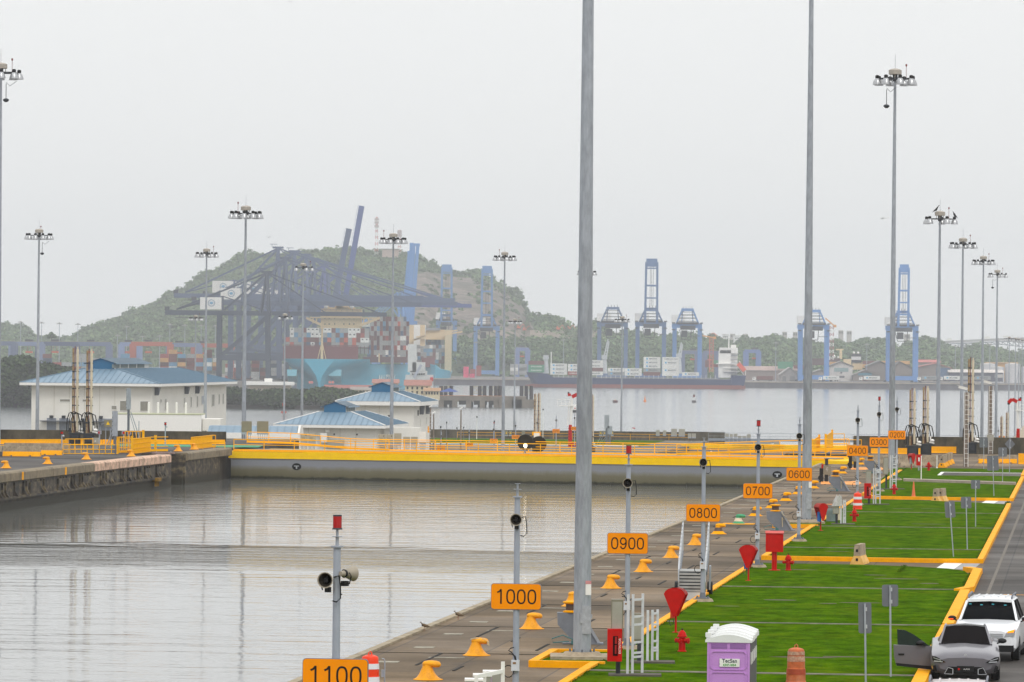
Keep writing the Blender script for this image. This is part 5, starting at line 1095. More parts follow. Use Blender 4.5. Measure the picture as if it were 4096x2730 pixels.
# --- silver saloon, nose to the camera (front is -Y)
p = GP(3871, 2727, 0)
CARL = Vector((p.x, p.y+.8, .01))
SILV = M('silver_paint', '6c6a6f', .32, .25, var=.03, coat=.6); BLK = M('gloss_black', '0c0c0e', .15, coat=.5)
M('windscreen', '100c0d', .2, spec=.06).node_tree.nodes['Principled BSDF'].inputs['IOR'].default_value = 1.18
r = thing('silver_car', 'silver grey saloon car with its left front door wide open', 'car', CARL, RZ*.75)
def hull(sections, name, mat, par, sharp=38):
    m = MB(); m.loft([sect(*s) for s in sections], True); return m.build(name, mat, par, sharp=sharp)
B = [(-.93, [(0, .32), (.55, .32), (.72, .36), (.76, .52), (.74, .60), (.5, .66), (0, .68)]),
     (-.86, [(0, .22), (.70, .24), (.86, .34), (.9, .52), (.86, .64), (.6, .74), (0, .77)]),
     (-.60, [(0, .2), (.85, .22), (.965, .36), (.985, .55), (.96, .72), (.62, .82), (0, .86)]),
     (-.15, [(0, .2), (.9, .22), (.985, .38), (1.0, .60), (.97, .80), (.66, .88), (0, .93)]),
     (.55, [(0, .2), (.9, .22), (.985, .4), (1.0, .66), (.96, .86), (.72, .95), (0, 1.0)]),
     (1.0, [(0, .2), (.9, .22), (.98, .4), (.99, .7), (.95, .93), (.74, 1.0), (0, 1.02)]),
     (2.4, [(0, .2), (.9, .22), (.98, .4), (.99, .7), (.95, .95), (.74, 1.0), (0, 1.02)]),
     (3.6, [(0, .24), (.9, .26), (.99, .4), (1.0, .72), (.95, .98), (.70, 1.04), (0, 1.06)]),
     (4.05, [(0, .36), (.8, .38), (.92, .5), (.92, .75), (.85, .95), (.6, 1.0), (0, 1.02)])]
body = hull(B, 'body', SILV, r)
CB = [(.72, [(0, .96), (.70, .94), (.78, .95), (.70, .97), (0, .99)]), (1.75, [(0, .96), (.80, .95), (.78, 1.0), (.56, 1.40), (0, 1.45)]), (2.6, [(0, .96), (.82, .95), (.8, 1.0), (.56, 1.43), (0, 1.48)]), (3.3, [(0, .96), (.78, .98), (.74, 1.02), (.5, 1.3), (0, 1.35)]), (3.85, [(0, .96), (.6, 1.0), (.55, 1.03), (.4, 1.04), (0, 1.06)])]
hull(CB, 'glasshouse', GLASSD, r)
m = MB(); WS = [(-.70, .985), (.70, .985), (.565, 1.415), (.3, 1.45), (-.3, 1.45), (-.565, 1.415)]
m.add([Vector((x, .70+(z-.985)/.46*1.02-.02, z+.01)) for x, z in WS], [tuple(range(6))]); m.build('windscreen', M('windscreen', '100c0d', .2, spec=.06), r)
for s in (-1, 1):
    m = MB(); m.beam((s*.735, .70, .96), (s*.585, 1.72, 1.43), .06, .06); m.beam((s*.585, 1.72, 1.44), (s*.56, 3.0, 1.42), .05, .05); m.build('roof_pillar', SILV, r)
    m = MB(); m.add(xz([(s*.56, .545), (s*.66, .60), (s*.84, .70), (s*.95, .71), (s*.945, .60), (s*.9, .545), (s*.72, .515)], -.0), [tuple(range(7))] if s < 0 else [tuple(range(6, -1, -1))])
    for v in range(len(m.v)): x, y, z = m.v[v]; m.v[v] = (x, -1.0+max(0, abs(x)-.6)*.36, z)
    h = m.build('headlight', BLK, r)
    m = MB(); m.beam((s*.66, -1.0, .56), (s*.9, -.91, .57), .02, .035); m.beam((s*.70, -.99, .60), (s*.92, -.9, .665), .015, .02); m.build('lens', M('lamp_lens', 'b9bcc0', .1, .3), h)
    m = MB(); m.prismy([(s*.80, .27), (s*.92, .30), (s*.93, .44), (s*.86, .47)] if s > 0 else [(s*.86, .47), (s*.93, .44), (s*.92, .30), (s*.80, .27)], -.99, -.70); m.build('side_intake', BLK, r)
m = MB(); m.prismy([(-.62, .2), (.62, .2), (.5, .42), (-.5, .42)][::-1], -.965, -.8); g_ = m.build('grille', BLK, r)
for s in (-1, 1): m = MB(); P = [(s*.60, .215), (s*.36, .205), (s*.36, .36), (s*.50, .40)]; [m.beam((a[0], -.975, a[1]), (b[0], -.975, b[1]), .02, .014) for a, b in zip(P, P[1:]+P[:1])]; m.build('intake_trim', ALU, g_)
m = MB(); m.box((0, -.985, .36), (.5, .02, .17)); pl = m.build('number_plate', BLACK, r)
text_mesh('AUTOS', .055, 'lettering', WHITE, pl, (.03, -.998, .35)); m = MB(); m.box((-.19, -.998, .355), (.05, .004, .05)); m.build('red_mark', RED, pl)
m = MB(); m.lathe([(.045, -.01), (.045, .01)], (0, -.88, .735), 14, ax='Y'); m.build('badge', ALU, r)
for x, y in ((-.86, -.05), (.86, -.05), (-.86, 2.95), (.86, 2.95)): wheel(r, x, y, .36, .25)
def mirror(par, s, x, y, z, mat=BLACK):
    m = MB(); m.ell((s*(x+.13), y, z), (.13, .09, .075), 8); m.beam((s*(x-.02), y+.03, z-.08), (s*(x+.1), y, z-.03), .05, .04); return m.build('mirror', mat, par)
mirror(r, 1, .93, .95, 1.07)
d = bpy.data.objects.new('door', None)
m = MB(); m.prismy([(-.02, .30), (-1.05, .40), (-1.10, .58), (-1.12, .93), (-.02, .90)], -.06, .06); d = m.build('door', SILV, r, (-.96, .75, .0), .12)
m = MB(); m.prismy([(-.04, .22), (-1.03, .33), (-1.05, .41), (-.02, .32)], -.065, .05); m.build('door_sill', BLACK, d)
m = MB(); m.prismy([(-.08, .9), (-1.0, .93), (-1.02, 1.38), (-.80, 1.36), (-.55, 1.24), (-.3, 1.07)], -.012, .012); m.build('window', M('tinted', '25312c', .1), d)
m = MB(); m.box((-.9, -.07, .66), (.17, .03, .05)); m.build('handle', BLACK, d)
mirror(d, -1, .22, -.12, .99)
# --- white off-road car
def suv(label, loc, rz, paint, glass, name='white_car', orange=True):
    r = thing(name, label, 'car', loc, rz)
    B = [(-.98, [(0, .42), (.6, .42), (.78, .46), (.8, .6), (.74, .85), (.5, .93), (0, .95)]), (-.85, [(0, .3), (.75, .3), (.93, .4), (.95, .62), (.9, .92), (.6, 1.04), (0, 1.06)]), (-.45, [(0, .28), (.85, .28), (.985, .45), (1.0, .72), (.96, 1.0), (.66, 1.11), (0, 1.13)]), (.45, [(0, .28), (.88, .28), (1.0, .45), (1.0, .8), (.97, 1.1), (.75, 1.18), (0, 1.2)]), (.9, [(0, .28), (.88, .28), (1.0, .45), (1.0, .8), (.98, 1.14), (.8, 1.2), (0, 1.22)]), (3.4, [(0, .3), (.88, .3), (1.0, .45), (1.0, .8), (.98, 1.16), (.8, 1.22), (0, 1.22)]), (4.0, [(0, .45), (.8, .45), (.9, .5), (.92, .8), (.9, 1.16), (.7, 1.2), (0, 1.2)])]
    hull(B, 'body', paint, r)
    hull([(.62, [(0, 1.15), (.84, 1.13), (.86, 1.16), (.8, 1.19), (0, 1.2)]), (1.35, [(0, 1.15), (.92, 1.14), (.90, 1.22), (.70, 1.72), (0, 1.75)]), (3.3, [(0, 1.15), (.92, 1.14), (.90, 1.22), (.70, 1.74), (0, 1.78)]), (3.85, [(0, 1.15), (.84, 1.14), (.82, 1.22), (.64, 1.62), (0, 1.64)])], 'glasshouse', glass, r)
    hull([(1.26, [(0, 1.73), (.66, 1.70), (.70, 1.74), (.6, 1.79), (0, 1.80)]), (1.9, [(0, 1.73), (.70, 1.70), (.74, 1.76), (.62, 1.83), (0, 1.85)]), (3.3, [(0, 1.73), (.70, 1.70), (.74, 1.76), (.62, 1.83), (0, 1.85)]), (3.8, [(0, 1.66), (.62, 1.66), (.66, 1.7), (.55, 1.74), (0, 1.76)])], 'roof', paint, r)
    m = MB()
    for x in (-.45, -.22, 0, .22, .45): m.box((x, 2.6, 1.851), (.05, 1.6, .012))
    m.build('roof_rib', paint, r)
    for s in (-1, 1):
        m = MB(); m.tube([(s*.66, 1.5, 1.82), (s*.67, 1.6, 1.9), (s*.68, 3.2, 1.92), (s*.66, 3.4, 1.84)], .028); m.build('roof_rail', GREYD, r)
        for a, b in (((s*.865, .64, 1.16), (s*.70, 1.32, 1.72)), ((s*.92, 2.0, 1.2), (s*.73, 2.1, 1.72)), ((s*.92, 2.95, 1.2), (s*.73, 2.9, 1.72))): m = MB(); m.beam(a, b, .07, .07); m.build('window_pillar', paint if a[1] < 1 else BLACK, r)
        m = MB(); m.prismy([(s*.58, .74), (s*.90, .80), (s*.92, 1.0), (s*.66, .90)] if s > 0 else [(s*.66, .90), (s*.92, 1.0), (s*.90, .80), (s*.58, .74)], -.99, -.72); h = m.build('headlight', M('headlamp_clear', 'b8babd', .12, .3), r)
        m = MB(); m.prismy([(s*.68, .88), (s*.87, .90), (s*.90, .985), (s*.70, .93)] if s > 0 else [(s*.70, .93), (s*.90, .985), (s*.87, .90), (s*.68, .88)], -1.0, -.73); m.build('indicator', M('indicator_lit', 'ff8a10', .3, emit=1.5), h)
        m = MB(); m.lathe([(.07, -.02), (.07, .02)], (s*.72, -.97, .42), 12, ax='Y'); m.build('fog_lamp', ALU, r)
        q = mirror(r, s, 1.0, .85, 1.22); m = MB(); m.box((s*1.16, .76, 1.19), (.14, .02, .025)); m.build('indicator', M('indicator_red', 'ff4a20', .3, emit=1.5), q)
        for y in (0.02, 2.95): wheel(r, s*.88, y, .39, .25)
    for z in (.72, .78, .84): m = MB(); m.box((0, -1.0, z), (1.1, .03, .03)); m.build('grille_bar', ALU, r)
    m = MB(); m.box((0, -.95, .4), (1.75, .1, .2)); m.box((0, 1.4, .33), (2.02, 3.0, .12)); m.build('lower_trim', BLACK, r)
    for x, z in ((-.6, 1.64), (-.25, 1.62), (.1, 1.64), (.48, 1.62), (.62, 1.27)): m = MB(); m.add([Vector((x+a, .70+(z+b-1.2)/.52*.62-.03, z+b)) for a, b in ((-.04, -.015), (.04, -.015), (.04, .015), (-.04, .015))], [(0, 1, 2, 3)]); m.build('sticker', M('teal_sticker', '1d7f8a', .4), r)
    return r
WP = M('white_car_paint', 'e6e8ea', .3, var=.02, coat=.5)
p = GP(3942, 2650, 0); suv('white off road car with lit orange indicator behind the silver one', Vector((p.x+.15, p.y+1.2, .01)), RZ-.045, WP, GLASSD)
p = DP(3810, 2708, 119.5); suv('car of which only the pale roof shows at the bottom edge', Vector((p.x, p.y-1.3, p.z-2.02)), RZ*.9, M('maroon_paint', 'b9aaa6', .3, var=.05, coat=.5), M('maroon_glass', '5a2c2a', .15), name='maroon_car')
# ================================================================ LOWER LEFT BANK
TERR = M('lower_ground', '6b675c', .9, var=.3, scale=.05)
def tgrid(name, polys, mat):
    mb = MB()
    for (t0, t1, s0, s1, z) in polys: mb.box(((t0+t1)/2, (s0+s1)/2, z-6), (t1-t0, s1-s0, 12))
    return struct(name, mb, mat, (0, 0, 0), RZ)
tgrid('ground', [(-260, TL, 476, 1005, Z2), (TE, 120, 478, 1005, Z2)], TERR)
tgrid('ground', [(-260, TL-2, 1020, 1420, Z3), (TE, 60, 1020, 1250, Z3)], TERR)
tgrid('approach_wall', [(TE+.5, TE+14, 1250, 1960, ZB+1.2)], CONC)
mb = MB(); mb.quad((TL, 440, 0), (TE, 440, 0), (TE, 1420, 0), (TL, 1420, 0)); struct('chamber_water', mb, bpy.data.materials['bay_water'], (0, 0, -12.6), RZ)
mb = MB(); mb.box((-105, 970, Z2+.02), (46, 60, .06)); struct('lawn', mb, LAWN, (0, 0, 0), RZ)
mb = MB(); mb.box((-105, 940, Z2+.07), (46, 3, .06)); struct('walkway', mb, WHITE, (0, 0, 0), RZ)
m = MB(); m.box((-127, 1011, Z2-1.0), (110, 1.0, 5.2)); m.box((-75, 1011, Z2-1.0), (8, 1.2, 5.4)); tag(m.build('retaining_wall', MOSS, None, (0, 0, 0), RZ), 'long dark concrete wall at the back of the lower left bank under the bay water', 'wall')
m = MB(); m.box((TE+60, 489, 0.2), (120, 1.2, 2.3)); tag(m.build('parapet_wall', MOSS, None, (0, 0, 0), RZ), 'dark stained parapet wall at the far end of the right quay', 'wall')
BLUER = M('roof_blue', '728a9b', .45, var=.08, scale=.4, dirt=.2, dirtc='8fa6bb'); BLUEG = M('gable_blue', '1f6289', .5, var=.05); WALLW = M('wall_cream', 'e0ddd5', .7, var=.04, scale=.4)
SEAM = M('roof_seam', '6d8596', .5)
def blue_house(label, c, rz, W, L, ez, base, inset, rz2, ch, cL, fascia=.45, ov=1.9, cw=5.2):
    """c: front right eave corner; x to the left negative, y back; heights absolute"""
    r = thing('lock_building', label, 'building', (c[0], c[1], 0), rz)
    m = MB(); m.box((-W/2, L/2, (base+ez)/2-.2), (W-2*ov, L-2*ov, ez-base)); wl = m.build('wall', WALLW, r)
    for i in range(int((W-2*ov)/2.4)): m = MB(); m.box((-W+ov+1.2+i*2.4, ov-.02, (base+ez)/2), (.05, .04, ez-base-.4)); m.build('wall_joint', M('joint_grey', 'bdb8aa', .8), wl)
    m = MB(); m.box((-W/2, L/2, ez-fascia/2), (W, L, fascia)); m.build('fascia', WHITE, r)
    a = [(-W, 0, ez), (0, 0, ez), (0, L, ez), (-W, L, ez)]; i = inset
    b = [(-W+i, i, rz2), (-i, i, rz2), (-i, L-i, rz2), (-W+i, L-i, rz2)]
    m = MB(); m.add([Vector(v)+Vector((0, 0, .03)) for v in a+b], [(0, 1, 5, 4), (1, 2, 6, 5), (2, 3, 7, 6), (3, 0, 4, 7), (4, 5, 6, 7)])
    rf = m.build('roof', BLUER, r)
    m = MB()
    n = int(W/.9)
    for k in range(1, n):
        x = -W+W*k/n; f = min(1, min(x+W, -x)/i); p0 = Vector((x, 0, ez+.07)); p1 = Vector((x, i*f, ez+(rz2-ez)*f+.07)); m.beam(p0, p1, .06, .07)
    n = int(L/.9)
    for k in range(1, n):
        y = L*k/n; f = min(1, min(y, L-y)/i); m.beam(Vector((0, y, ez+.07)), Vector((-i*f, y, ez+(rz2-ez)*f+.07)), .07, .06)
    m.build('standing_seam', SEAM, rf)
    m = MB(); m.beam((0, 0, ez+.08), (-i, i, rz2+.08), .22, .1); m.beam((-W, 0, ez+.08), (-W+i, i, rz2+.08), .22, .1); m.beam((0, L, ez+.08), (-i, L-i, rz2+.08), .22, .1); m.build('hip_cap', WHITE if 'small' in label else SEAM, rf)
    # roof lantern with gables
    cx = -W/2; y0, y1 = i-.2, i-.2+cL; hw = cw/2-.45
    m = MB(); m.box((cx, (y0+y1)/2, rz2+ch*.3), (hw*2, y1-y0-.3, ch*.62)); m.build('lantern_wall', WALLW, r)
    m = MB(); m.prismy([(cx-hw, rz2-.1), (cx+hw, rz2-.1), (cx+hw, rz2+ch*.62), (cx, rz2+ch), (cx-hw, rz2+ch*.62)][::1], y0-.06, y0+.02); m.build('gable', BLUEG, r)
    m = MB()
    for s in (-1, 1): m.add([Vector(v) for v in [(cx, y0-.3, rz2+ch+.06), (cx+s*cw/2, y0-.3, rz2+ch*.52), (cx+s*cw/2, y1+.3, rz2+ch*.52), (cx, y1+.3, rz2+ch+.06)]], [(0, 1, 2, 3), (3, 2, 1, 0)]); m.beam((cx+s*cw/2, y0-.3, rz2+ch*.5), (cx+s*cw/2, y1+.3, rz2+ch*.5), .08, .2)
    m.build('lantern_roof', BLUER, r)
    for k in range(4): m = MB(); m.box((cx+hw+.01, y0+1+k*(cL-1.6)/4+.5, rz2+ch*.25), (.05, (cL-2)/4.6, ch*.36)); m.build('louvre', M('louvre', '6f7a78', .6), r)
    return r, wl
def win(par, x, z, w_, h_, y, mat=None, side=False, name='window'):
    m = MB()
    if side: m.box((y, x, z), (.06, w_, h_))
    else: m.box((x, y, z), (w_, .06, h_))
    o = m.build(name, mat or M('window_grey', '8d8a80', .4), par)
    m = MB(); t = .08
    for a, b, c, d in ((0, h_/2, w_+t, t), (0, -h_/2, w_+t, t), (-w_/2, 0, t, h_), (w_/2, 0, t, h_)):
        if side: m.box((y+.02, x+a, z+b), (.08, c, d))
        else: m.box((x+a, y-.02, z+b), (c, .08, d))
    m.build('frame', WHITE, o); return o
def dz(x, y, Y): return DP(x, y, Y)
# building A
YA = 790; c = DP(643, 1537, YA); px = YA/F
hA, wA = blue_house('large white two storey building with a long blue hip roof at left', c, RZ, 22.3, 72, c.z, Z2-.5, 8.6, dz(426, 1476, YA+9).z, 1.62, 30, .4, 1.6)
ax = lambda x: (x-643)*px
for x0, x1, y0, y1 in ((225, 268, 1602, 1613), (318, 352, 1602, 1612), (436, 458, 1626, 1642), (470, 503, 1606, 1647), (553, 588, 1607, 1647)): win(wA, ax((x0+x1)/2), c.z-((y0+y1)/2-1537)*px, (x1-x0)*px, (y1-y0)*px, 1.58)
for x in (193, 243, 339, 395): m = MB(); m.box((ax(x), 1.3, c.z-(1673-1537)*px), (.5, .6, .4)); m.build('vent_hood', DARKS, wA)
for x0, x1 in ((172, 213), (223, 264), (318, 366), (383, 443)): win(wA, ax((x0+x1)/2), c.z-(1712-1537)*px, (x1-x0)*px, 1.5*(1742-1696)*px, 1.57, M('garage_grey', '8a909a', .6), name='garage_door')
m = MB(); m.box((ax(300), .9, c.z-(1690-1537)*px), (11.5, 1.6, .14)); m.build('canopy', GREYD, wA)
for y, z0, z1, w_ in ((9, 1600, 1615, .7), (13, 1598, 1645, 1.0), (30, 1598, 1640, .9), (36, 1596, 1640, .9), (42, 1594, 1641, .9), (57, 1590, 1641, 2.2), (63, 1590, 1634, .9), (67, 1588, 1634, .9)): win(wA, y, c.z-((z0+z1)/2-1537)*px, w_*1.2, (z1-z0)*px, -1.57, side=True)
win(wA, 48, c.z-2.9, 4.5, 1.4, -1.55, side=True, mat=M('grille_grey', 'a5aab2', .5))
for y in (3.5, 30, 40): m = MB(); m.prismx([(y, c.z-.6), (y+1.6, c.z-.6), (y, c.z-1.8)], -1.6, -.9); m.build('eave_bracket', GREYD, hA)
# annex boxes in front of A
Y0 = 735; a = DP(450, 1652, Y0); b = DP(805, 1654, Y0); r = thing('service_annex', 'plain white flat roofed annex in front of the large blue roofed building', 'building', (a.x, Y0, 0), 0)
m = MB(); m.box(((b.x-a.x)/2, 5, (a.z+Z2)/2-.2), (b.x-a.x, 10, a.z-Z2)); m.build('wall', M('annex_white', 'e9e7e2', .6, var=.02), r); m = MB(); m.box(((b.x-a.x)/2, 5, a.z-.15), (b.x-a.x+.1, 10.1, .12)); m.build('roof_edge', M('edge_green', 'a9ac8c', .7), r)
m = MB(); m.box((b.x-a.x+1.4, 6, (a.z+Z2)/2+2.4), (2.6, 9, 1.7)); m.build('side_wall', WALLW, r)
for i in range(5): m = MB(); m.cyl(((b.x-a.x)-8+i*1.35, 6, a.z-.3), ((b.x-a.x)-8+i*1.35, 6, a.z+1.3), .16, n=8); m.sphere(((b.x-a.x)-8+i*1.35, 6, a.z+1.35), .16, 6); m.build('vent_pipe', WHITE, r)
# building B with its shed, building C
YB = 760; c = DP(1541, 1704, YB); px = YB/F
hB, wB = blue_house('small white single storey house with blue hip roof and lantern, nearest to the gate', c, RZ, 16.9, 27, c.z, Z2-.5, 6.0, dz(1340, 1649, YB+6).z, 1.5, 11, .42, 1.5, 4.2)
for x in (1330, 1422): m = MB(); m.box(((x-1541)*px, 1.4, c.z-(1741-1704)*px), (.22, .12, .22)); m.build('wall_lamp', DARKS, wB)
m = MB(); m.box(((1335-1541)*px, 1.2, c.z-(1780-1704)*px), (2.6, .4, 1.3)); m.build('louvre_box', CAB, wB); m = MB(); m.box(((1290-1541)*px, .9, c.z-1.9), (1.0, .8, 1.4)); m.cyl(((1298-1541)*px, .8, c.z-.9), ((1312-1541)*px, .8, c.z-.9), .25, n=8); m.build('duct', WHITE, wB)
for x in (12, 14.5): win(wB, x-4, c.z-2.2, 1.1, .9, -1.47, side=True)
m = MB(); m.box((2.2, 8, c.z-1.6), (4.5, 3, 2.6)); m.build('porch_box', WALLW, wB)
Y0 = 700; a = DP(830, 1732, Y0); b = DP(1190, 1732, Y0); W_ = b.x-a.x; zt = DP(1000, 1706, Y0+3).z
r = thing('low_shed', 'low white shed with pale blue ridged roof left of the small white house', 'building', (a.x, Y0, 0))
m = MB(); m.prismx([(0, a.z), (4, zt), (9, zt), (13, a.z)], 0, W_-.1); m.build('roof', BLUER, r)
m = MB()
for k in range(int(W_/1.0)): m.beam((.5+k, 0, a.z+.05), (.5+k, 4, zt+.05), .08, .06)
m.build('standing_seam', SEAM, r); m = MB(); m.box((W_/2, -.1, a.z-.35), (W_+.6, .3, .8)); m.build('fascia', WHITE, r); m = MB(); m.box((W_/2, 6, (a.z+Z2)/2-.4), (W_-.8, 11, a.z-Z2-.6)); m.build('wall', WALLW, r)
m = MB(); m.prismx([(-.2, a.z-.8), (-.2, a.z+.1), (4, zt+.15), (9, zt+.15), (13.2, a.z+.1), (13.2, a.z-.8)], W_, W_+.3); m.build('gable', WALLW, r)
YC = 850; c = DP(1682, 1609, YC); px = YC/F
hC, wC = blue_house('taller white two storey house with blue roof behind the small one', c, RZ, 14.4, 24, c.z, Z2-.5, 5.3, dz(1529, 1568, YC+5).z, 1.55, 9, .65, 1.3, 4.4)
win(wC, (1548-1682)*px+ .3, c.z-2.5, .8, .55, 1.27, GLASSD)
win(wC, 6.5, c.z-1.9, 1.8, 1.0, -1.27, side=True, mat=GLASSD); win(wC, 10, c.z-3.6, .5, 1.1, -1.27, side=True); win(wC, 18, c.z-3.4, .5, 1.1, -1.27, side=True)
for y in (9, 17): m = MB(); m.prismx([(y, c.z-.75), (y+2.0, c.z-.75), (y, c.z-2.2)], -1.3, -.6); m.build('eave_bracket', GREYD, hC)
# lower gate and railings
zg = -8.3; r = thing('lock_gate', 'farther yellow topped rolling lock gate with white draught marks, beyond the nearer one', 'lock gate', LW(955, TL-1, 0), RZ)
m = MB(); m.box((26, 4, zg-3), (52, 8, 4.8)); m.build('skin_plate', M('gate_grey', '7c7f85', .6, var=.05), r)
m = MB(); m.box((26, 3.9, zg-.35), (53, 8.1, .75)); m.build('top_beam', YEL2, r); m = MB(); m.box((14, -.1, zg-.2), (10, .1, .8)); m.build('hatch_beam', YEL2, r)
for k in range(9): m = MB(); m.box((5.0+(.15 if k % 2 else 0), -.08, zg-.2-k*.35), (.35, .04, .16)); m.build('draught_mark', WHITE, r)
m = MB(); m.prismy([(19.5+.8*math.cos(a), zg-2.2+.8*math.sin(a)) for a in [i*math.pi/5 for i in range(10)]], -.1, -.02); m.build('towing_recess', BLACK, r)
GR = M('rail_grey', '8c929a', .5)
railing('long grey railing with three rails beyond the yellow gates', [(0, 0, 0), (60, 0, 0)], h=1.6, rails=(1.0, .6, .3), gap=4, toe=.5, mat=GR, loc=LW(990, TL+1, zg+.1), rz=RZ, maxpost=20)
railing('orange railing on the far lower bank, behind the small signs', [(0, 0, 0), (46, 0, 0)], h=1.1, rails=(1.0, .5), gap=4, loc=LW(1004, TL-50, Z2+.1), rz=RZ, maxpost=14)
for i, (x0, x1, y0, y1) in enumerate(((2624, 2639, 1721, 1740), (2652, 2665, 1722, 1740), (2685, 2708, 1716, 1742), (2715, 2740, 1717, 1743), (2752, 2766, 1735, 1750), (2768, 2784, 1735, 1750), (2901, 2915, 1735, 1748), (2919, 2932, 1737, 1749), (2935, 2950, 1736, 1748), (2952, 2967, 1744, 1752), (2970, 2986, 1745, 1752), (2988, 3003, 1738, 1752), (3096, 3121, 1768, 1785))):
    cabinet('small distant steel cabinet, %s from the left over the far gate railing' % ordinal(i), x0, x1, y0, y1, 985, legs=.7, group='distant cabinets at the far gate')
for x, yt, lb in ((2427, 1661, 'tall grey plate post beyond the gate right of the massive mast'), (2439, 1705, 'shorter grey plate post beside the tall one beyond the gate')):
    p = DP(x, 1760, 960); t = DP(x, yt, 960); plate_post(lb, Vector((p.x, 960, Z2)), t.z-Z2, .9, (t.z-Z2)*.45)
for x, w_, lb in ((2026, 13, 'first of two warning cabinets behind the small 0400 sign'), (2042, 12, 'second of two warning cabinets behind the small 0400 sign'), (2403, 13, 'warning cabinet right of the massive mast, left one'), (2418, 12, 'warning cabinet right of the massive mast, middle one'), (2449, 12, 'warning cabinet right of the massive mast, right one'), (2094, 13, 'plain grey cabinet beside the mast by the concrete pier')):
    cabinet(lb, x-w_/2, x+w_/2, 1724, 1741, 965, legs=1.0, mat=OLIVE, group='warning cabinets beyond the gate')
    if 'warning' in lb: p = DP(x, 1734, 964.9); m = MB(); m.prismy([(-.17, -.15), (.17, -.15), (0, .2)], -.12, -.08); m.build('warning_triangle', YEL2, [o for o in COL.objects if o.get('label') == lb][0])
# camera poles on the left bank beyond the gate
for x, yt, yb, k, lb in ((1721, 1632, 1790, 1, 'slim lattice camera pole with rungs beside the tall white house'), (1734, 1657, 1790, 0, 'wooden camera pole right of the slim lattice pole'), (1843, 1640, 1790, 0, 'wooden camera pole between two small loudspeaker posts beyond the gate')):
    p = DP(x, yb, 800); t = DP(x, yt, 800); p = Vector((p.x, 800, Z2)); r = thing('camera_pole', lb, 'camera pole', p); h = t.z-Z2
    m = MB(); m.cyl((0, 0, 0), (0, 0, h), .14, .1, 8); m.build('pole', M('brown_pole', '7f7266'), r); m = MB(); m.X = Matrix.Translation((.0, 0, h+.25)) @ Matrix.Rotation(-.5, 4, 'Y'); m.box((0, 0, 0), (.55, .2, .18)); m.build('camera_housing', WHITE, r)
    if k: 
        for q in range(14): m = MB(); m.box((-.12, -.15, .5+q*.55), (.4, .03, .05)); m.build('rung', WHITE, r)
        m = MB(); m.box((-.3, 0, h-3.4), (.25, .2, 1.0)); m.build('orange_box', YEL, r)
for i, (x, yt, Yd, c_) in enumerate(((1763, 1705, 760, 0), (1787, 1688, 930, 0), (1978, 1683, 930, 0), (1855, 1708, 980, 0), (1828, 1710, 990, 0), (1908, 1666, 1000, 1), (2173, 1636, 980, 1))):
    p = DP(x, yt, Yd); r = thing('thin_mast', 'thin pole, %s from the left among the posts beyond the gate' % ordinal(i), 'pole', Vector((p.x, Yd, Z2))); m = MB(); m.cyl((0, 0, 0), (0, 0, p.z-Z2), .08, .04, 6); m.build('pole', WHITE if c_ else GREYD, r)
    m = MB(); m.cyl((0, 0, p.z-Z2-.3), (0, 0, p.z-Z2), .14, n=6); m.build('cap', BLACK, r)
# red and white davit cranes
def davit(label, x, ytop, ybase, Yd, flip=1):
    p = DP(x, ybase, Yd); t = DP(x, ytop, Yd); h = t.z-p.z; r = thing('davit_crane', label, 'small crane', p); k = h/12.0
    m = MB(); m.cyl((0, 0, 0), (0, 0, h*.42), .5*k, .38*k, 10); m.box((.6*k*flip, 0, .5*k), (2.0*k, 1.0*k, 1.0*k))
    for q in range(7): m.cyl((-.5*k, -.3*k, h*.05+q*h*.05), (.3*k, -.4*k, h*.07+q*h*.05), .12*k, n=5)
    m.build('red_base', RED, r)
    m = MB(); m.cyl((.0, 0, h*.42), (.35*k*flip, 0, h*.97), .36*k, .3*k, 10); m.cyl((-.7*k*flip, 0, h*.4), (-.3*k*flip, 0, h*.86), .12*k, n=6); m.box((-1.0*k*flip, 0, h*.78), (3.4*k, 1.2*k, .2*k)); m.build('white_mast', WHITE, r)
    m = MB()
    for z in (.83, .9): m.beam((-3.0*k*flip, -.5*k, h*z), (-.2*k*flip, -.5*k, h*z), .1*k)
    for z in range(4): m.beam((-3.0*k*flip+z*.9*k*flip, -.5*k, h*.78), (-3.0*k*flip+z*.9*k*flip, -.5*k, h*.9), .08*k)
    m.build('platform_rail', WHITE, r)
    m = MB(); m.beam((.3*k*flip, 0, h*.95), (1.5*k*flip, 0, h*1.0), .6*k, .8*k); m.beam((1.5*k*flip, 0, h*1.0), (2.4*k*flip, 0, h*.93), .7*k, .8*k); m.box((-.3*k*flip, 0, h*.99), (.7*k, .6*k, .6*k)); m.build('red_head', RED, r)
    m = MB(); m.box((2.3*k*flip, 0, h*.915), (.6*k, .5*k, .5*k)); m.box((-.5*k*flip, 0, h*1.02), (.4*k, .4*k, .5*k)); m.build('black_tip', BLACK, r)
    return r
davit('red and white davit crane standing beyond the gate left of the massive mast', 2281, 1578, 1788, 900)
davit('red and white davit crane with ladder tower at the right edge', 4072, 1598, 1800, 520, -1)
davit('small red and yellow davit crane seen over the distant gate', 2530, 1712, 1760, 1100)
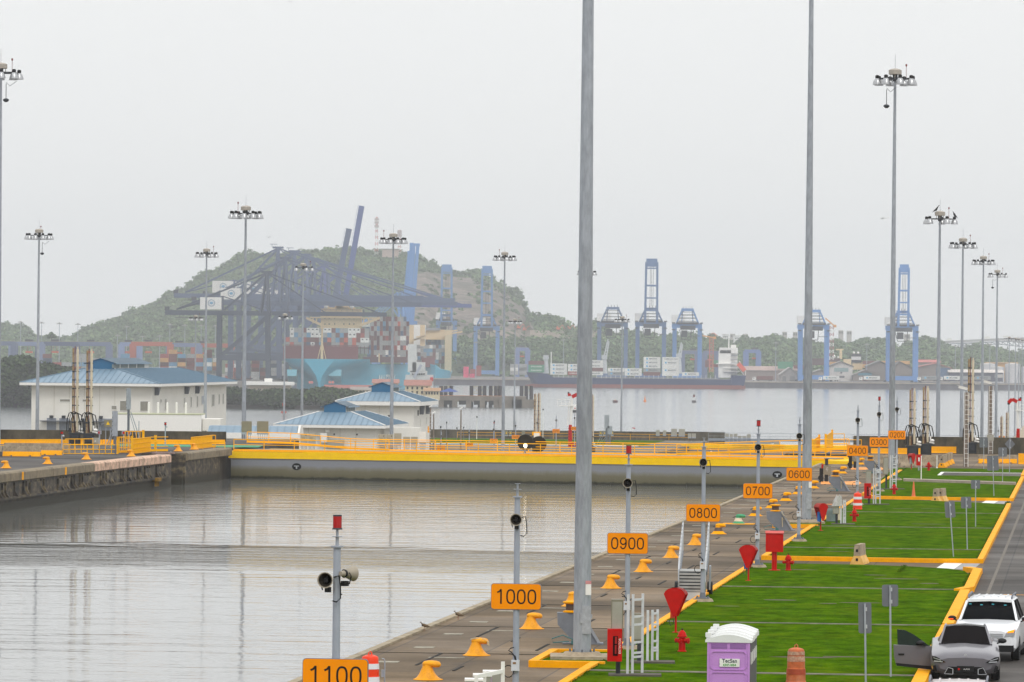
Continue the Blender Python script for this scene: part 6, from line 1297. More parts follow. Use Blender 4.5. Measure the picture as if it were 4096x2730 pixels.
# floating navigation marks
p = DP(2461, 1608, 2600); 
def buoy(label, x, y, kind):
    rx, ry = RAY(x, y); Y = (H-ZB)/ry; k = Y/F; p = Vector((rx*Y, Y, ZB)); r = thing('buoy', label, 'buoy', p)
    if kind == 0: m = MB(); m.lathe([(9*k, 0), (10.5*k, .5*k), (10.5*k, 8*k), (9.5*k, 9*k)], n=14); m.build('float', M('buoy_maroon', '5b3a3a', .7), r); m = MB(); m.box((0, 0, 10*k), (3*k, 3*k, 3*k)); m.build('ring', YEL, r)
    if kind == 1: m = MB(); m.lathe([(6*k, 0), (6*k, 3*k), (3*k, 7*k), (1.3*k, 20*k), (.5*k, 24*k)], n=10); m.build('float', M('buoy_orange', 'dc7a28', .6), r); m = MB(); m.box((0, 0, 1*k), (8*k, 8*k, 1.5*k)); m.build('ring', M('buoy_orange', 'dc7a28'), r)
    if kind == 2:
        m = MB(); m.lathe([(8.5*k, 0), (8.8*k, 2*k), (8.5*k, 8*k), (5*k, 9*k)], n=14); m.build('float', M('buoy_grey', '5b5558', .7), r)
        m = MB(); [m.beam((sx_*4*k, sy_*4*k, 9*k), (sx_*3*k, sy_*3*k, 22*k), 1.2*k) for sx_ in (-1, 1) for sy_ in (-1, 1)]; m.build('lattice', WHITE, r); m = MB(); m.box((0, 0, 26*k), (8*k, 8*k, 9*k)); m.build('top_mark', M('mark_maroon', '6d3338', .6), r); m = MB(); m.cyl((0, 0, 30*k), (0, 0, 34*k), 2*k, n=6); m.build('lamp', DARKS, r)
buoy('dark maroon flat buoy floating left of the orange one', 2461, 1611, 0); buoy('small orange spar buoy on the bay', 2580, 1608, 1); buoy('tall red and white buoy with lattice top', 2776, 1611, 2)
# ================================================================ PORT: CRANES
def metal(name, c, **k): return M(name, c, .55, var=.08, **k)
def sts(label, xl, Y, mpp_apex, hg, ga, back, out, apex, colr, raised=0.0, zb=-13.0, width=16, house=True, hscale=1.0, boomlift=None):
    """ship to shore crane seen from the side. xl = S pixel of landside leg at ground; ga gauge; hg girder height, apex height (all m above zb)"""
    mt = metal('crane_'+colr, colr); p = DP(xl, 1450, Y); r = thing('container_crane', label, 'container crane', Vector((p.x, Y, zb)), 0, 'ship to shore cranes at the left port')
    hw = width/2
    for x in (0, ga):
        for y in (-hw, hw):
            m = MB(); m.beam((x, y, 2), (x+(0 if x == 0 else -1.0), y, hg+1), 2.6, 2.2); m.build('leg', mt, r)
    for x in (0, ga):
        for z in (15, 2.2): m = MB(); m.beam((x, -hw, z), (x, hw, z), 2, 2.2); m.build('cross_beam', mt, r)
    for y in (-hw, hw):
        m = MB(); m.beam((0, y, 15), (ga, y, 15), 1.8, 3.4); m.build('portal_beam', mt, r); m = MB(); m.beam((0, y, hg-.5), (ga, y, hg-.5), 1.4, 1.6); m.build('upper_beam', mt, r)
        m = MB(); m.beam((1, y, 16), (ga-1, y, hg-2), 1.9, 1.9); m.build('diagonal_brace', mt, r)
        m = MB(); m.beam((1, y, hg*.42), (ga-1, y, 17), 1.4, 1.4); m.build('diagonal_brace', mt, r)
    m = MB()
    for x in (0, ga):
        for y in (-hw, hw):
            for q in (-2.4, -.8, .8, 2.4): m.lathe([(.5, -.3), (.5, .3)], (x+q, y, .6), 8, ax='Y')
    m.build('wheel_bogie', DARKS, r)
    m = MB()
    for y in (-3.2, 3.2): m.beam((-back, y, hg), (ga+1.5, y, hg), 1.1, 2.9)
    for x in np.arange(-back, ga, 7): m.beam((x, -3.2, hg), (x, 3.2, hg), .8)
    m.build('girder', mt, r)
    A = Vector((ga-1.5, 0, apex)); m = MB()
    for y in (-hw*.6, hw*.6):
        m.beam((ga, y*1.6, hg), (A.x, y*.5, apex), 1.5, 1.5); m.beam((ga-5, y*1.6, hg), (A.x, y*.5, apex), 1.0, 1.0)
    m.box((A.x, 0, apex), (7, 6, 1.2)); m.box((A.x-3, 0, apex+2.2), (4.5, 4, .3)); m.box((A.x-4, 0, apex+1.2), (.3, .3, 2)); m.build('apex_frame', mt, r)
    m = MB()
    for y in (-2.5, 2.5): m.beam(A+Vector((0, y, -.5)), (3, y, hg+2), 1.2, 1.2); m.beam(A+Vector((0, y, -.5)), (-back+7, y, hg+2), .9, .9)
    m.build('back_stay', mt, r)
    m = MB()
    for y in (-4, 4): m.beam((2, y, hg), (2, y*.3, hg+10.5), .9); m.beam((2, y*.3, hg+10.5), (-back+7, y*.5, hg+2), .7); m.beam((2, y*.3, hg+10.5), (ga-3, y*.5, hg+2), .6)
    m.build('rear_frame', mt, r)
    B = Vector((ga+2, 0, hg)); a = raised; d = Vector((math.cos(a), 0, math.sin(a)))
    m = MB()
    for y in (-3.2, 3.2): m.beam(B+Vector((0, y, 0)), B+d*out+Vector((0, y, 0)), 1.1, 2.6 if a < .2 else 3.8)
    for q in np.arange(6, out, 7): m.beam(B+d*q+Vector((0, -3.2, 0)), B+d*q+Vector((0, 3.2, 0)), .7)
    bm = m.build('boom', mt, r)
    m = MB(); n_ = Vector((-d.z, 0, d.x)) if a else Vector((0, 0, 1))
    for q in np.arange(3, out, 3.4): m.beam(B+d*q+n_*1.3+Vector((0, -3.9, 0)), B+d*q+n_*2.7+Vector((0, -3.9, 0)), .14)
    m.beam(B+n_*2.7+Vector((0, -3.9, 0)), B+d*out+n_*2.7+Vector((0, -3.9, 0)), .14); m.build('walkway_rail', mt, bm)
    m = MB()
    if a < .2:
        for y in (-2.8, 2.8): m.beam(A+Vector((0, y, -.4)), B+d*(out*.93)+Vector((0, y, 1)), .75, .75); m.beam(A+Vector((0, y, -.6)), B+d*(out*.46)+Vector((0, y, 1)), .65, .65)
    else: m.beam(A, B+d*(out*.4), .5)
    m.build('fore_stay', mt, r)
    if house:
        hh = 8.0*hscale; m = MB(); m.box((-5.5, 0, hg+2.2+hh/2), (14*hscale, 8, hh)); h = m.build('machinery_house', M('house_white', 'd6d4cf', .6, var=.04, scale=.3), r)
        m = MB(); m.lathe([(2.3, -.05), (2.3, .05)], (-5, -4.1, hg+2.4+hh/2), 18, ax='Y'); e_ = m.build('emblem', M('emblem_grey', '8896a3', .6), h); m = MB(); m.lathe([(1.7, -.05), (1.7, .05)], (-5, -4.2, hg+2.4+hh/2), 16, ax='Y'); q = m.build('emblem_ring', M('house_white', 'd6d4cf'), e_)
        m = MB(); m.ell((-5, -4.25, hg+2.4+hh/2), (1.2, .1, .9), 8); m.build('emblem_globe', M('emblem_blue', '5b93b3', .6), e_)
        m = MB(); m.beam((-12, -4, hg+2.6+hh), (1, -4, hg+2.6+hh), .12); [m.beam((-12+k*2.2, -4, hg+2+hh), (-12+k*2.2, -4, hg+3.1+hh), .12) for k in range(7)]; m.build('roof_rail', mt, h)
    m = MB(); m.box((-back+1, 0, hg+2.5), (3, 5, 2.5)); m.box((-back*.55, 0, hg-3), (back*.55, 4, .3)); [m.beam((-back*.8+k*2.2, -2, hg-3), (-back*.8+k*2.2, -2, hg-1.3), .2) for k in range(int(back*.25))]; m.build('tail_platform', DARKS, r)
    m = MB()
    for k in range(int(hg/4.2)): m.box((1.6, -hw-1.0, 5+k*4.2), (2.4, 1.4, .25))
    for k in range(int((apex-hg)/5)): m.box((ga-3.4, -2, hg+4+k*5), (3.0, 1.4, .25))
    m.build('stair_platform', DARKS, r)
    m = MB(); m.box((ga+8, 0, hg-3), (3, 3.5, 2.8)); m.beam((ga+8, 0, hg-4), (ga+8, 0, hg-14), .3); m.build('operator_cab', mt, r)
    return r
k1 = 3200/F; k2 = 3330/F
sts('darkest container crane, nearest, with a white machinery house carrying a round emblem', 877, 3200, 0, 43, 31, 34, 72, 69, '2d384a', hscale=.95)
sts('grey blue container crane with the highest apex behind the darkest one', 922, 3330, 0, 55, 32, 37, 92, 87, '505d78', hscale=.95)
sts('grey blue container crane, next to the right of the highest apex', 992, 3400, 0, 55, 32, 30, 95, 86, '53617d')
sts('grey blue container crane, third apex in the row', 1042, 3470, 0, 55, 32, 26, 98, 85, '53617d')
sts('slate container crane half hidden between the darkest one and its taller neighbour', 955, 3265, 0, 50, 31, 30, 84, 79, '475369', hscale=.9)
sts('slate container crane whose legs stand just left of the big blue ship', 1075, 3515, 0, 53, 32, 24, 96, 83, '4d5a75')
sts('violet blue container crane in the middle of the tangle, boom lowered', 1118, 3560, 0, 52, 32, 26, 100, 80, '4d598a')
sts('grey blue container crane with its shorter boom raised steeply', 1145, 3640, 0, 50, 31, 22, 58, 74, '4c5a78', raised=math.radians(79), house=True)
sts('violet blue container crane with the tallest boom raised above the hill', 1183, 3700, 0, 48, 32, 24, 78, 76, '4a5a8e', raised=math.radians(80.5))
# light blue booms raised together
for i, (xb, xt, yt) in enumerate(((1640, 1647, 978), (1650, 1656, 980), (1662, 1672, 980), (1645, 1638, 1010))):
    Y = 3950+i*25; a = DP(xb-(12 if i < 3 else 35), 1250, Y); t = DP(xt, yt, Y); r = thing('container_crane', 'light blue crane with raised boom, %s of four close together over the hillside' % ordinal(i), 'container crane', Vector((a.x, Y, -13)), 0, 'light blue cranes')
    mt = metal('crane_lightblue', '5a88bd'); zt = t.z+13
    m = MB(); m.beam((0, -3, 42), (t.x-a.x, -3, zt), 2.6, 2.8); m.beam((0, 3, 42), (t.x-a.x, 3, zt), 1.6, 2); m.box((t.x-a.x, 0, zt), (3, 7, 2)); m.build('boom', mt, r)
    m = MB(); [m.beam((x, y, 0), (x, y, 42), 1.8) for x in (-26, 0) for y in (-8, 8)]; m.beam((-26, -8, 14), (0, -8, 14), 2); m.build('leg', mt, r)
    m = MB(); m.beam((-45, -3, 42), (4, -3, 42), 1.4, 2.6); m.beam((-13, -3, 62), (0, -3, 42), 1); m.beam((-2, -8, 42), (-4, -2, 66), 1.2); m.beam((-4, -2, 66), (-30, -3, 43), .8); m.build('girder', mt, r)
# cranes seen end on at the right
def endcrane(label, xc, Yd, boom_y=None, colr='5b8fd0', w=121, yb=1306, yapex=1243, zb=-12.7, yboomw=44):
    k = Yd/F; mt = metal('crane_'+colr, colr); p = DP(xc, 1400, Yd); r = thing('container_crane', label, 'container crane', Vector((p.x, Yd, zb)), 0, 'cranes along the far right quay')
    z = lambda y: DP(xc, y, Yd).z-zb
    hw = w/2*k; lw = 16*k; zg = z(yb)
    for s in (-1, 1):
        for y in (0, 20): m = MB(); m.beam((s*(hw-lw/2), y, .5), (s*(hw-lw/2), y, zg+1), lw if y == 0 else lw*.7, lw*.8); m.build('leg', mt, r)
    for y, z_ in ((0, zg), (20, zg), (0, 3)): m = MB(); m.beam((-hw, y, z_), (hw, y, z_), 2.0, 3.1); m.build('portal_beam', mt, r)
    za = z(yapex); m = MB()
    for s in (-1, 1): m.beam((s*hw*.78, 0, zg+1), (s*hw*.36, 0, za), 1.2, 1.2); m.beam((s*hw*.4, 2, zg+1), (s*hw*.32, 2, za), .7, .7)
    m.beam((-hw*.42, 0, za), (hw*.42, 0, za), 1.6, 2.0); m.build('apex_frame', mt, r)
    m = MB(); [m.beam((-hw*(.7-.1*q), -.8, zg+3+q*(za-zg)*.2), (hw*(.7-.1*q), -.8, zg+3+q*(za-zg)*.2), .35) for q in range(4)]; m.box((0, -1.5, zg+1.9), (hw*1.5, 1, 1.4)); [m.box((s*hw*.95, -1.5, zg-3+q*5), (2.4, 1, .8)) for s in (-1, 1) for q in range(2)]; m.build('walkway', DARKS, r)
    m = MB(); 
    for q in (-.3, -.1, .1, .3): m.beam((hw*q, 0, za), (hw*q, 0, za+2.5), .3)
    for q in (.3, .5, .7): m.beam((-hw*.6, 1, zg+(za-zg)*q), (hw*.6, 1, zg+(za-zg)*q), .3)
    m.beam((-hw*.7, 0, zg+4), (-hw*.2, 0, za), .3); m.build('rail', DARKS, r)
    m = MB(); m.box((0, -8, zg-1.5), (w*.5*k, 14, 3)); m.box((-w*.12*k, -10, zg-6), (4.5, 5, 5)); m.beam((-w*.2*k, -9, zg-10), (w*.1*k, -9, zg-10), .5); m.beam((-w*.2*k, -9, zg-10), (-w*.28*k, -9, zg-3), .5); m.beam((w*.1*k, -9, zg-10), (w*.12*k, -9, zg-3), .5); m.beam((w*.12*k, -6, zg-7.5), (w*.42*k, -6, zg-7.5), .4); m.build('trolley', DARKS, r)
    m = MB(); m.box((-hw*.55, 24, zg+5), (hw*.9, 12, 6)); m.box((-hw*.9, 0, zg+3.6), (2.2, 3, 3.8)); m.build('machinery_house', WHITE, r)
    m = MB(); [m.box((s*(hw-lw/2)+q, 0, .7), (2, 2, 1.4)) for s in (-1, 1) for q in (-3, 0, 3)]; m.build('wheel_bogie', DARKS, r)
    if boom_y:
        zt = z(boom_y); bw = yboomw/2*k; m = MB()
        for s in (-1, 1): m.beam((s*bw*1.1, -3, zg), (s*bw, -3-.12*(zt-zg), zt), 1.6, 1.8)
        b = m.build('boom', mt, r)
        for q, th in ((.0, 1.2), (.22, 1.2), (.42, 1.0), (.62, 1.3), (.9, 1.0), (.99, 6)): m = MB(); zz = zg+(zt-zg)*q; m.beam((-bw, -3-.12*(zz-zg), zz), (bw, -3-.12*(zz-zg), zz), 1.0, th); m.build('boom_tie', mt, b)
        m = MB(); [m.beam((q, -4, zg+(zt-zg)*.2), (q, -3-.12*(zt-zg), zt*.97), .25) for q in (-1, .0, 1.2)]; m.build('rope', DARKS, b)
    return r
endcrane('blue crane behind the cargo ship, first right of the massive mast', 2450, 3760, None, '5a7296', 122, 1298, 1234)
endcrane('blue crane with vertical boom like a ladder, above the cargo ship', 2603, 3760, 1050, '52709c', 122, 1297, 1237)
endcrane('light blue crane right of the one with the ladder like boom', 2749, 3760, None, '5c88be', 117, 1304, 1240)
endcrane('light blue crane behind the second tallest mast', 3256, 3760, None, '5c8cc6', 122, 1307, 1245)
endcrane('light blue crane with raised boom behind the tall right mast', 3611, 3760, 1073, '5b8ac4', 124, 1312, 1249, yboomw=36)
endcrane('blue crane with raised boom in front of the quarry face, left one', 1785, 4150, 1072, '6088b8', 84, 1290, 1262, yboomw=38)
endcrane('blue crane with raised boom in front of the quarry face, right one', 1946, 4050, 1078, '6088b8', 104, 1312, 1262, yboomw=38)
# gantries in the yards
def rtg(label, xc, Yd, w, ytop, colr, beamc=None, zb=-12.7):
    k = Yd/F; mt = metal('rtg_'+colr, colr); p = DP(xc, 1400, Yd); r = thing('yard_gantry', label, 'gantry crane', Vector((p.x, Yd, zb)), 0, 'rubber tyred gantries in the container yard'); h = DP(xc, ytop, Yd).z-zb; hw = w*k/2
    for s in (-1, 1):
        for y in (0, 9): m = MB(); m.beam((s*hw, y, 0), (s*hw, y, h), 4.0, 2.0); m.build('leg', mt, r)
    m = MB(); [m.beam((-hw-1, y, h), (hw+1, y, h), 1.4, 2.8) for y in (0, 9)]; m.build('top_beam', mt, r)
    m = MB(); m.beam((-hw, -.5, h+1.6), (hw, -.5, h+1.6), .15); [m.beam((-hw+q, -.5, h+.8), (-hw+q, -.5, h+1.7), .12) for q in np.arange(0, 2*hw, 2.2)]; m.build('rail', M('dim_yellow', 'a39565', .7), r)
    q = random.uniform(-.5, .5)*hw; m = MB(); m.box((q, 4, h+1.8), (5, 5, 2.2)); m.build('trolley', DARKS, r); m = MB(); m.box((q, 4, h-5.5), (4.5, 3, 1.3)); m.beam((q-1, 4, h-5), (q-1, 4, h), .15); m.beam((q+1, 4, h-5), (q+1, 4, h), .15); m.build('spreader', M('spreader_orange', 'cf5a2e', .6), r)
    return r
nm = ['slate blue yard gantry at the far left edge', 'slate blue yard gantry above the dark trees at left', 'slate blue yard gantry behind the left pipe masts', 'slate blue yard gantry right of the pipe masts', 'orange yard gantry over the big blue roof', 'slate blue yard gantry over the right half of the big blue roof', 'orange yard gantry beside the dark crane leg', 'slate blue yard gantry above the dark trees, shorter span']
for i, (xc, w_, yt, cl) in enumerate(((-20, 150, 1374, '5a6580'), (105, 118, 1376, '7683a0'), (228, 150, 1376, '4d5874'), (370, 130, 1377, '66728f'), (605, 150, 1377, 'b3604a'), (735, 120, 1381, '7482a3'), (850, 150, 1383, 'ad5c48'), (520, 70, 1378, '7f90b5'))):
    rtg(nm[i], xc, 3350+i*22, w_, yt, cl)
for i, (xc, w_, yt, cl) in enumerate(((2090, 42, 1398, '6b7aa3'), (2760, 60, 1410, '5e6a8a'), (2845, 50, 1412, '5e6a8a'), (3010, 50, 1406, '6077a8'))):
    rtg('bluish yard gantry far away behind the right quay, %s from the left' % ordinal(i), xc, 3950, w_, yt, cl)
# ================================================================ CONTAINERS
CC = dict(rust='6e3b36', grey='9a9d9c', red='97443b', blue='5c8fb0', orange='bb5a45', white='e2e2dd', brown='6b4a45', green='3d8a68', dblue='3f5878', mauve='553a40', tan='c99a58', pink='d8406c')
STUFF = {}
def scont(grp, col, L, W, Hh, loc):
    if grp not in STUFF: STUFF[grp] = (MB(), [])
    m, ms = STUFF[grp]; mt = M('container_'+col, CC[col], .6, var=.1, scale=.5, dirt=.25, dirtc='6a5a50')
    if mt not in ms: ms.append(mt)
    m.cur = ms.index(mt); m.box((loc[0], loc[1], loc[2]+Hh/2), (L*.985, W*.98, Hh*.975))
cmeshes = {}
def cont(col, L, W, Hh, loc, label, group, rz=0.0, face=None, text=None, tcol=None):
    key = (col, round(L, 1), round(W, 1), round(Hh, 1), face, text)
    if key not in cmeshes:
        m = MB(); m.box((0, 0, Hh/2), (L*.985, W*.98, Hh*.975))
        if L > W:
            for q in np.arange(-L/2+.4, L/2-.3, .8): m.box((q, -W/2, Hh/2), (.25, .06, Hh*.86))
        mt = M('container_'+col, CC[col], .6, var=.1, scale=.5, dirt=.25, dirtc='6a5a50')
        o = m.build('shipping_container', mt); cmeshes[key] = o
        if face:
            m = MB(); m.box((W*0, -W/2 if L > W else -W/2, Hh*.66), (min(L, 2.4)*.42, .05, Hh*.26)); m.build('vent', DARKS, o)
        if text:
            t = M('lettering_'+(tcol or 'dark'), {'white': 'e6e6e0', None: '39454f', 'dark': '39454f'}[tcol], .6)
            if text == 'MAERSK':
                m = MB(); m.box((-L*.29, -W/2-.04, Hh*.52), (1.25, .05, 1.25)); m.build('logo_square', M('logo_blue', '5aa9cf', .6), o)
                text_mesh(text, 1.55, 'lettering', t, o, (L*.08, -W/2-.06, Hh*.5), sx=1.05, off=.015)
            else: text_mesh(text, 1.3, 'lettering', t, o, (0, -W/2-.06, Hh*.5), sx=1.1, off=.015)
    else:
        src = cmeshes[key]; o = src.copy(); COL.objects.link(o)
        for ch in src.children: c2 = ch.copy(); COL.objects.link(c2); c2.parent = o
    o.location = loc; o.rotation_euler.z = rz; tag(o, label, 'container', group); return o
ADJ = dict(rust='rust brown', grey='grey', red='red', blue='light blue', orange='bright orange', white='white reefer', brown='brown', green='green', dblue='dark blue', mauve='dark maroon', tan='ochre', pink='pink')
# ---- the big blue ship
SEA = ZB
def ship_hull(label, Y, xc, name, stations, mat, cat='container ship'): pass
YS = 3200; ks = YS/F
bs = thing('container_ship', 'huge light blue container ship seen bow on under the dark cranes', 'container ship', (0, 0, 0))
SB_ = M('hull_blue', '3fa0ba', .5, var=.06, scale=.05, dirt=.15, dirtc='2f7f98')
def sx_(x, Y): return DP(x, 1460, Y).x
# hull: waterline narrow bow flaring to full beam at deck; axis direction
bow = Vector((sx_(1277, YS), YS)); hw = 26.5; zd = DP(1300, 1437, YS).z; axd = Vector((math.sin(.145), math.cos(.145))); nrm = Vector((axd.y, -axd.x))
def hp(a, b, z): q = bow + axd*a + nrm*b; return Vector((q.x, q.y, z))
rings = []
for a, hwd, hww, zz in ((0, 9, .3, zd), (3, 17, .8, zd), (8, 23, 2.5, zd), (18, hw-.5, 8, zd), (33, hw, 16, zd), (35, hw, 17, zd-3.4), (48, hw, 22, zd-3.4), (62, hw, hw-.5, zd-3.4), (188, hw, hw, zd-3.4)):
    R = []
    for f in (-1, -.93, -.75, -.5, -.25, 0): 
        pass
    prof = [(0.0, hww), (.25, hww*.98+hwd*.02), (.5, hww*.82+hwd*.18), (.75, hww*.4+hwd*.6), (.92, hwd*.97), (1, hwd)]
    z0 = SEA-2; rk = 5.5*(1-min(1, a/30))
    Lf = [hp(a+rk*(1-f)*0 - (f*0), -w_, z0+(zz-z0)*f) for f, w_ in reversed(prof)]
    Rt = [hp(a, w_, z0+(zz-z0)*f) for f, w_ in prof]
    rings.append(Lf+Rt)
m = MB(); m.loft(rings, True); hull_ = m.build('hull', SB_, bs, sharp=50)
m = MB()
fw = [hp(6, 2, 0), hp(10, 12, 0), hp(16, hw-3.2, 0), hp(24, hw-1.2, 0)]
m.beam(hp(13, -hw+1, zd+3.9), hp(13, hw-4, zd+3.9), 1.0, 8.4); m.build('breakwater', M('breakwater', '6f3436', .6, var=.06), bs)
m = MB(); m.beam(hp(14.2, -hw+1, zd+8.6), hp(14.2, hw-4, zd+8.6), 2.6, .5); m.build('walkway', M('deck_mauve', '6e4346', .7), bs)
CRM = M('ship_cream', 'd3b98f', .6, var=.04, scale=.1)
m = MB(); m.cyl(hp(9, 0, zd), hp(9, 0, zd+19), .9, .5, 8)
for a, b in ((-2.6, 0), (2.6, 0), (0, 2)): m.cyl(hp(9+b, a, zd), hp(9, 0, zd+11), .28, n=5)
m.beam(hp(9, -3, zd+20), hp(9, 3, zd+20), .4); m.box(hp(9, 0, zd+19.5), (1.8, 1.8, 1)); m.build('foremast', CRM, bs)
# accommodation
def bxs(x0, x1, y0, y1, a, dpt, name, mat, par=bs):
    Yd = YS+a; A = DP(x0, y0, Yd); B_ = DP(x1, y1, Yd); m = MB(); m.box(((A.x+B_.x)/2, Yd+dpt/2, (A.z+B_.z)/2), (abs(B_.x-A.x), dpt, abs(A.z-B_.z))); return m.build(name, mat, par)
acc = bxs(1284, 1446, 1235, 1325, 72, 13, 'accommodation_block', CRM)
brg = bxs(1240, 1515, 1268, 1276, 70, 8, 'bridge_wing', CRM)
for xa, xb in ((1225, 1284), (1446, 1520)):
    Yd = YS+71; A = DP(xa if xa < 1300 else xb, 1272, Yd); B_ = DP(1290 if xa < 1300 else 1440, 1303, Yd); m = MB(); m.beam(A, B_, 2.2, 1.6); m.build('wing_brace', CRM, bs)
for x in (1252, 1266, 1455, 1475): bxs(x-2.5, x+2.5, 1270, 1295, 70.5, 2, 'wing_post', CRM)
for y in (1274, 1297):
    for x in (1300, 1317, 1339, 1376, 1398, 1416): bxs(x-2, x+2, y-2.5, y+2.5, 71.6, .6, 'window', GLASSD, acc)
for x0, x1, y0, y1 in ((1295, 1420, 1230, 1247), (1340, 1372, 1210, 1232), (1405, 1412, 1228, 1248), (1308, 1313, 1212, 1240), (1345, 1395, 1222, 1236)): bxs(x0, x1, y0, y1, 74, 8, 'upper_deck', CRM, acc)
for x in (1304, 1408): p = DP(x, 1228, YS+73); m = MB(); m.sphere(p, 1.3, 8); m.build('radome', WHITE, acc)
for x in (1405, 1412, 1425, 1438, 1455): bxs(x-3, x+3, 1238, 1262, 95, 5, 'funnel_pipe', DARKS)
for s, x in ((-1, 1169), (1, 1340)):
    p = DP(x, 1493, YS+ (9 if s < 0 else 7)); m = MB(); w_ = 3.2 if s < 0 else 4.2; m.add([Vector(p)+Vector(v) for v in [(-w_, -4, 2.2), (w_, -4, 2.2), (w_*.9, -4, -1.8), (-w_*.9, -4, -1.8), (-w_, 10, 2.2), (w_, 10, 2.2), (w_*.9, 10, -6.5), (-w_*.9, 10, -6.5)]], [(0, 1, 2, 3), (1, 5, 6, 2), (4, 0, 3, 7), (3, 2, 6, 7), (0, 4, 5, 1)]); m.build('anchor_pocket', M('pocket_blue', '78bccd', .5), bs)
for x in (1240, 1248, 1320, 1332): p = DP(x, 1530, YS+2); m = MB(); m.lathe([(.9, -.1), (.9, .1)], Vector(p)+Vector((0, -1.5, 0)), 8, ax='Y'); m.build('hull_mark', M('mark_red', 'd07a70', .6), bs)
# lettering on the ship's side
tm = text_mesh('MAERSK', 13, 'lettering', M('hull_white', 'cfe0e0', .6), bs, (0, 0, 0), off=.15); q = hp(98, hw+.3, zd-15); tm.location = q; tm.rotation_euler = (math.pi/2, 0, math.atan2(axd.y, axd.x)); tm.scale = (1.35, 1, 1)
# stacks on deck: front bay rows
random.seed(11)
def zc(y): return DP(1300, y, YS).z
pool = ['rust', 'grey', 'grey', 'grey', 'rust', 'mauve', 'white', 'red', 'grey', 'brown', 'blue', 'grey', 'grey', 'mauve', 'grey', 'rust', 'brown', 'orange', 'dblue']
y0z = zc(1389); ch = 3.02; cw = 2.64; nm_t = ['bottom', 'second', 'third', 'top', 'fifth', 'sixth']
grp = 'containers stacked on the bow of the big blue ship'
for j in range(5):
    zz = y0z + (j-0)*ch
    if j == 4: continue
    for i in range(20):
        x = 1135+i*16.75
        if j >= 2 and i < 1: continue
        if j >= 2 and False: continue
        col = random.choice(pool)
        if j == 3 and i in (1, 5, 6, 7, 9, 10, 15, 16): col = 'white'
        if j == 2 and i in (1, 6, 7, 15, 16): col = 'white'
        if (i, j) in ((2, 2), (5, 2), (12, 1), (12, 3), (8, 0)): col = 'blue'
        if (i, j) in ((10, 1), (14, 1), (16, 1), (13, 0)): col = 'orange'
        cont(col, cw, 12.2, ch, Vector((sx_(x+8, YS)+0, YS+26+6, zz)), '%s container, %s tier of the bow stack, %s from the left' % (ADJ[col], nm_t[j], ordinal(i)), grp, face='v' if col == 'white' else None)
    if j == 0:
        for i in range(20):
            col = random.choice(['brown', 'mauve', 'grey', 'grey']); cont(col, cw, 12.2, ch, Vector((sx_(1135+i*16.75+8, YS), YS+26+6, y0z-ch-1.0)), '%s container behind the red breakwater, %s from the left' % (ADJ[col], ordinal(i)), grp)
# lashing bridge
m = MB()
for i in range(21): m.box((sx_(1135+i*16.75, YS), YS+24, y0z-1.6), (.4, .8, 5))
m.box(((sx_(1130, YS)+sx_(1475, YS))/2, YS+24, y0z-.2), (sx_(1475, YS)-sx_(1130, YS), 1.2, .45)); m.build('lashing_bridge', M('lashing', '4d2d2c', .7), bs)
# higher stacks behind, stepping back along the starboard side (right)
for j in range(9):
    for i in range(14):
        x = 1476+i*11.8
        if i > 12 and j > 7: continue
        top = 1289 if i else 1289
        col = random.choice(pool); Yd = YS+100+i*9; p = DP(x, 1428-j*19.2+ (12 if i else 10), Yd)
        if j > 6 and i < 1: continue
        cont(col, cw*(.86 if j < 5 else 1.0), 12.2, ch*1.05, Vector((p.x, Yd, p.z)), '%s container, column %s and tier %s of the tall side stacks' % (ADJ[col], ordinal(i), ordinal(j)), 'containers stacked along the side of the big blue ship')
bxs(1452, 1625, 1428, 1452, 88, 130, 'deck_coaming', M('coaming', '5f3b3c', .7)); bxs(1514, 1519, 1415, 1450, 86, 2, 'side_mast', CRM)
for j in range(3):
    for i in range(3): col = ('grey', 'grey', 'dblue') [i] if j else 'rust'; p = DP(1446+i*12.5, 1345-j*19+2, YS+90); cont(('white' if j == 2 else col), cw, 12.2, ch, p, '%s container right of the cream bridge, tier %s, %s across' % (ADJ['white' if j == 2 else col], ordinal(j), ordinal(i)), 'containers beside the cream accommodation', face='v' if j == 2 else None)
# ---- second ship behind with cream cranes
Y2 = 3750; b2 = thing('container_ship', 'second light blue container ship behind, with cream derricks and red boot topping', 'container ship', (0, 0, 0))
def b2x(x0, x1, y0, y1, a, dpt, name, mat, par=None, Yb=Y2):
    Yd = Yb+a; A = DP(x0, y0, Yd); B_ = DP(x1, y1, Yd); m = MB(); m.box(((A.x+B_.x)/2, Yd+dpt/2, (A.z+B_.z)/2), (abs(B_.x-A.x), dpt, abs(A.z-B_.z))); return m.build(name, mat, par if par is not None else b2)
m = MB(); R = []
for x, yt, d in ((1700, 1455, 30), (1720, 1456, 8), (1735, 1460, 2), (1742, 1461, 0), (1760, 1478, 6), (1800, 1484, 20), (1806, 1486, 60)):
    pt = DP(x, yt, Y2+d); pb = DP(1742+(x-1742)*.72, 1552, Y2+d); R.append([pt, pb, pb+Vector((0, 60, 0)), pt+Vector((0, 60, 0))])
m.loft(R, True, close=True); m.build('hull', SB_, b2)
m = MB(); R = []
for x, d in ((1712, 24), (1742, -1), (1770, 5), (1796, 20)): pt = DP(x, 1521, Y2+d-1.5); pb = DP(1742+(x-1742)*.95, 1556, Y2+d-1.5); R.append([pt, pb, pb+Vector((0, 50, 0)), pt+Vector((0, 50, 0))])
m.loft(R, True); m.build('boot_topping', M('boot_red', '9a5a55', .6), b2)
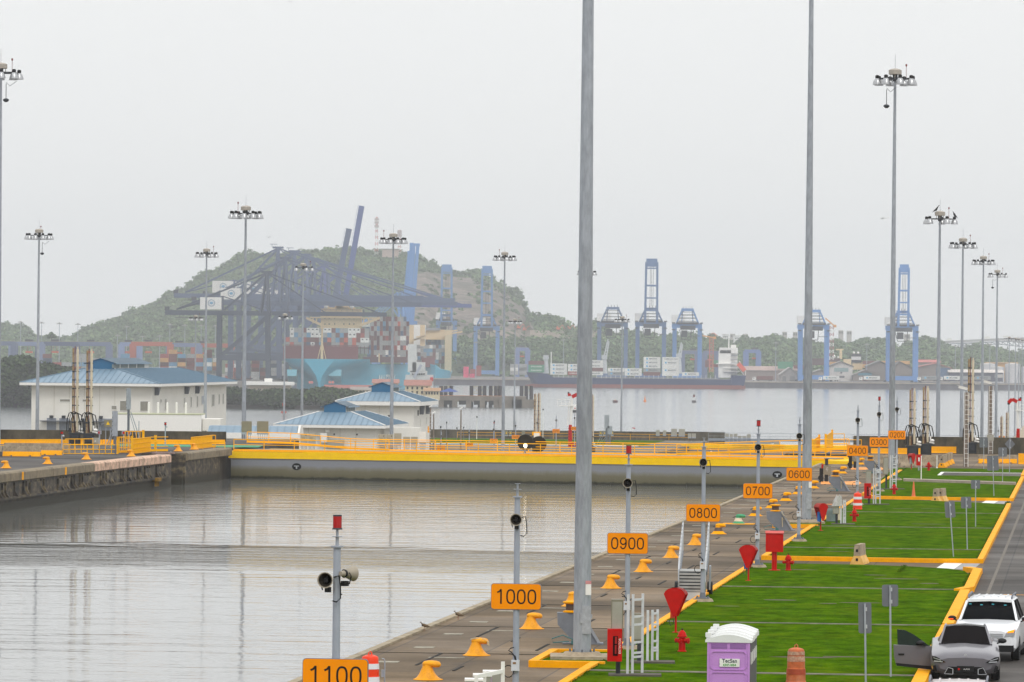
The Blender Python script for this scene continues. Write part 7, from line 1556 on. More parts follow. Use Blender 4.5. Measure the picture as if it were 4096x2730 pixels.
b2x(1640, 1700, 1300, 1480, 30, 20, 'deck_house', WHITE); b2x(1615, 1780, 1318, 1360, 40, 15, 'accommodation_block', CRM); b2x(1680, 1760, 1312, 1322, 38, 10, 'bridge', M('bridge_win', '8b8d92', .5)); b2x(1780, 1805, 1320, 1490, 30, 14, 'side_tower', M('side_cream', 'c6b692', .6)); b2x(1688, 1738, 1432, 1470, 8, 20, 'breakwater', M('breakwater', '6f3436'))
for xa, ya, xb, yb_ in ((1650, 1360, 1850, 1328), (1665, 1350, 1830, 1322), (1640, 1368, 1700, 1345)): m = MB(); m.beam(DP(xa, ya, Y2+10), DP(xb, yb_, Y2+10), 1.1, 1.1); m.build('derrick_boom', CRM, b2)
for x in (1645, 1690): b2x(x-9, x+9, 1300, 1385, 12, 8, 'derrick_post', CRM)
for i, (x, y) in enumerate([(1665+i*12, 1395+j*15) for j in range(5) for i in range(12)]):
    if x < 1690 and y > 1440: continue
    c_ = random.choice(['grey', 'rust', 'brown', 'blue', 'grey', 'white', 'mauve']); p = DP(x, y, Y2+34 if x < 1740 else Y2+45); scont('second ship', c_, 2.25, 12.2, 2.75, p)
for i, (x, y) in enumerate([(1705+i*13, 1368+j*15) for j in range(2) for i in range(6)]):
    c_ = random.choice(['rust', 'dblue', 'mauve', 'grey']); scont('second ship', c_, 2.35, 12.2, 2.75, DP(x, y, Y2+60))
# white supply vessel in front of it
r = thing('supply_vessel', 'white supply vessel with stacked bridge decks between the two blue ships', 'ship', (0, 0, 0))
for x0, x1, y0, y1, nm_ in ((1622, 1732, 1500, 1560, 'hull_white'), (1640, 1708, 1485, 1502, 'deck'), (1650, 1700, 1450, 1487, 'bridge'), (1632, 1665, 1377, 1490, 'white_tower')): b2x(x0, x1, y0, y1, 0, 12, nm_, M('vessel_white', 'c3c5c2', .6, var=.1, scale=.4), r, 3100)
for i in range(6): b2x(1648+i*9, 1654+i*9, 1494, 1500, -.5, .5, 'window', GLASSD, r, 3100)
b2x(1721, 1733, 1510, 1526, -2, 3, 'tank', RED, r, 3100); m = MB(); m.beam(DP(1655, 1512, 3095), DP(1686, 1460, 3095), 1.6); m.build('crane_arm', GREYP, r)
# ---- feeder ship
Y3 = 3600; fs = thing('cargo_ship', 'long dark blue cargo ship with red boot topping and stacks of white containers', 'cargo ship', (0, 0, 0)); k3 = Y3/F
NB = M('hull_navy', '2b3a66', .55, var=.05, scale=.03); RB = M('boot_red2', '84463f', .6, var=.08, scale=.05)
bx = lambda x0, x1, y0, y1, a, d, n, mt, par=fs: b2x(x0, x1, y0, y1, a, d, n, mt, par, Y3)
m = MB(); R = []
for xt, xb, yt, hwid in ((2105, 2128, 1489, .5), (2118, 2135, 1489, 5), (2150, 2150, 1491, 9), (2190, 2190, 1497, 12), (2205, 2200, 1505, 13), (2216, 2212, 1511, 13), (2900, 2900, 1519, 13), (2921, 2921, 1519, 13)):
    c0 = DP(xt, yt, Y3); c1 = DP(xb, 1536+(xb-2105)*.0096, Y3); R.append([Vector((c0.x, Y3-hwid, c0.z)), Vector((c1.x, Y3-hwid*.9, c1.z)), Vector((c1.x, Y3+hwid*.9, c1.z)), Vector((c0.x, Y3+hwid, c0.z))])
for xt in (2923, 2981): c0 = DP(xt, 1503, Y3); c1 = DP(xt-(8 if xt > 2950 else 0), 1544, Y3); R.append([Vector((c0.x, Y3-13, c0.z)), Vector((c1.x, Y3-12, c1.z)), Vector((c1.x, Y3+12, c1.z)), Vector((c0.x, Y3+13, c0.z))])
m.loft(R, False); m.build('hull', NB, fs)
m = MB(); R = []
for x, h_ in ((2101, .3), (2108, 3), (2135, 6), (2200, 11), (2300, 12.5), (2960, 12.5), (2979, 10)):
    yw = 1549.5+(x-2105)*.0075; c0 = DP(x, yw-14+(4 if x < 2110 else 0), Y3); R.append([Vector((c0.x, Y3-h_, c0.z)), Vector((c0.x, Y3-h_, SEA-1)), Vector((c0.x, Y3+h_, SEA-1)), Vector((c0.x, Y3+h_, c0.z))])
m.loft(R, False); m.build('boot_topping', RB, fs)
VW = M('vessel_white', 'c3c5c2'); bx(2877, 2923, 1405, 1512, -5, 14, 'accommodation_block', WHITE); bx(2880, 2952, 1391, 1415, -5, 14, 'bridge', WHITE); bx(2923, 2950, 1410, 1500, -2, 10, 'aft_house', WHITE); bx(2868, 2945, 1454, 1458, -7, 14, 'deck_plate', WHITE); bx(2895, 2960, 1471, 1475, -7, 14, 'deck_plate', WHITE); bx(2895, 2960, 1485, 1488, -7, 14, 'deck_plate', WHITE); bx(2925, 2945, 1380, 1400, 0, 6, 'funnel', WHITE); bx(2914, 2918, 1345, 1400, 0, 2, 'mast', WHITE)
for i in range(5): bx(2924, 2950, 1421+i*15, 1425+i*15, -5.5, 1, 'balcony', M('shade_grey', '9a9da2', .6))
for i in range(7): bx(2883+i*6, 2887+i*6, 1401, 1405, -5.6, .6, 'window', GLASSD)
m = MB(); m.beam(DP(2953, 1455, Y3-12), DP(2979, 1484, Y3-12), 3.0, 3.0); m.build('lifeboat', M('lifeboat_orange', 'd8563c', .5), fs); m = MB(); m.beam(DP(2956, 1444, Y3-10), DP(2983, 1484, Y3-10), .6); m.beam(DP(2948, 1462, Y3-10), DP(2975, 1500, Y3-10), .6); m.beam(DP(2983, 1484, Y3-10), DP(2982, 1503, Y3-10), .6); m.build('boat_frame', WHITE, fs)
def deckcrane(x, yt, boom, lbl):
    m = MB(); p0 = DP(x, 1495, Y3); p1 = DP(x, yt, Y3); m.cyl(p0, p1, 2.2, 1.4, 8); m.box(p1, (4, 4, 3)); o = m.build('deck_crane', M('crane_pale', 'b9bdc0', .6), fs)
    if boom: m = MB(); m.beam(DP(x-2, yt, Y3-2), DP(x+boom[0], boom[1], Y3-2), .9); m.beam(DP(x+8, yt, Y3-2), DP(x+boom[0]+4, boom[1]+8, Y3-2), .9); [m.beam(DP(x-2+(boom[0])*q, yt+(boom[1]-yt)*q, Y3-2), DP(x+8+(boom[0]-4)*q, yt+(boom[1]+8-yt)*q, Y3-2), .5) for q in (.2, .4, .6, .8)]; m.build('jib', M('crane_pale', 'b9bdc0'), o)
deckcrane(2184, 1430, None, 0); deckcrane(2418, 1430, (14, 1358), 0); deckcrane(2716, 1424, (10, 1370), 0)
m = MB(); m.cyl(DP(2205, 1495, Y3), DP(2205, 1408, Y3), .4, n=6); m.build('foremast', WHITE, fs)
for i in range(36): bx(2215+i*19, 2217+i*19, 1502, 1516, -11, 1, 'lashing_post', VW)
bx(2212, 2870, 1507, 1520, -9, 18, 'hatch_coaming', M('coaming_grey', '8b8d90', .6, var=.15, scale=.1))
W40, H40 = 12.0, 2.66
def stack(x0, ybot, cols, nm_, n40=1.0, Yc=Y3-9):
    for j, c_ in enumerate(cols):
        col, tx = (c_.split(':') + [None])[:2]; p = DP(x0+33.5, ybot, Yc); W_ = W40*n40
        cont(col, W_, 2.6, H40, Vector((p.x, Yc, p.z+j*H40)), '%s container%s, %s tier of the %s' % (ADJ[col].replace(' reefer', ''), ' lettered '+tx.lower() if False else (' with lettering' if tx else ''), ('bottom', 'second', 'third', 'fourth', 'top')[j], nm_), 'containers on the dark blue cargo ship', text=tx, tcol='white' if tx in ('EVERGREEN', 'HAMBURG SÜD') and col != 'white' else None)
stack(2112, 1490, ['green:EVERGREEN', 'green:EVERGREEN', 'rust'], 'bow stack of the cargo ship', .95)
stack(2201, 1500, ['white:MAERSK']*3, 'second stack on the cargo ship')
stack(2272, 1502, ['red:HAMBURG SÜD', 'white:MAERSK', 'white:MAERSK'], 'stack left of and behind the massive mast')
stack(2345, 1502, ['white:MAERSK', 'rust', 'white:MAERSK', 'white:MAERSK'], 'stack right of and behind the massive mast')
stack(2432, 1503, ['grey:MAERSK', 'white:MAERSK'], 'low stack right of the pale deck crane')
stack(2500, 1504, ['white:MAERSK', 'white:MAERSK'], 'low stack left of the tallest stack')
stack(2574, 1504, ['rust', 'grey:MAERSK', 'white:MAERSK', 'white:MAERSK', 'white:MAERSK'], 'tallest stack, left one')
stack(2649, 1505, ['white', 'white:MAERSK', 'white', 'white:MAERSK', 'white:HAMBURG SÜD'], 'tallest stack, right one')
stack(2729, 1505, ['white:MAERSK'], 'single container near the aft house')
# ---- quay on the right and centre
QM = M('quay_piles', '5d5a62', .8, var=.35, scale=.12, stretch=(1, 1, .1), dirt=.4, dirtc='8a807a')
a = DP(1640, 1530, 3720); b = DP(4800, 1540, 3720); m = MB(); m.box(((a.x+b.x)/2, 3720+60, ZB+2.2), (b.x-a.x, 120, 4.6)); o = m.build('quay', QM); o['kind'] = 'structure'
m = MB(); m.box(((a.x+b.x)/2, 3719.6, ZB+4.4), (b.x-a.x, 1.0, .8)); o = m.build('quay_edge', M('quay_lip', 'a59a8e', .8, var=.2, scale=.2)); o['kind'] = 'structure'
m = MB(); m.box((0, 4800, -13.2-6), (2600, 1960, 12)); m.box((-360, 3550, -14.2-5), (330, 640, 12)); m.box((-240, 3380, -14.2-5), (170, 380, 12)); o = m.build('port_ground', M('port_ground', '76706a', .9, var=.3, scale=.02)); o['kind'] = 'structure'
# containers in the yards (left)
random.seed(5)
def yard(x0, x1, ybase, tiers, Yd, cols, wpx, nm_, grp):
    x = x0; i = 0
    while x < x1:
        t_ = random.randint(max(1, tiers-2), tiers)
        for j in range(t_):
            c_ = random.choice(cols); p = DP(x+wpx/2, ybase, Yd)
            scont(grp, c_, wpx*Yd/F*.98, 2.5, 2.7, Vector((p.x, Yd+random.choice((0, 0, 3)), p.z+j*2.7)))
        x += wpx+2; i += 1
yard(170, 560, 1500, 5, 3290, ['rust', 'grey', 'red', 'brown', 'rust', 'dblue', 'blue'], 37, 'left yard behind the dark trees', 'containers in the left yard')
yard(640, 870, 1500, 6, 3290, ['rust', 'grey', 'red', 'white', 'rust', 'blue', 'tan'], 33, 'yard behind the big blue roof', 'containers in the left yard')
yard(900, 1120, 1520, 5, 3420, ['grey', 'red', 'white', 'rust', 'dblue'], 33, 'yard between the crane legs', 'containers in the left yard')
yard(2040, 2100, 1500, 3, 3800, ['white', 'grey'], 34, 'yard left of the cargo ship bow', 'containers in the right yard')
yard(2820, 2870, 1470, 3, 3900, ['red', 'green', 'rust'], 30, 'yard behind the cargo ship bridge', 'containers in the right yard')
yard(3110, 3200, 1476, 3, 3900, ['green', 'rust', 'green'], 62, 'yard between the sheds and the hill', 'containers in the right yard')
yard(3240, 3330, 1462, 2, 3950, ['tan', 'rust', 'mauve'], 60, 'yard behind the white gabled shed', 'containers in the right yard')
yard(3450, 3580, 1472, 2, 3950, ['tan', 'tan', 'rust'], 62, 'yard behind the brown sheds', 'containers in the right yard')
yard(1853, 1880, 1538, 5, 3900, ['pink'], 22, 'pink stack beside the blue crane leg', 'containers in the right yard')
yard(1880, 1905, 1505, 3, 3930, ['red'], 22, 'red stack right of the pink ones', 'containers in the right yard')
for i, (x, tx, c_) in enumerate(((3487, 'MAERSK', 'white'), (3720, 'MAERSK', 'grey'), (3808, 'MAERSK', 'white'), (3870, None, 'grey'), (3930, 'MAERSK', 'grey'), (3325, 'MAERSK', 'white'), (3060, None, 'rust'))):
    p = DP(x, 1526, 3728); r = cont(c_, 12.0, 2.5, 2.8, Vector((p.x, 3728, p.z+1.1)), '%s container on a lorry trailer on the right quay, %s in line' % (ADJ[c_], ordinal(i)), 'containers on trailers along the right quay', text=tx)
    t = thing('lorry', 'white cab lorry on the right quay, %s in line' % ordinal(i), 'lorry', Vector((p.x-8.0, 3728, p.z)), 0, 'lorries along the right quay')
    m = MB(); m.prismy([(-1.2, .7), (1.2, .7), (1.2, 3.1), (-.7, 3.1), (-1.2, 2.0)], -1.2, 1.2); m.build('cab', WHITE, t); m = MB(); m.box((8, 0, .95), (14, 2.2, .25)); m.build('trailer', DARKS, t)
    for q in (-.4, 3, 11, 12.5): m = MB(); m.lathe([(.5, -1.2), (.5, 1.2)], (q, 0, .5), 8, ax='Y'); m.build('wheel', BLACK, t)
    m = MB(); m.box((-.2, -1.22, 2.3), (1.0, .05, .7)); m.build('window', GLASSD, t)
for g_, lb in (('containers in the left yard', 'stacked containers of many colours in the left port yard'), ('containers in the right yard', 'stacked containers in the yards behind the right quay'), ('second ship', 'stacked containers on the second light blue ship')):
    o = STUFF[g_][0].build('shipping_containers', STUFF[g_][1]); tag(o, lb, 'containers', kind='stuff')
# sheds on the right quay
def shed(label, x0, x1, xr, yw, ye, yr, Yd, wc, rc, dpt=25, gable=True, panel=None, name='warehouse', yb=1526):
    A, B_, R_ = DP(x0, ye, Yd), DP(x1, ye, Yd), DP(xr, yr, Yd); zb = DP(x0, yb, Yd).z; o0 = Vector((A.x, Yd, zb)); r = thing(name, label, 'building', o0)
    W_ = B_.x-A.x; e = A.z-zb; rg = R_.z-zb; xr_ = R_.x-A.x
    m = MB()
    if gable: m.prismy([(0, 0), (W_, 0), (W_, e), (xr_, rg-.3), (0, e)], 0, dpt)
    else: m.box((W_/2, dpt/2, e/2), (W_, dpt, e))
    m.build('wall', M('shed_'+wc, wc, .8, var=.12, scale=.3), r)
    m = MB()
    if gable:
        for (xa, za), (xb, zb_) in (((-1, e-.4), (xr_, rg)), ((xr_, rg), (W_+1, e-.4))): m.add([Vector(v) for v in [(xa, -1.2, za), (xb, -1.2, zb_), (xb, dpt, zb_), (xa, dpt, za), (xa, -1.2, za+.5), (xb, -1.2, zb_+.5), (xb, dpt, zb_+.5), (xa, dpt, za+.5)]], [(0, 1, 5, 4), (4, 5, 6, 7), (3, 2, 1, 0), (2, 3, 7, 6)])
    else: m.prismx([(-1, e), (dpt*.5, rg), (dpt, e)], -1, W_+1)
    m.build('roof', M('roof_'+rc, rc, .7, var=.15, scale=.2, dirt=.2), r)
    if panel:
        for (a, b, c_, d, col) in panel:
            P, Q = DP(a, c_, Yd), DP(b, d, Yd); m = MB(); m.box(((P.x+Q.x)/2-A.x, -.15, (P.z+Q.z)/2-zb), (Q.x-P.x, .2, P.z-Q.z)); m.build('window' if P.z-Q.z < 5 else 'panel', M('pan_'+col, col, .7), r)
    return r
shed('white gabled warehouse with a pale green window band on the right quay', 3320, 3411, 3366, 0, 1466, 1448, 3790, 'cfc9c2', '6d6a68', panel=((3337, 3394, 1472, 1488, '8fa6a3'), (3344, 3378, 1504, 1512, '5d5a5c'), (3362, 3369, 1489, 1495, '55555a')))
shed('low brown shed with teal gable right of the white warehouse', 3412, 3508, 3462, 0, 1502, 1482, 3785, '857a74', '8a857f', panel=((3432, 3488, 1492, 1503, '4f8799'), (3450, 3470, 1504, 1526, '7d5c58')))
shed('dark roofed shed behind the low brown one', 3470, 3560, 3520, 0, 1466, 1445, 3850, '7a716c', '6b6d6b')
shed('large brown shed with pale gable beside the blue crane', 3572, 3655, 3598, 0, 1475, 1448, 3810, '8d827a', '5f5a58')
shed('large shed with red roofs and a dark blue door', 3660, 3802, 3745, 0, 1472, 1455, 3800, '877c75', 'a86a62', panel=((3745, 3800, 1472, 1516, '4d6a8b'),))
shed('red roofed upper shed above the one with the dark blue door', 3670, 3760, 3745, 0, 1450, 1440, 3860, '8b7f78', 'b5635c', gable=False)
shed('long open shed with a white roof right of the dark blue door', 3800, 4012, 3906, 0, 1490, 1479, 3790, '4b4d5d', 'cfc7bf', gable=False, panel=((3980, 4012, 1498, 1512, 'bdb8b2'),))
shed('grey red roofed shed left of the quay lorries', 3122, 3192, 3160, 0, 1500, 1472, 3785, 'a8a19b', 'a9a39d', panel=((3130, 3145, 1506, 1526, '7d7a78'), (3160, 3180, 1506, 1526, '8a8785')))
shed('long low brown roofed shed behind the cargo ship stern', 2975, 3190, 3060, 0, 1482, 1466, 3900, '8a7d78', 'a58c84', gable=False)
shed('pale shed between the crane legs on the right', 3250, 3312, 3285, 0, 1492, 1480, 3800, 'a49c96', '8d8883')
for i, (x0, x1, yt) in enumerate(((3921, 3985, 1457), (3942, 4018, 1469), (4020, 4082, 1457), (4084, 4120, 1470))):
    Yd = 3900; A, B_ = DP(x0, yt, Yd), DP(x1, yt, Yd); rr_ = (B_.x-A.x)/2; zb = -13.2; r = thing('storage_tank', 'white cylindrical storage tank, %s from the left behind the white roofed shed' % ordinal(i), 'storage tank', Vector((A.x+rr_, Yd, zb)), 0, 'white storage tanks')
    m = MB(); m.cyl((0, 0, 0), (0, 0, A.z-zb), rr_, n=28); m.build('shell', M('tank_white', 'c6c6c8', .6, var=.06, scale=.1), r); m = MB(); m.lathe([(rr_, A.z-zb), (rr_*.5, A.z-zb+.6), (.1, A.z-zb+.9)], n=28); m.build('roof', M('tank_roof', 'b8b3ab', .6), r)
    m = MB(); [m.beam((rr_*math.cos(-1.2+q*.04), rr_*math.sin(-1.2+q*.04)-.3, q*(A.z-zb)/16), (rr_*math.cos(-1.2+(q+1)*.04), rr_*math.sin(-1.2+(q+1)*.04)-.3, (q+1)*(A.z-zb)/16), .35) for q in range(16)]; m.build('stair', GREYP, r)
shed('ochre block behind the storage tanks', 3950, 4075, 4010, 0, 1452, 1450, 3990, 'b98c4e', 'a88250', gable=False)
# concrete towers and white buildings on the ridge
for i, (x, w_, yt) in enumerate(((2741, 26, 1344), (2931, 20, 1336), (2982, 19, 1336), (3139, 18, 1328), (3181, 18, 1329), (3364, 19, 1322), (3397, 19, 1324), (3628, 24, 1337))):
    Yd = 4950; A = DP(x, yt, Yd); zb = -5; r = thing('concrete_tower', 'pale concrete tower block with louvred top, %s from the left on the ridge' % ordinal(i), 'tower', Vector((A.x, Yd, zb)), 0, 'twin concrete towers on the ridge'); h = A.z-zb; W_ = w_*Yd/F
    m = MB(); m.box((0, 0, h/2), (W_, W_, h)); m.build('shaft', M('tower_concrete', 'b3aeaa', .8, var=.08, scale=.1), r)
    for s in (-1, 1): m = MB(); m.box((s*W_*.24, -W_/2, h-2.2), (W_*.36, .3, 2.2)); m.build('louvre', M('louvre_dark', '706e6e', .8), r)
for i, (x0, x1, yt, c_) in enumerate(((2838, 2870, 1344, 'd9d2cc'), (2878, 2892, 1352, 'c96f64'), (2890, 2915, 1338, 'dcdcdc'), (2935, 2970, 1344, 'dedede'), (2858, 2880, 1354, 'b5c4c2'))):
    Yd = 4900; A, B_ = DP(x0, yt, Yd), DP(x1, yt, Yd); zb = -5; r = thing('city_building', 'pale building on the ridge behind the ship bridge, %s from the left' % ordinal(i), 'building', Vector((A.x, Yd, zb))); h = A.z-zb; W_ = B_.x-A.x
    m = MB(); m.box((W_/2, 5, h/2), (W_, 10, h)); m.build('wall', M('bld_'+c_, c_, .8), r); m = MB()
    if i == 0: m.lathe([(W_*.62, h), (W_*.1, h+3)], (W_/2, 5, 0), 4); m.build('roof', M('roof_red', 'b9604f', .7), r)
    else: m.box((W_/2, 5, h+.2), (W_+.6, 10.6, .4)); m.build('roof', WHITE, r)
    for q in range(3): m = MB(); m.box((W_*(.25+.25*q), -.1, h-2.4), (W_*.12, .2, 1.2)); m.build('window', GLASSD, r)
# communication masts on the hill
for x, yb, yt, lb in ((1506, 1005, 868, 'taller red and white lattice communication mast on the hill'), (1598, 1000, 920, 'shorter red and white lattice mast right of the taller one')):
    Yd = 5100; A, B_ = DP(x, yb+15, Yd), DP(x, yt, Yd); r = thing('communication_mast', lb, 'lattice mast', A); h = B_.z-A.z
    n = 12
    for j in range(n):
        m = MB(); z0, z1 = h*j/n, h*(j+1)/n; w0, w1 = 1.6-1.0*j/n, 1.6-1.0*(j+1)/n
        for s in (-1, 1): m.beam((s*w0, 0, z0), (s*w1, 0, z1), .5); m.beam((s*w0, 0, z0), (-s*w1, 0, z1), .3)
        m.build('lattice_section', M('mast_red', 'b5504a') if j % 2 else WHITE, r)
    for q in (.75, .85, .93): m = MB(); m.box((0, -1, h*q), (4.5, 1, 2.2)); m.build('antenna', M('antenna_pale', 'b5a8a6', .6), r)
A, B_ = DP(1529, 1014, 5090), DP(1595, 996, 5090); r = thing('hill_station', 'low pale building between the two lattice masts on the hilltop', 'building', Vector((A.x, 5090, A.z-4)))
m = MB(); m.box(((B_.x-A.x)/2, 4, 4), (B_.x-A.x, 8, 8)); m.build('wall', M('station_wall', 'b7a49a', .8), r); m = MB(); m.box(((B_.x-A.x)/2-1, 4, 8.3), (B_.x-A.x+4, 10, .6)); m.build('roof', M('station_roof', '8d8a80', .8), r)
# small yard light masts
for i, (x, yt) in enumerate(((83, 1290), (167, 1293), (238, 1296), (312, 1299), (470, 1344), (507, 1308), (570, 1348), (639, 1346), (680, 1300), (740, 1303), (805, 1304), (862, 1305), (2255, 1362), (3104, 1373), (3468, 1379), (3822, 1385), (3960, 1380), (1762, 1390), (1905, 1372))):
    Yd = 3650 if x < 1700 else 3830; A = DP(x, yt, Yd); r = thing('yard_light', 'thin distant yard light mast with a T head, %s from the left' % ordinal(i), 'light mast', Vector((A.x, Yd, -13.2)), 0, 'thin yard light masts in the port'); h = A.z+13.2
    m = MB(); m.cyl((0, 0, 0), (0, 0, h), .38, .22, 6); m.build('pole', GREYP, r); m = MB(); m.box((0, 0, h), (4.0, 1.2, .5)); m.box((0, 0, h+.5), (1.4, 1.2, .6)); m.build('lamp_head', M('lamp_head_grey', '9c9a98', .6), r)
# striped masts and tower cranes in the right port
for x, yt, yb, c1, lb in ((2845, 1352, 1490, 'c9604a', 'red lattice tower crane with a yellow jib behind the cargo ship'), (3326, 1305, 1440, '9d5a55', 'red and white lattice column beside the light blue crane')):
    Yd = 3880; A, B_ = DP(x, yb, Yd), DP(x, yt, Yd); r = thing('tower_crane', lb, 'tower crane', A); h = B_.z-A.z
    for j in range(10):
        m = MB(); z0, z1 = h*j/10, h*(j+1)/10
        for s in (-1, 1): m.beam((s*1.4, 0, z0), (s*1.4, 0, z1), .5); m.beam((s*1.4, 0, z0), (-s*1.4, 0, z1), .3)
        m.build('mast_section', M('crane_'+c1, c1, .6) if (j % 2 or x < 3000) else WHITE, r)
    m = MB(); m.beam((2, 0, h), (-7, 0, h+1.6) if x < 3000 else (-5, 0, h+6), .9); m.box((2.5, 0, h), (2, 2, 2)); m.build('jib', M('jib_yellow', 'd99a50', .6), r)
# ship in the background with yellow superstructure and black funnel
r = thing('moored_ship', 'partly hidden ship with cream bridge, radar domes and a black and white funnel', 'ship', (0, 0, 0))
for x0, x1, y0, y1, n_, c_ in ((3375, 3405, 1437, 1480, 'bridge', 'd9c39a'), (3410, 3450, 1450, 1480, 'aft_house', 'cdb58a'), (3408, 3446, 1417, 1455, 'funnel', '24262e'), (3408, 3444, 1427, 1441, 'funnel_band', 'd0d0d0'), (3360, 3369, 1402, 1437, 'mast', 'd9c39a'), (3346, 3374, 1396, 1402, 'mast_yard', 'd9c39a')):
    b2x(x0, x1, y0, y1, -(1 if n_ == 'funnel_band' else 0), 8, n_, M('ship_'+c_, c_, .6), r, 3960)
for x, y, s in ((3336, 1427, 1.3), (3353, 1430, .8), (3416, 1412, 1.0), (3433, 1412, 1.0)): m = MB(); m.sphere(DP(x, y, 3958), s, 8); m.build('radome', WHITE, r)
# suspension of the far bridge
Yb_ = 5200; r = thing('road_bridge', 'grey steel deck truss bridge crossing above the trees at the right', 'bridge', (0, 0, 0)); BG = M('bridge_grey', '777c86', .7)
def bp(x, y): return DP(x, y, Yb_)
m = MB(); P = [(3740, 1377), (3850, 1371), (3960, 1366), (4100, 1361), (4400, 1352)]
for a_, b_ in zip(P, P[1:]): m.beam(bp(*a_)+Vector((0, 0, 1.4)), bp(*b_)+Vector((0, 0, 1.4)), 16, 2.4)
m.build('road_deck', M('deck_pale', 'a3a2a4', .8), r); m = MB()
for a_, b_ in zip(P, P[1:]): m.beam(bp(*a_)+Vector((0, -7, -.8)), bp(*b_)+Vector((0, -7, -.8)), 1.0, 1.0)
xs = list(range(3830, 4380, 22))
for i, x in enumerate(xs):
    yt = np.interp(x, [p_[0] for p_ in P], [p_[1] for p_ in P])+4; d = 9+max(0, (x-3990))*.14
    m.beam(bp(x, yt)+Vector((0, -7, 0)), bp(x, yt+d)+Vector((0, -7, 0)), .6); 
    if i: m.beam(bp(xs[i-1], yt+1)+Vector((0, -7, 0)), bp(x, yt+d)+Vector((0, -7, 0)), .6); m.beam(bp(xs[i-1], yt+9+max(0, (xs[i-1]-3990))*.14)+Vector((0, -7, 0)), bp(x, yt+d)+Vector((0, -7, 0)), .7)
m.build('truss', BG, r); m = MB(); [m.box(bp(x, 1420), (2, 8, 34)) for x in (3990, 4200)]; m.build('pier', BG, r)
for i, x in enumerate((3795, 3947, 4020)): yy = np.interp(x, [p_[0] for p_ in P], [p_[1] for p_ in P]); m = MB(); m.box((0, 0, 1.2), (5.5, 2, 1.6)); m.box((.5, 0, 2.2), (3, 1.8, .9)); tag(m.build('bridge_car', WHITE, None, bp(x, yy)+Vector((0, -6, 2.6))), 'white vehicle on the far bridge, %s from the left' % ordinal(i), 'vehicle')
# old concrete pier with houses and piles in the bay
YP = 2330; r = thing('concrete_pier', 'long concrete pier with piles beyond the blue roofed houses', 'pier', (0, 0, 0)); k = YP/F
A = DP(1640, 1584, YP); B_ = DP(2105, 1588, YP); zt = A.z
m = MB(); m.box(((A.x+B_.x)/2, YP+9, (zt+SEA)/2+1.3), (B_.x-A.x, 18, zt-SEA-2.2)); m.build('deck', M('pier_concrete', '7a7268', .85, var=.25, scale=.15, dirt=.5), r)
for i in range(9): x = 1655+i*55; P_ = DP(x, 1600, YP); m = MB(); m.box((P_.x, YP-.3, SEA+1.8), (2.4 if i < 7 else 11, 1.2, 4)); m.build('pile_cap', M('pier_concrete', '7a7268'), r)
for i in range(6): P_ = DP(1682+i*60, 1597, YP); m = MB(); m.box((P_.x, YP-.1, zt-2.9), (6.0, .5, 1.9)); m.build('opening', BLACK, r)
m = MB(); m.box(((A.x+B_.x)/2-4, YP+1, zt+.15), ((B_.x-A.x)*.8, 1, .4)); m.build('orange_edge', M('pier_orange', 'c4773a', .7, var=.3), r)
for i, x in enumerate((1764, 1782, 1804, 1886, 1919, 1938, 1963, 1984, 2000, 2087, 2106, 2126)):
    P_ = DP(x, 1560, YP+6); P2 = DP(x, 1545, YP+6); m = MB(); m.cyl((0, 0, SEA-1), (0, 0, P2.z), .9, n=8); tag(m.build('mooring_pile', M('pile_dark', '3a3538', .8, var=.2), None, Vector((P2.x, YP+16, 0))), 'dark round mooring pile by the concrete pier, %s from the left' % ordinal(i), 'pile', 'dark mooring piles at the concrete pier')
for i, (x0, x1) in enumerate(((1764, 1804), (1886, 1938), (1963, 2000), (2087, 2126))):
    A1, B1 = DP(x0, 1548, YP+16), DP(x1, 1548, YP+16); m = MB(); m.beam(A1, B1, .5); m.beam(A1, B1+Vector((0, 0, -3)), .35); m.beam(A1+Vector((0, 0, -3)), B1, .35); m.beam(A1+Vector((0, 0, -3)), B1+Vector((0, 0, -3)), .4); tag(m.build('cross_brace', M('brace_pale', 'a8a088', .7)), 'pale steel cross bracing between mooring piles, %s from the left' % ordinal(i), 'bracing')
m = MB(); m.lathe([(4.5, 0), (.3, 1.6)], (0, 0, 0), 4); m.beam((0, 0, -2.4), (0, 0, 1), .2); tag(m.build('blue_canopy', M('canopy_blue', '2f4a8c', .7), None, DP(1797, 1568, YP+5)), 'small dark blue canopy on the concrete pier', 'canopy')
# houses with brown roofs
def house(label, x0, x1, ytop, yb, Yd, roofc='9a6a5e', wallc='cdbf9f', floors=2, ov=.6):
    A, B_ = DP(x0, yb, Yd), DP(x1, yb, Yd); h = DP(x0, ytop, Yd).z-A.z; W_ = B_.x-A.x; r = thing('pier_house', label, 'house', A); e = h*.66
    m = MB(); m.box((W_/2, 5, e/2-1), (W_, 10, e+2)); w_ = m.build('wall', M('hw_'+wallc, wallc, .8, var=.1, scale=.4), r)
    m = MB(); m.prismx([(-ov, e-.2), (5, h), (10+ov, e-.2)], -ov, W_+ov); m.build('roof', M('hr_'+roofc, roofc, .8, var=.15, scale=.5), r)
    for f in range(floors):
        for q in range(5):
            m = MB(); m.box((W_*(.1+.19*q), -.06, e*(.3+.42*f) if floors > 1 else e*.5), (.8, .15, 1.2)); m.build('window', GLASSD, w_)
    return r
house('cream two storey house with a red brown roof on the pier', 1620, 1722, 1520, 1582, 2300); house('red brown gabled house half hidden behind the blue gable', 1492, 1592, 1517, 1560, 2380, '9c6d62', 'c7b394', 1); house('lower cream wing right of the two storey house on the pier', 1700, 1758, 1552, 1584, 2290, 'a8825f', 'cdbf9f', 1)
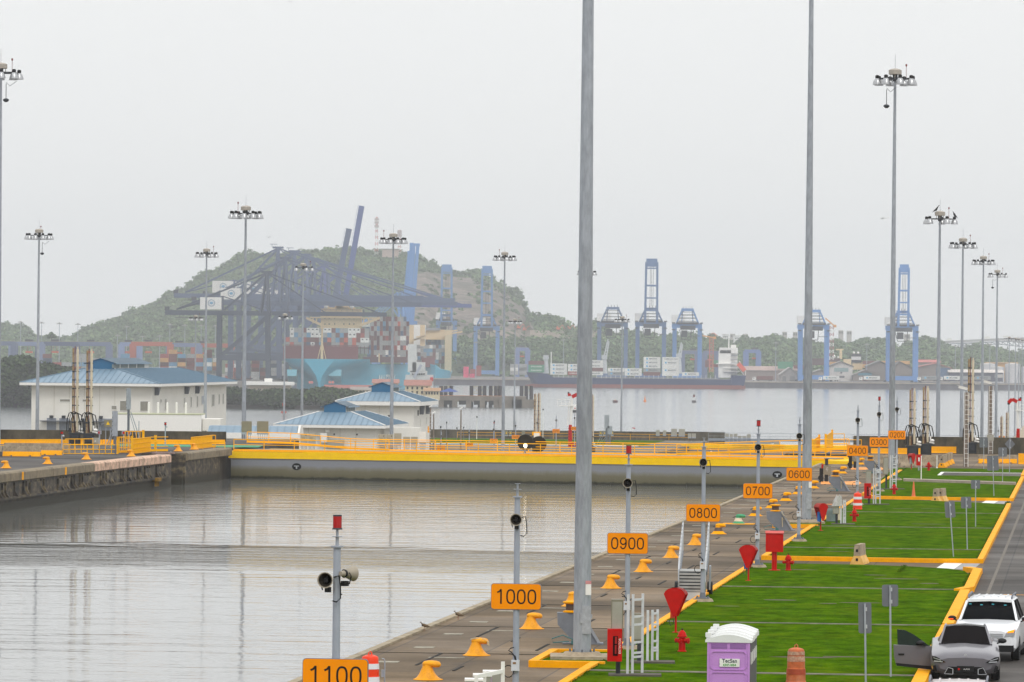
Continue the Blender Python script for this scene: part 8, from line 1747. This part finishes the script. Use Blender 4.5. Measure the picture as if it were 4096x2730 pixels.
house('low house with a rusty flat roof over the mangroves', 1300, 1500, 1540, 1572, 2500, '8f5550', 'a49a86', 1); house('pale lean-to beside the rusty roofed house', 1405, 1480, 1548, 1578, 2450, '8d8680', 'c9bfa6', 1)
A, B_ = DP(985, 1540, 2350), DP(1170, 1540, 2350); r = thing('flat_roof_house', 'pale flat roofed bungalow above the mangroves with a lorry on its left', 'building', Vector((A.x, 2350, SEA+2))); h = A.z-SEA-2
m = MB(); m.box(((B_.x-A.x)/2, 6, h/2-1), (B_.x-A.x-2, 12, h+2)); m.build('wall', M('bungalow', 'b8ab9a', .8, var=.1), r); m = MB(); m.box(((B_.x-A.x)/2, 5, h+.7), (B_.x-A.x+1, 15, 1.5)); m.build('roof', WHITE, r); m = MB(); m.box((10, 5, h+2.2), (3.5, 4, 1.6)); m.build('roof_tank', WHITE, r)
# boat behind the davit
rx, ry = RAY(2300, 1650); Yk = (H-ZB)/ry; r = thing('work_boat', 'small white and black work boat partly hidden by the massive mast', 'boat', Vector((rx*Yk, Yk, ZB))); k = Yk/F
m = MB(); m.prismy([(-14*k, 9*k), (14*k, 9*k), (12*k, -1*k), (-12*k, -1*k)][::-1], -1.5, 1.5); m.build('hull', BLACK, r); m = MB(); m.box((0, 0, 17*k), (24*k, 2.6, 16*k)); m.box((0, 0, 28*k), (12*k, 2, 7*k)); m.build('cabin', WHITE, r); m = MB(); m.lathe([(2.6*k, -.05), (2.6*k, .05)], (0, -1.4, 16*k), 10, ax='Y'); m.build('lifebuoy', RED, r)
# red channel marker left
rx, ry = RAY(1135, 1664); Yk = (H-ZB)/ry; r = thing('channel_marker', 'red channel marker in the water in front of the mangroves', 'marker', Vector((rx*Yk, Yk, ZB))); k = Yk/F
m = MB(); m.cyl((0, 0, 0), (0, 0, 55*k), 3*k, 2*k, 8); m.build('pole', M('marker_red', 'a8392c', .6), r); m = MB(); m.box((0, 0, 45*k), (12*k, 3*k, 12*k)); m.box((0, 0, 14*k), (22*k, 4*k, 8*k)); m.build('board', M('marker_red', 'a8392c'), r)
# aeroplane
p = DP(3536, 874, 2600); r = thing('light_aircraft', 'tiny white high winged aeroplane in the sky at right', 'aeroplane', p, 0.2); k = 2600/F
m = MB(); m.loft([[Vector((x*k, 2.2*q*k*math.cos(a), (z+2.2*q*math.sin(a))*k)) for a in [i*math.pi/4 for i in range(8)]] for x, z, q in ((-16, 0, .2), (-12, -.5, .9), (-4, -.5, 1.2), (8, .6, .6), (18, 2, .2))]); m.build('fuselage', WHITE, r); m = MB(); m.box((-6*k, 0, 2*k), (7*k, 60*k, .6*k)); m.build('wing', WHITE, r); m = MB(); m.prismy([(14*k, 2*k), (19*k, 2*k), (21*k, 8*k), (18*k, 8*k)], -.1, .1); m.box((17*k, 0, 2.5*k), (4*k, 18*k, .4*k)); m.build('tail', WHITE, r); m = MB(); m.beam((-7*k, 0, -1*k), (-7*k, -2*k, -5*k), .6*k); m.beam((-12*k, 0, -1*k), (-12*k, 0, -5*k), .6*k); m.build('undercarriage', GREYD, r)
for i, (x, y, s) in enumerate(((498, 574, 1), (904, 519, .8), (556, 430, .8), (1075, 951, 1.2), (773, 804, .7), (1161, 9, 0.9), (1718, 369, .7))):
    Yd = 900; p = DP(x, y, Yd); k = Yd/F*s; m = MB(); m.add([Vector(v)*k for v in [(-9, 0, 2), (-4, 0, 3.4), (0, 0, .6), (4, 0, 3.2), (9, 0, 1.6), (4, 2.6, 2.4), (0, 3, -.4), (-4, 2.6, 2.6)]], [(0, 1, 7), (1, 2, 6, 7), (2, 3, 5, 6), (3, 4, 5)]); m.loft([[Vector((q*1.1*k*math.cos(a), x_*k, (.6+q*math.sin(a))*k)) for a in [j*math.pi/3 for j in range(6)]] for x_, q in ((-3, .2), (-1, 1), (2, .9), (5, .2))]); tag(m.build('flying_bird', M('bird_sky', '6a6e70', .8), None, p), 'tiny soaring bird in the pale sky, %s of seven' % ordinal(i), 'bird', 'soaring birds')
# ================================================================ HILLS AND TREES
def leafmat(name, a, b, c):
    m, n, l, bs_ = nodes_mat(name); bs_.inputs['Roughness'].default_value = .8; bs_.inputs['Specular IOR Level'].default_value = .15
    g = n.new('ShaderNodeNewGeometry'); r = n.new('ShaderNodeValToRGB'); l.new(g.outputs['Random Per Island'], r.inputs[0]); e = r.color_ramp.elements
    e[0].position = 0; e[0].color = (*lin(a), 1); e[1].position = 1; e[1].color = (*lin(c), 1); k = e.new(.55); k.color = (*lin(b), 1)
    t = n.new('ShaderNodeTexCoord'); z = n.new('ShaderNodeTexNoise'); z.inputs['Scale'].default_value = .045; z.inputs['Detail'].default_value = 6; z.inputs['Roughness'].default_value = .7; l.new(t.outputs['Object'], z.inputs['Vector'])
    q = n.new('ShaderNodeMapRange'); q.inputs[1].default_value = .35; q.inputs[2].default_value = .65; q.inputs[3].default_value = .5; q.inputs[4].default_value = 1.55; l.new(z.outputs[0], q.inputs[0])
    mu = n.new('ShaderNodeMixRGB'); mu.blend_type = 'MULTIPLY'; mu.inputs[0].default_value = 1; l.new(r.outputs[0], mu.inputs[1]); l.new(q.outputs[0], mu.inputs[2]); l.new(mu.outputs[0], bs_.inputs['Base Color']); return m
LF1 = leafmat('foliage_hill', '3f5436', '566c46', '748558'); LF2 = leafmat('foliage_mangrove', '17240f', '2a3d1d', '4b5c34')  # hill greens are greyed, putting some of the distance haze into their colour
def crowns(name, C, Rr, leaf, n_each, mat, label, cat, flat=.75, kind='stuff'):
    """C: Nx3 crown centres, Rr: N radii; leaves as small random quads on and in each crown"""
    C = np.asarray(C); Rr = np.asarray(Rr); N_ = len(C); tot = N_*n_each
    d = rng.normal(size=(tot, 3)); d /= np.linalg.norm(d, axis=1)[:, None]; rad = (rng.random(tot)**.35)[:, None]
    # lobes make the outline uneven
    lob = np.repeat(rng.normal(size=(N_, 3, 3)), n_each, axis=0); lob /= np.linalg.norm(lob, axis=2)[:, :, None]
    bump_ = 1+.35*np.max(np.einsum('ijk,ik->ij', lob, d), axis=1)[:, None]-.25
    P = np.repeat(C, n_each, axis=0) + d*rad*bump_*np.repeat(Rr, n_each)[:, None]*np.array([1, 1, flat])
    u = rng.normal(size=(tot, 3)); u[:, 2] *= .6; u /= np.linalg.norm(u, axis=1)[:, None]; v = np.cross(u, d + rng.normal(0, .5, (tot, 3))); v /= (np.linalg.norm(v, axis=1)[:, None]+1e-6)
    s = (leaf*rng.uniform(.6, 1.3, tot))[:, None]
    V = np.stack([P-u*s-v*s*.6, P+u*s-v*s*.6, P+u*s*.8+v*s*.7, P-u*s*.8+v*s*.7], 1)
    me = bpy.data.meshes.new(name); me.vertices.add(4*tot); me.loops.add(4*tot); me.polygons.add(tot)
    me.vertices.foreach_set('co', V.ravel()); me.loops.foreach_set('vertex_index', np.arange(4*tot, dtype=np.int32)); me.polygons.foreach_set('loop_start', np.arange(0, 4*tot, 4, dtype=np.int32)); me.update(); me.materials.append(mat)
    o = bpy.data.objects.new(name, me); COL.objects.link(o); return tag(o, label, cat, kind=kind)
PROF = [(-400, 1330), (-200, 1300), (0, 1292), (30, 1300), (90, 1303), (118, 1325), (145, 1341), (210, 1352), (290, 1347), (305, 1330), (360, 1308), (420, 1290), (520, 1245), (620, 1212), (675, 1176), (745, 1148), (780, 1117), (808, 1090), (885, 1072), (938, 1024), (976, 1008), (1060, 1012), (1106, 1015), (1223, 1002), (1317, 996), (1381, 992), (1416, 996), (1472, 1003), (1521, 1010), (1609, 1013), (1679, 1027), (1714, 1045), (1759, 1070), (1800, 1075), (1850, 1090), (1880, 1088), (1915, 1083), (2002, 1135), (2050, 1165), (2071, 1188), (2100, 1230), (2119, 1268), (2165, 1268), (2222, 1268), (2249, 1283), (2280, 1306), (2314, 1310), (2368, 1291), (2394, 1287), (2440, 1325), (2463, 1335), (2532, 1324), (2555, 1346), (2681, 1344), (2838, 1348), (2926, 1378), (2976, 1363), (3014, 1351), (3083, 1343), (3144, 1357), (3190, 1362), (3248, 1367), (3282, 1376), (3336, 1360), (3397, 1378), (3443, 1360), (3496, 1356), (3545, 1360), (3584, 1388), (3637, 1364), (3687, 1352), (3737, 1367), (3783, 1386), (3830, 1391), (3878, 1388), (3936, 1382), (3993, 1397), (4050, 1409), (4096, 1412), (4300, 1400), (4700, 1395)]
px_, py_ = [p[0] for p in PROF], [p[1] for p in PROF]
def ridgeY(x): return 5150 if x < 2120 else 4700+ (x-2120)*.1
def terr(x, f):      # f 0 foot .. 1 crest
    yc = np.interp(x, px_, py_)+14; Yc = ridgeY(x); top = DP(x, yc, Yc).z; foot = -13.0; Yf = 4080 if x < 2120 else 4050
    Y = Yf+(Yc-Yf)*f; z = foot+(top-foot)*(f**(.8 if x < 2120 else .7)); return Vector((DP(x, 1400, Y).x, Y, z))
xsG = np.arange(-500, 4760, 20); fs_ = np.linspace(0, 1, 9); mb = MB(); vs = [terr(x, f) for x in xsG for f in fs_] ; nf = len(fs_)
for i in range(len(xsG)):     # far side of the hill
    pass
fcs = [(i*nf+j, (i+1)*nf+j, (i+1)*nf+j+1, i*nf+j+1) for i in range(len(xsG)-1) for j in range(nf-1)]
b0 = len(vs); vs += [Vector((terr(x, 1).x, terr(x, 1).y+900, -14)) for x in xsG]; fcs += [(i*nf+nf-1, (i+1)*nf+nf-1, b0+i+1, b0+i) for i in range(len(xsG)-1)]
mb.add(vs, fcs, True); o = mb.build('hills', M('hill_earth', '3c4a26', .95, var=.3, scale=.02)); o['kind'] = 'structure'
def quarry(x, f):
    # bare cliff of the quarry on the right shoulder
    yc = np.interp(x, px_, py_)
    return 1655 < x < 2150
C, Rr = [], []
for _ in range(8200):
    x = rng.uniform(-480, 4740); f = rng.random()**.8; f = f if f < .97 else 1.0
    p = terr(x, f); ypx = 1395.2 - (p.z-H)/p.y*F
    if 1650 < x < 2135 and ypx > np.interp(x, [1650, 1703, 1790, 1880, 2135], [1105, 1090, 1110, 1125, 1260]) and ypx < 1365: continue
    C.append((p.x, p.y, p.z+.5)); Rr.append(3.0+5.5*rng.random()**2.2)
for x in np.arange(-480, 4740, 9.0):
    p = terr(x, 1.0)
    r_ = rng.uniform(2.2, 5.0); C.append((p.x+rng.normal(0, 1), p.y-rng.uniform(0, 30), p.z+2.6-r_*.4+rng.uniform(-1.6, 1.4))); Rr.append(r_)
    if rng.random() < .22: q_ = rng.uniform(3, 5.5); C.append((p.x, p.y, p.z+q_*.8)); Rr.append(q_)
crowns('hill_forest', C, Rr, 1.15, 48, LF1, 'dense tropical forest covering the hill and the ridge behind the port', 'forest')
# quarry face
def cl(x, y, d):
    lo, hi = 0.0, 1.0
    for _ in range(16):
        f = (lo+hi)/2; p = terr(x, f); v = 1395.2-(p.z-H)/p.y*F-(2048-x)*ROLL
        if v > y: lo = f
        else: hi = f
    return DP(x, y, terr(x, f).y-45+d)
mb = MB(); g = []
top = [(1645, 1112), (1660, 1100), (1703, 1088), (1750, 1096), (1800, 1108), (1870, 1112), (1930, 1116), (1990, 1150), (2040, 1180), (2080, 1215), (2105, 1250), (2125, 1300), (2160, 1345)]
nr = 14
for x, y in top:
    for j in range(nr): f = j/(nr-1); yy = y+(1372-y)*f; g.append(cl(x+rng.normal(0, 2)*(0 < j), yy, rng.normal(0, 9)+22*math.sin(x*.05+f*3)))
mb.add(g, [(i*nr+j, i*nr+j+1, (i+1)*nr+j+1, (i+1)*nr+j) for i in range(len(top)-1) for j in range(nr-1)], False)
ROCK = M('quarry_rock', '6e625a', .95, var=.75, scale=.05, dirt=.8, dirtc='3f4430', stretch=(1, 1, .4), bump=.8)
o = mb.build('rock_face', ROCK); o['kind'] = 'structure'
mb = MB(); g = []
for i in range(26):
    x = 1900+i*22
    for j in range(5): f = j/4; g.append(cl(x, 1322+f*38+rng.normal(0, 1.5), -16))
mb.add(g, [(i*5+j, i*5+j+1, (i+1)*5+j+1, (i+1)*5+j) for i in range(25) for j in range(4)], False); o = mb.build('earth_bench', M('bench_earth', '7d6f62', .95, var=.35, scale=.05, dirt=.5, dirtc='3f4a2c')); o['kind'] = 'structure'
C, Rr = [], []
for _ in range(520):
    x = rng.uniform(1960, 2900); y = rng.uniform(1362, 1450); p = cl(x, y, -15); C.append(tuple(p)); Rr.append(rng.uniform(4.5, 8))
for _ in range(90):
    x = rng.uniform(1700, 1960); y = rng.uniform(1365, 1450); p = cl(x, y, -15); C.append(tuple(p)); Rr.append(rng.uniform(3.5, 6))
for _ in range(150):
    x = rng.uniform(1660, 2120); y = rng.uniform(np.interp(x, [1650, 1800, 1930, 2100], [1110, 1115, 1125, 1250]), 1360); p = cl(x, y, -6); C.append(tuple(p)); Rr.append(rng.uniform(1.2, 3.4))
for x, y, r_ in ((2075, 1170, 5), (2085, 1190, 4), (2058, 1160, 5), (2098, 1215, 3.5), (1900, 1088, 6), (1880, 1092, 6), (1925, 1098, 6), (1940, 1110, 5)): p = cl(x, y, 5); C.append(tuple(p)); Rr.append(r_)
crowns('slope_forest', C, Rr, 1.1, 85, LF1, 'trees covering the slope below the quarry behind the cargo ship', 'forest')
# excavators on the bench
for i, (x, y) in enumerate(((2075, 1318), (2098, 1326), (2232, 1323), (2275, 1322))):
    p = cl(x, y, -22); r = thing('excavator', 'tiny orange excavator on the quarry bench, %s from the left' % ordinal(i), 'excavator', p); m = MB(); m.box((0, 0, 1.6), (3.2, 2.6, 1.6)); m.box((-.5, 0, 3), (1.4, 1.6, 1.4)); m.build('cab', M('excav', 'c8643c', .6), r); m = MB(); m.box((0, 0, .4), (4, 3, .8)); m.build('tracks', DARKS, r); m = MB(); m.beam((1.2, 0, 2), (4, 0, 5), .5); m.beam((4, 0, 5), (6, 0, 1.5), .4); m.build('arm', M('excav', 'c8643c'), r)
# mangrove island and left shore
def shore(name, pts, Yd, n, leaf, rmin, rmax, lab, seed, dep=60):
    C, Rr = [], []
    xs_ = [p[0] for p in pts]; ys_ = [p[1] for p in pts]
    for _ in range(n):
        x = rng.uniform(xs_[0], xs_[-1]); yt = np.interp(x, xs_, ys_); a = rng.random(); Yq = Yd+rng.random()*dep
        base = H-(1640-1395)/F*0; zt = DP(x, yt+6, Yd).z; r_ = rng.uniform(rmin, rmax); z = ZB+1.5+(zt-r_*.6-ZB-1.5)*a**.75
        C.append((DP(x, 1500, Yq).x, Yq, z)); Rr.append(r_)
    for x in np.arange(xs_[0], xs_[-1], 14): yt = np.interp(x, xs_, ys_); r_ = rng.uniform(rmin, rmax)*.8; p = DP(x+rng.normal(0, 3), yt+rng.uniform(2, 8), Yd+dep*.5); C.append((p.x, p.y, p.z-r_*.6)); Rr.append(r_)
    return crowns(name, C, Rr, leaf, 170, LF2, lab, 'trees')
shore('mangrove_trees', [(930, 1545), (980, 1552), (1050, 1560), (1090, 1556), (1150, 1552), (1200, 1560), (1245, 1548), (1290, 1545), (1350, 1552), (1420, 1562), (1480, 1575), (1530, 1590), (1600, 1600)], 2190, 330, .55, 2.4, 5.6, 'dark mangrove thicket on the spit in front of the big blue ship', 1)
shore('shore_trees', [(-260, 1420), (-60, 1432), (0, 1445), (20, 1440), (50, 1428), (85, 1416), (120, 1425), (150, 1448), (200, 1452), (240, 1460), (300, 1478), (350, 1495), (500, 1500), (640, 1492), (760, 1500)], 2150, 560, .7, 3.2, 6.2, 'dark shore trees behind the large blue roofed building at left', 2)
m = MB(); m.box((DP(1270, 1600, 2220).x, 2250, ZB+.6), ((1640-900)*2220/F, 110, 2.0)); o = m.build('mud_bank', M('mud', '2f2a24', .9, var=.3)); o['kind'] = 'structure'
m = MB(); m.box((DP(250, 1600, 2200).x, 2240, ZB+1.0), ((1300)*2220/F, 130, 3.2)); o = m.build('rock_shore', M('shore_rock', '3a352f', .95, var=.5, scale=.5, bump=.6)); o['kind'] = 'structure'
# a round headed tree and a palm that stand out
r = thing('tree', 'single dark round tree between the big blue roof and the dark crane leg', 'tree', DP(745, 1500, 1500)+Vector((0, 0, -6)))
o = crowns('crown', [tuple(Vector((0, 0, 4.6+q))) for q in (0, .8)]+[(-2.5, 0, 4), (2.6, 0, 4.0), (1.2, 0, 5)], [3.8, 3.2, 2.6, 2.6, 2.4], .35, 260, LF2, None, None, kind=None); o.parent = r
m = MB(); m.cyl((0, 0, -3), (0, 0, 4), .4, .25, 8); [m.cyl((0, 0, 2), (a, 0, 4.4), .15, .08, 6) for a in (-2, 1.8)]; m.build('trunk', M('bark', '4a3d30', .9), r)
p = DP(206, 1352, 3500); r = thing('palm_tree', 'distant bushy palm above the yard gantries at left', 'palm', p+Vector((0, 0, -8))); m = MB(); m.cyl((0, 0, -6), (0, 0, 9), .5, .3, 8); m.build('trunk', M('bark', '4a3d30'), r)
o = crowns('crown', [(0, 0, 9.5), (-1.6, 0, 8.8), (1.6, 0, 8.8), (0, 0, 11)], [2.4, 1.8, 1.8, 1.2], .6, 70, LF1, None, None, kind=None); o.parent = r
# ================================================================ HAZE
m = MB(); m.box((0, 0, 0), (3400, 9500, 235)); o = m.build('haze', None or bpy.data.materials.new('haze'), None, (0, 4700, ZB-1+117.5)); o['kind'] = 'stuff'; o['label'] = 'pale humid haze lying over the locks, the bay and the port'; o['category'] = 'haze'
hm = bpy.data.materials['haze']; hm.use_nodes = True; hn = hm.node_tree; hn.nodes.remove(hn.nodes['Principled BSDF']); pv = hn.nodes.new('ShaderNodeVolumePrincipled')
pv.inputs['Density'].default_value = 0.0001; pv.inputs['Color'].default_value = (.93, .95, .98, 1); pv.inputs['Anisotropy'].default_value = .3
hn.links.new(pv.outputs[0], hn.nodes['Material Output'].inputs['Volume'])
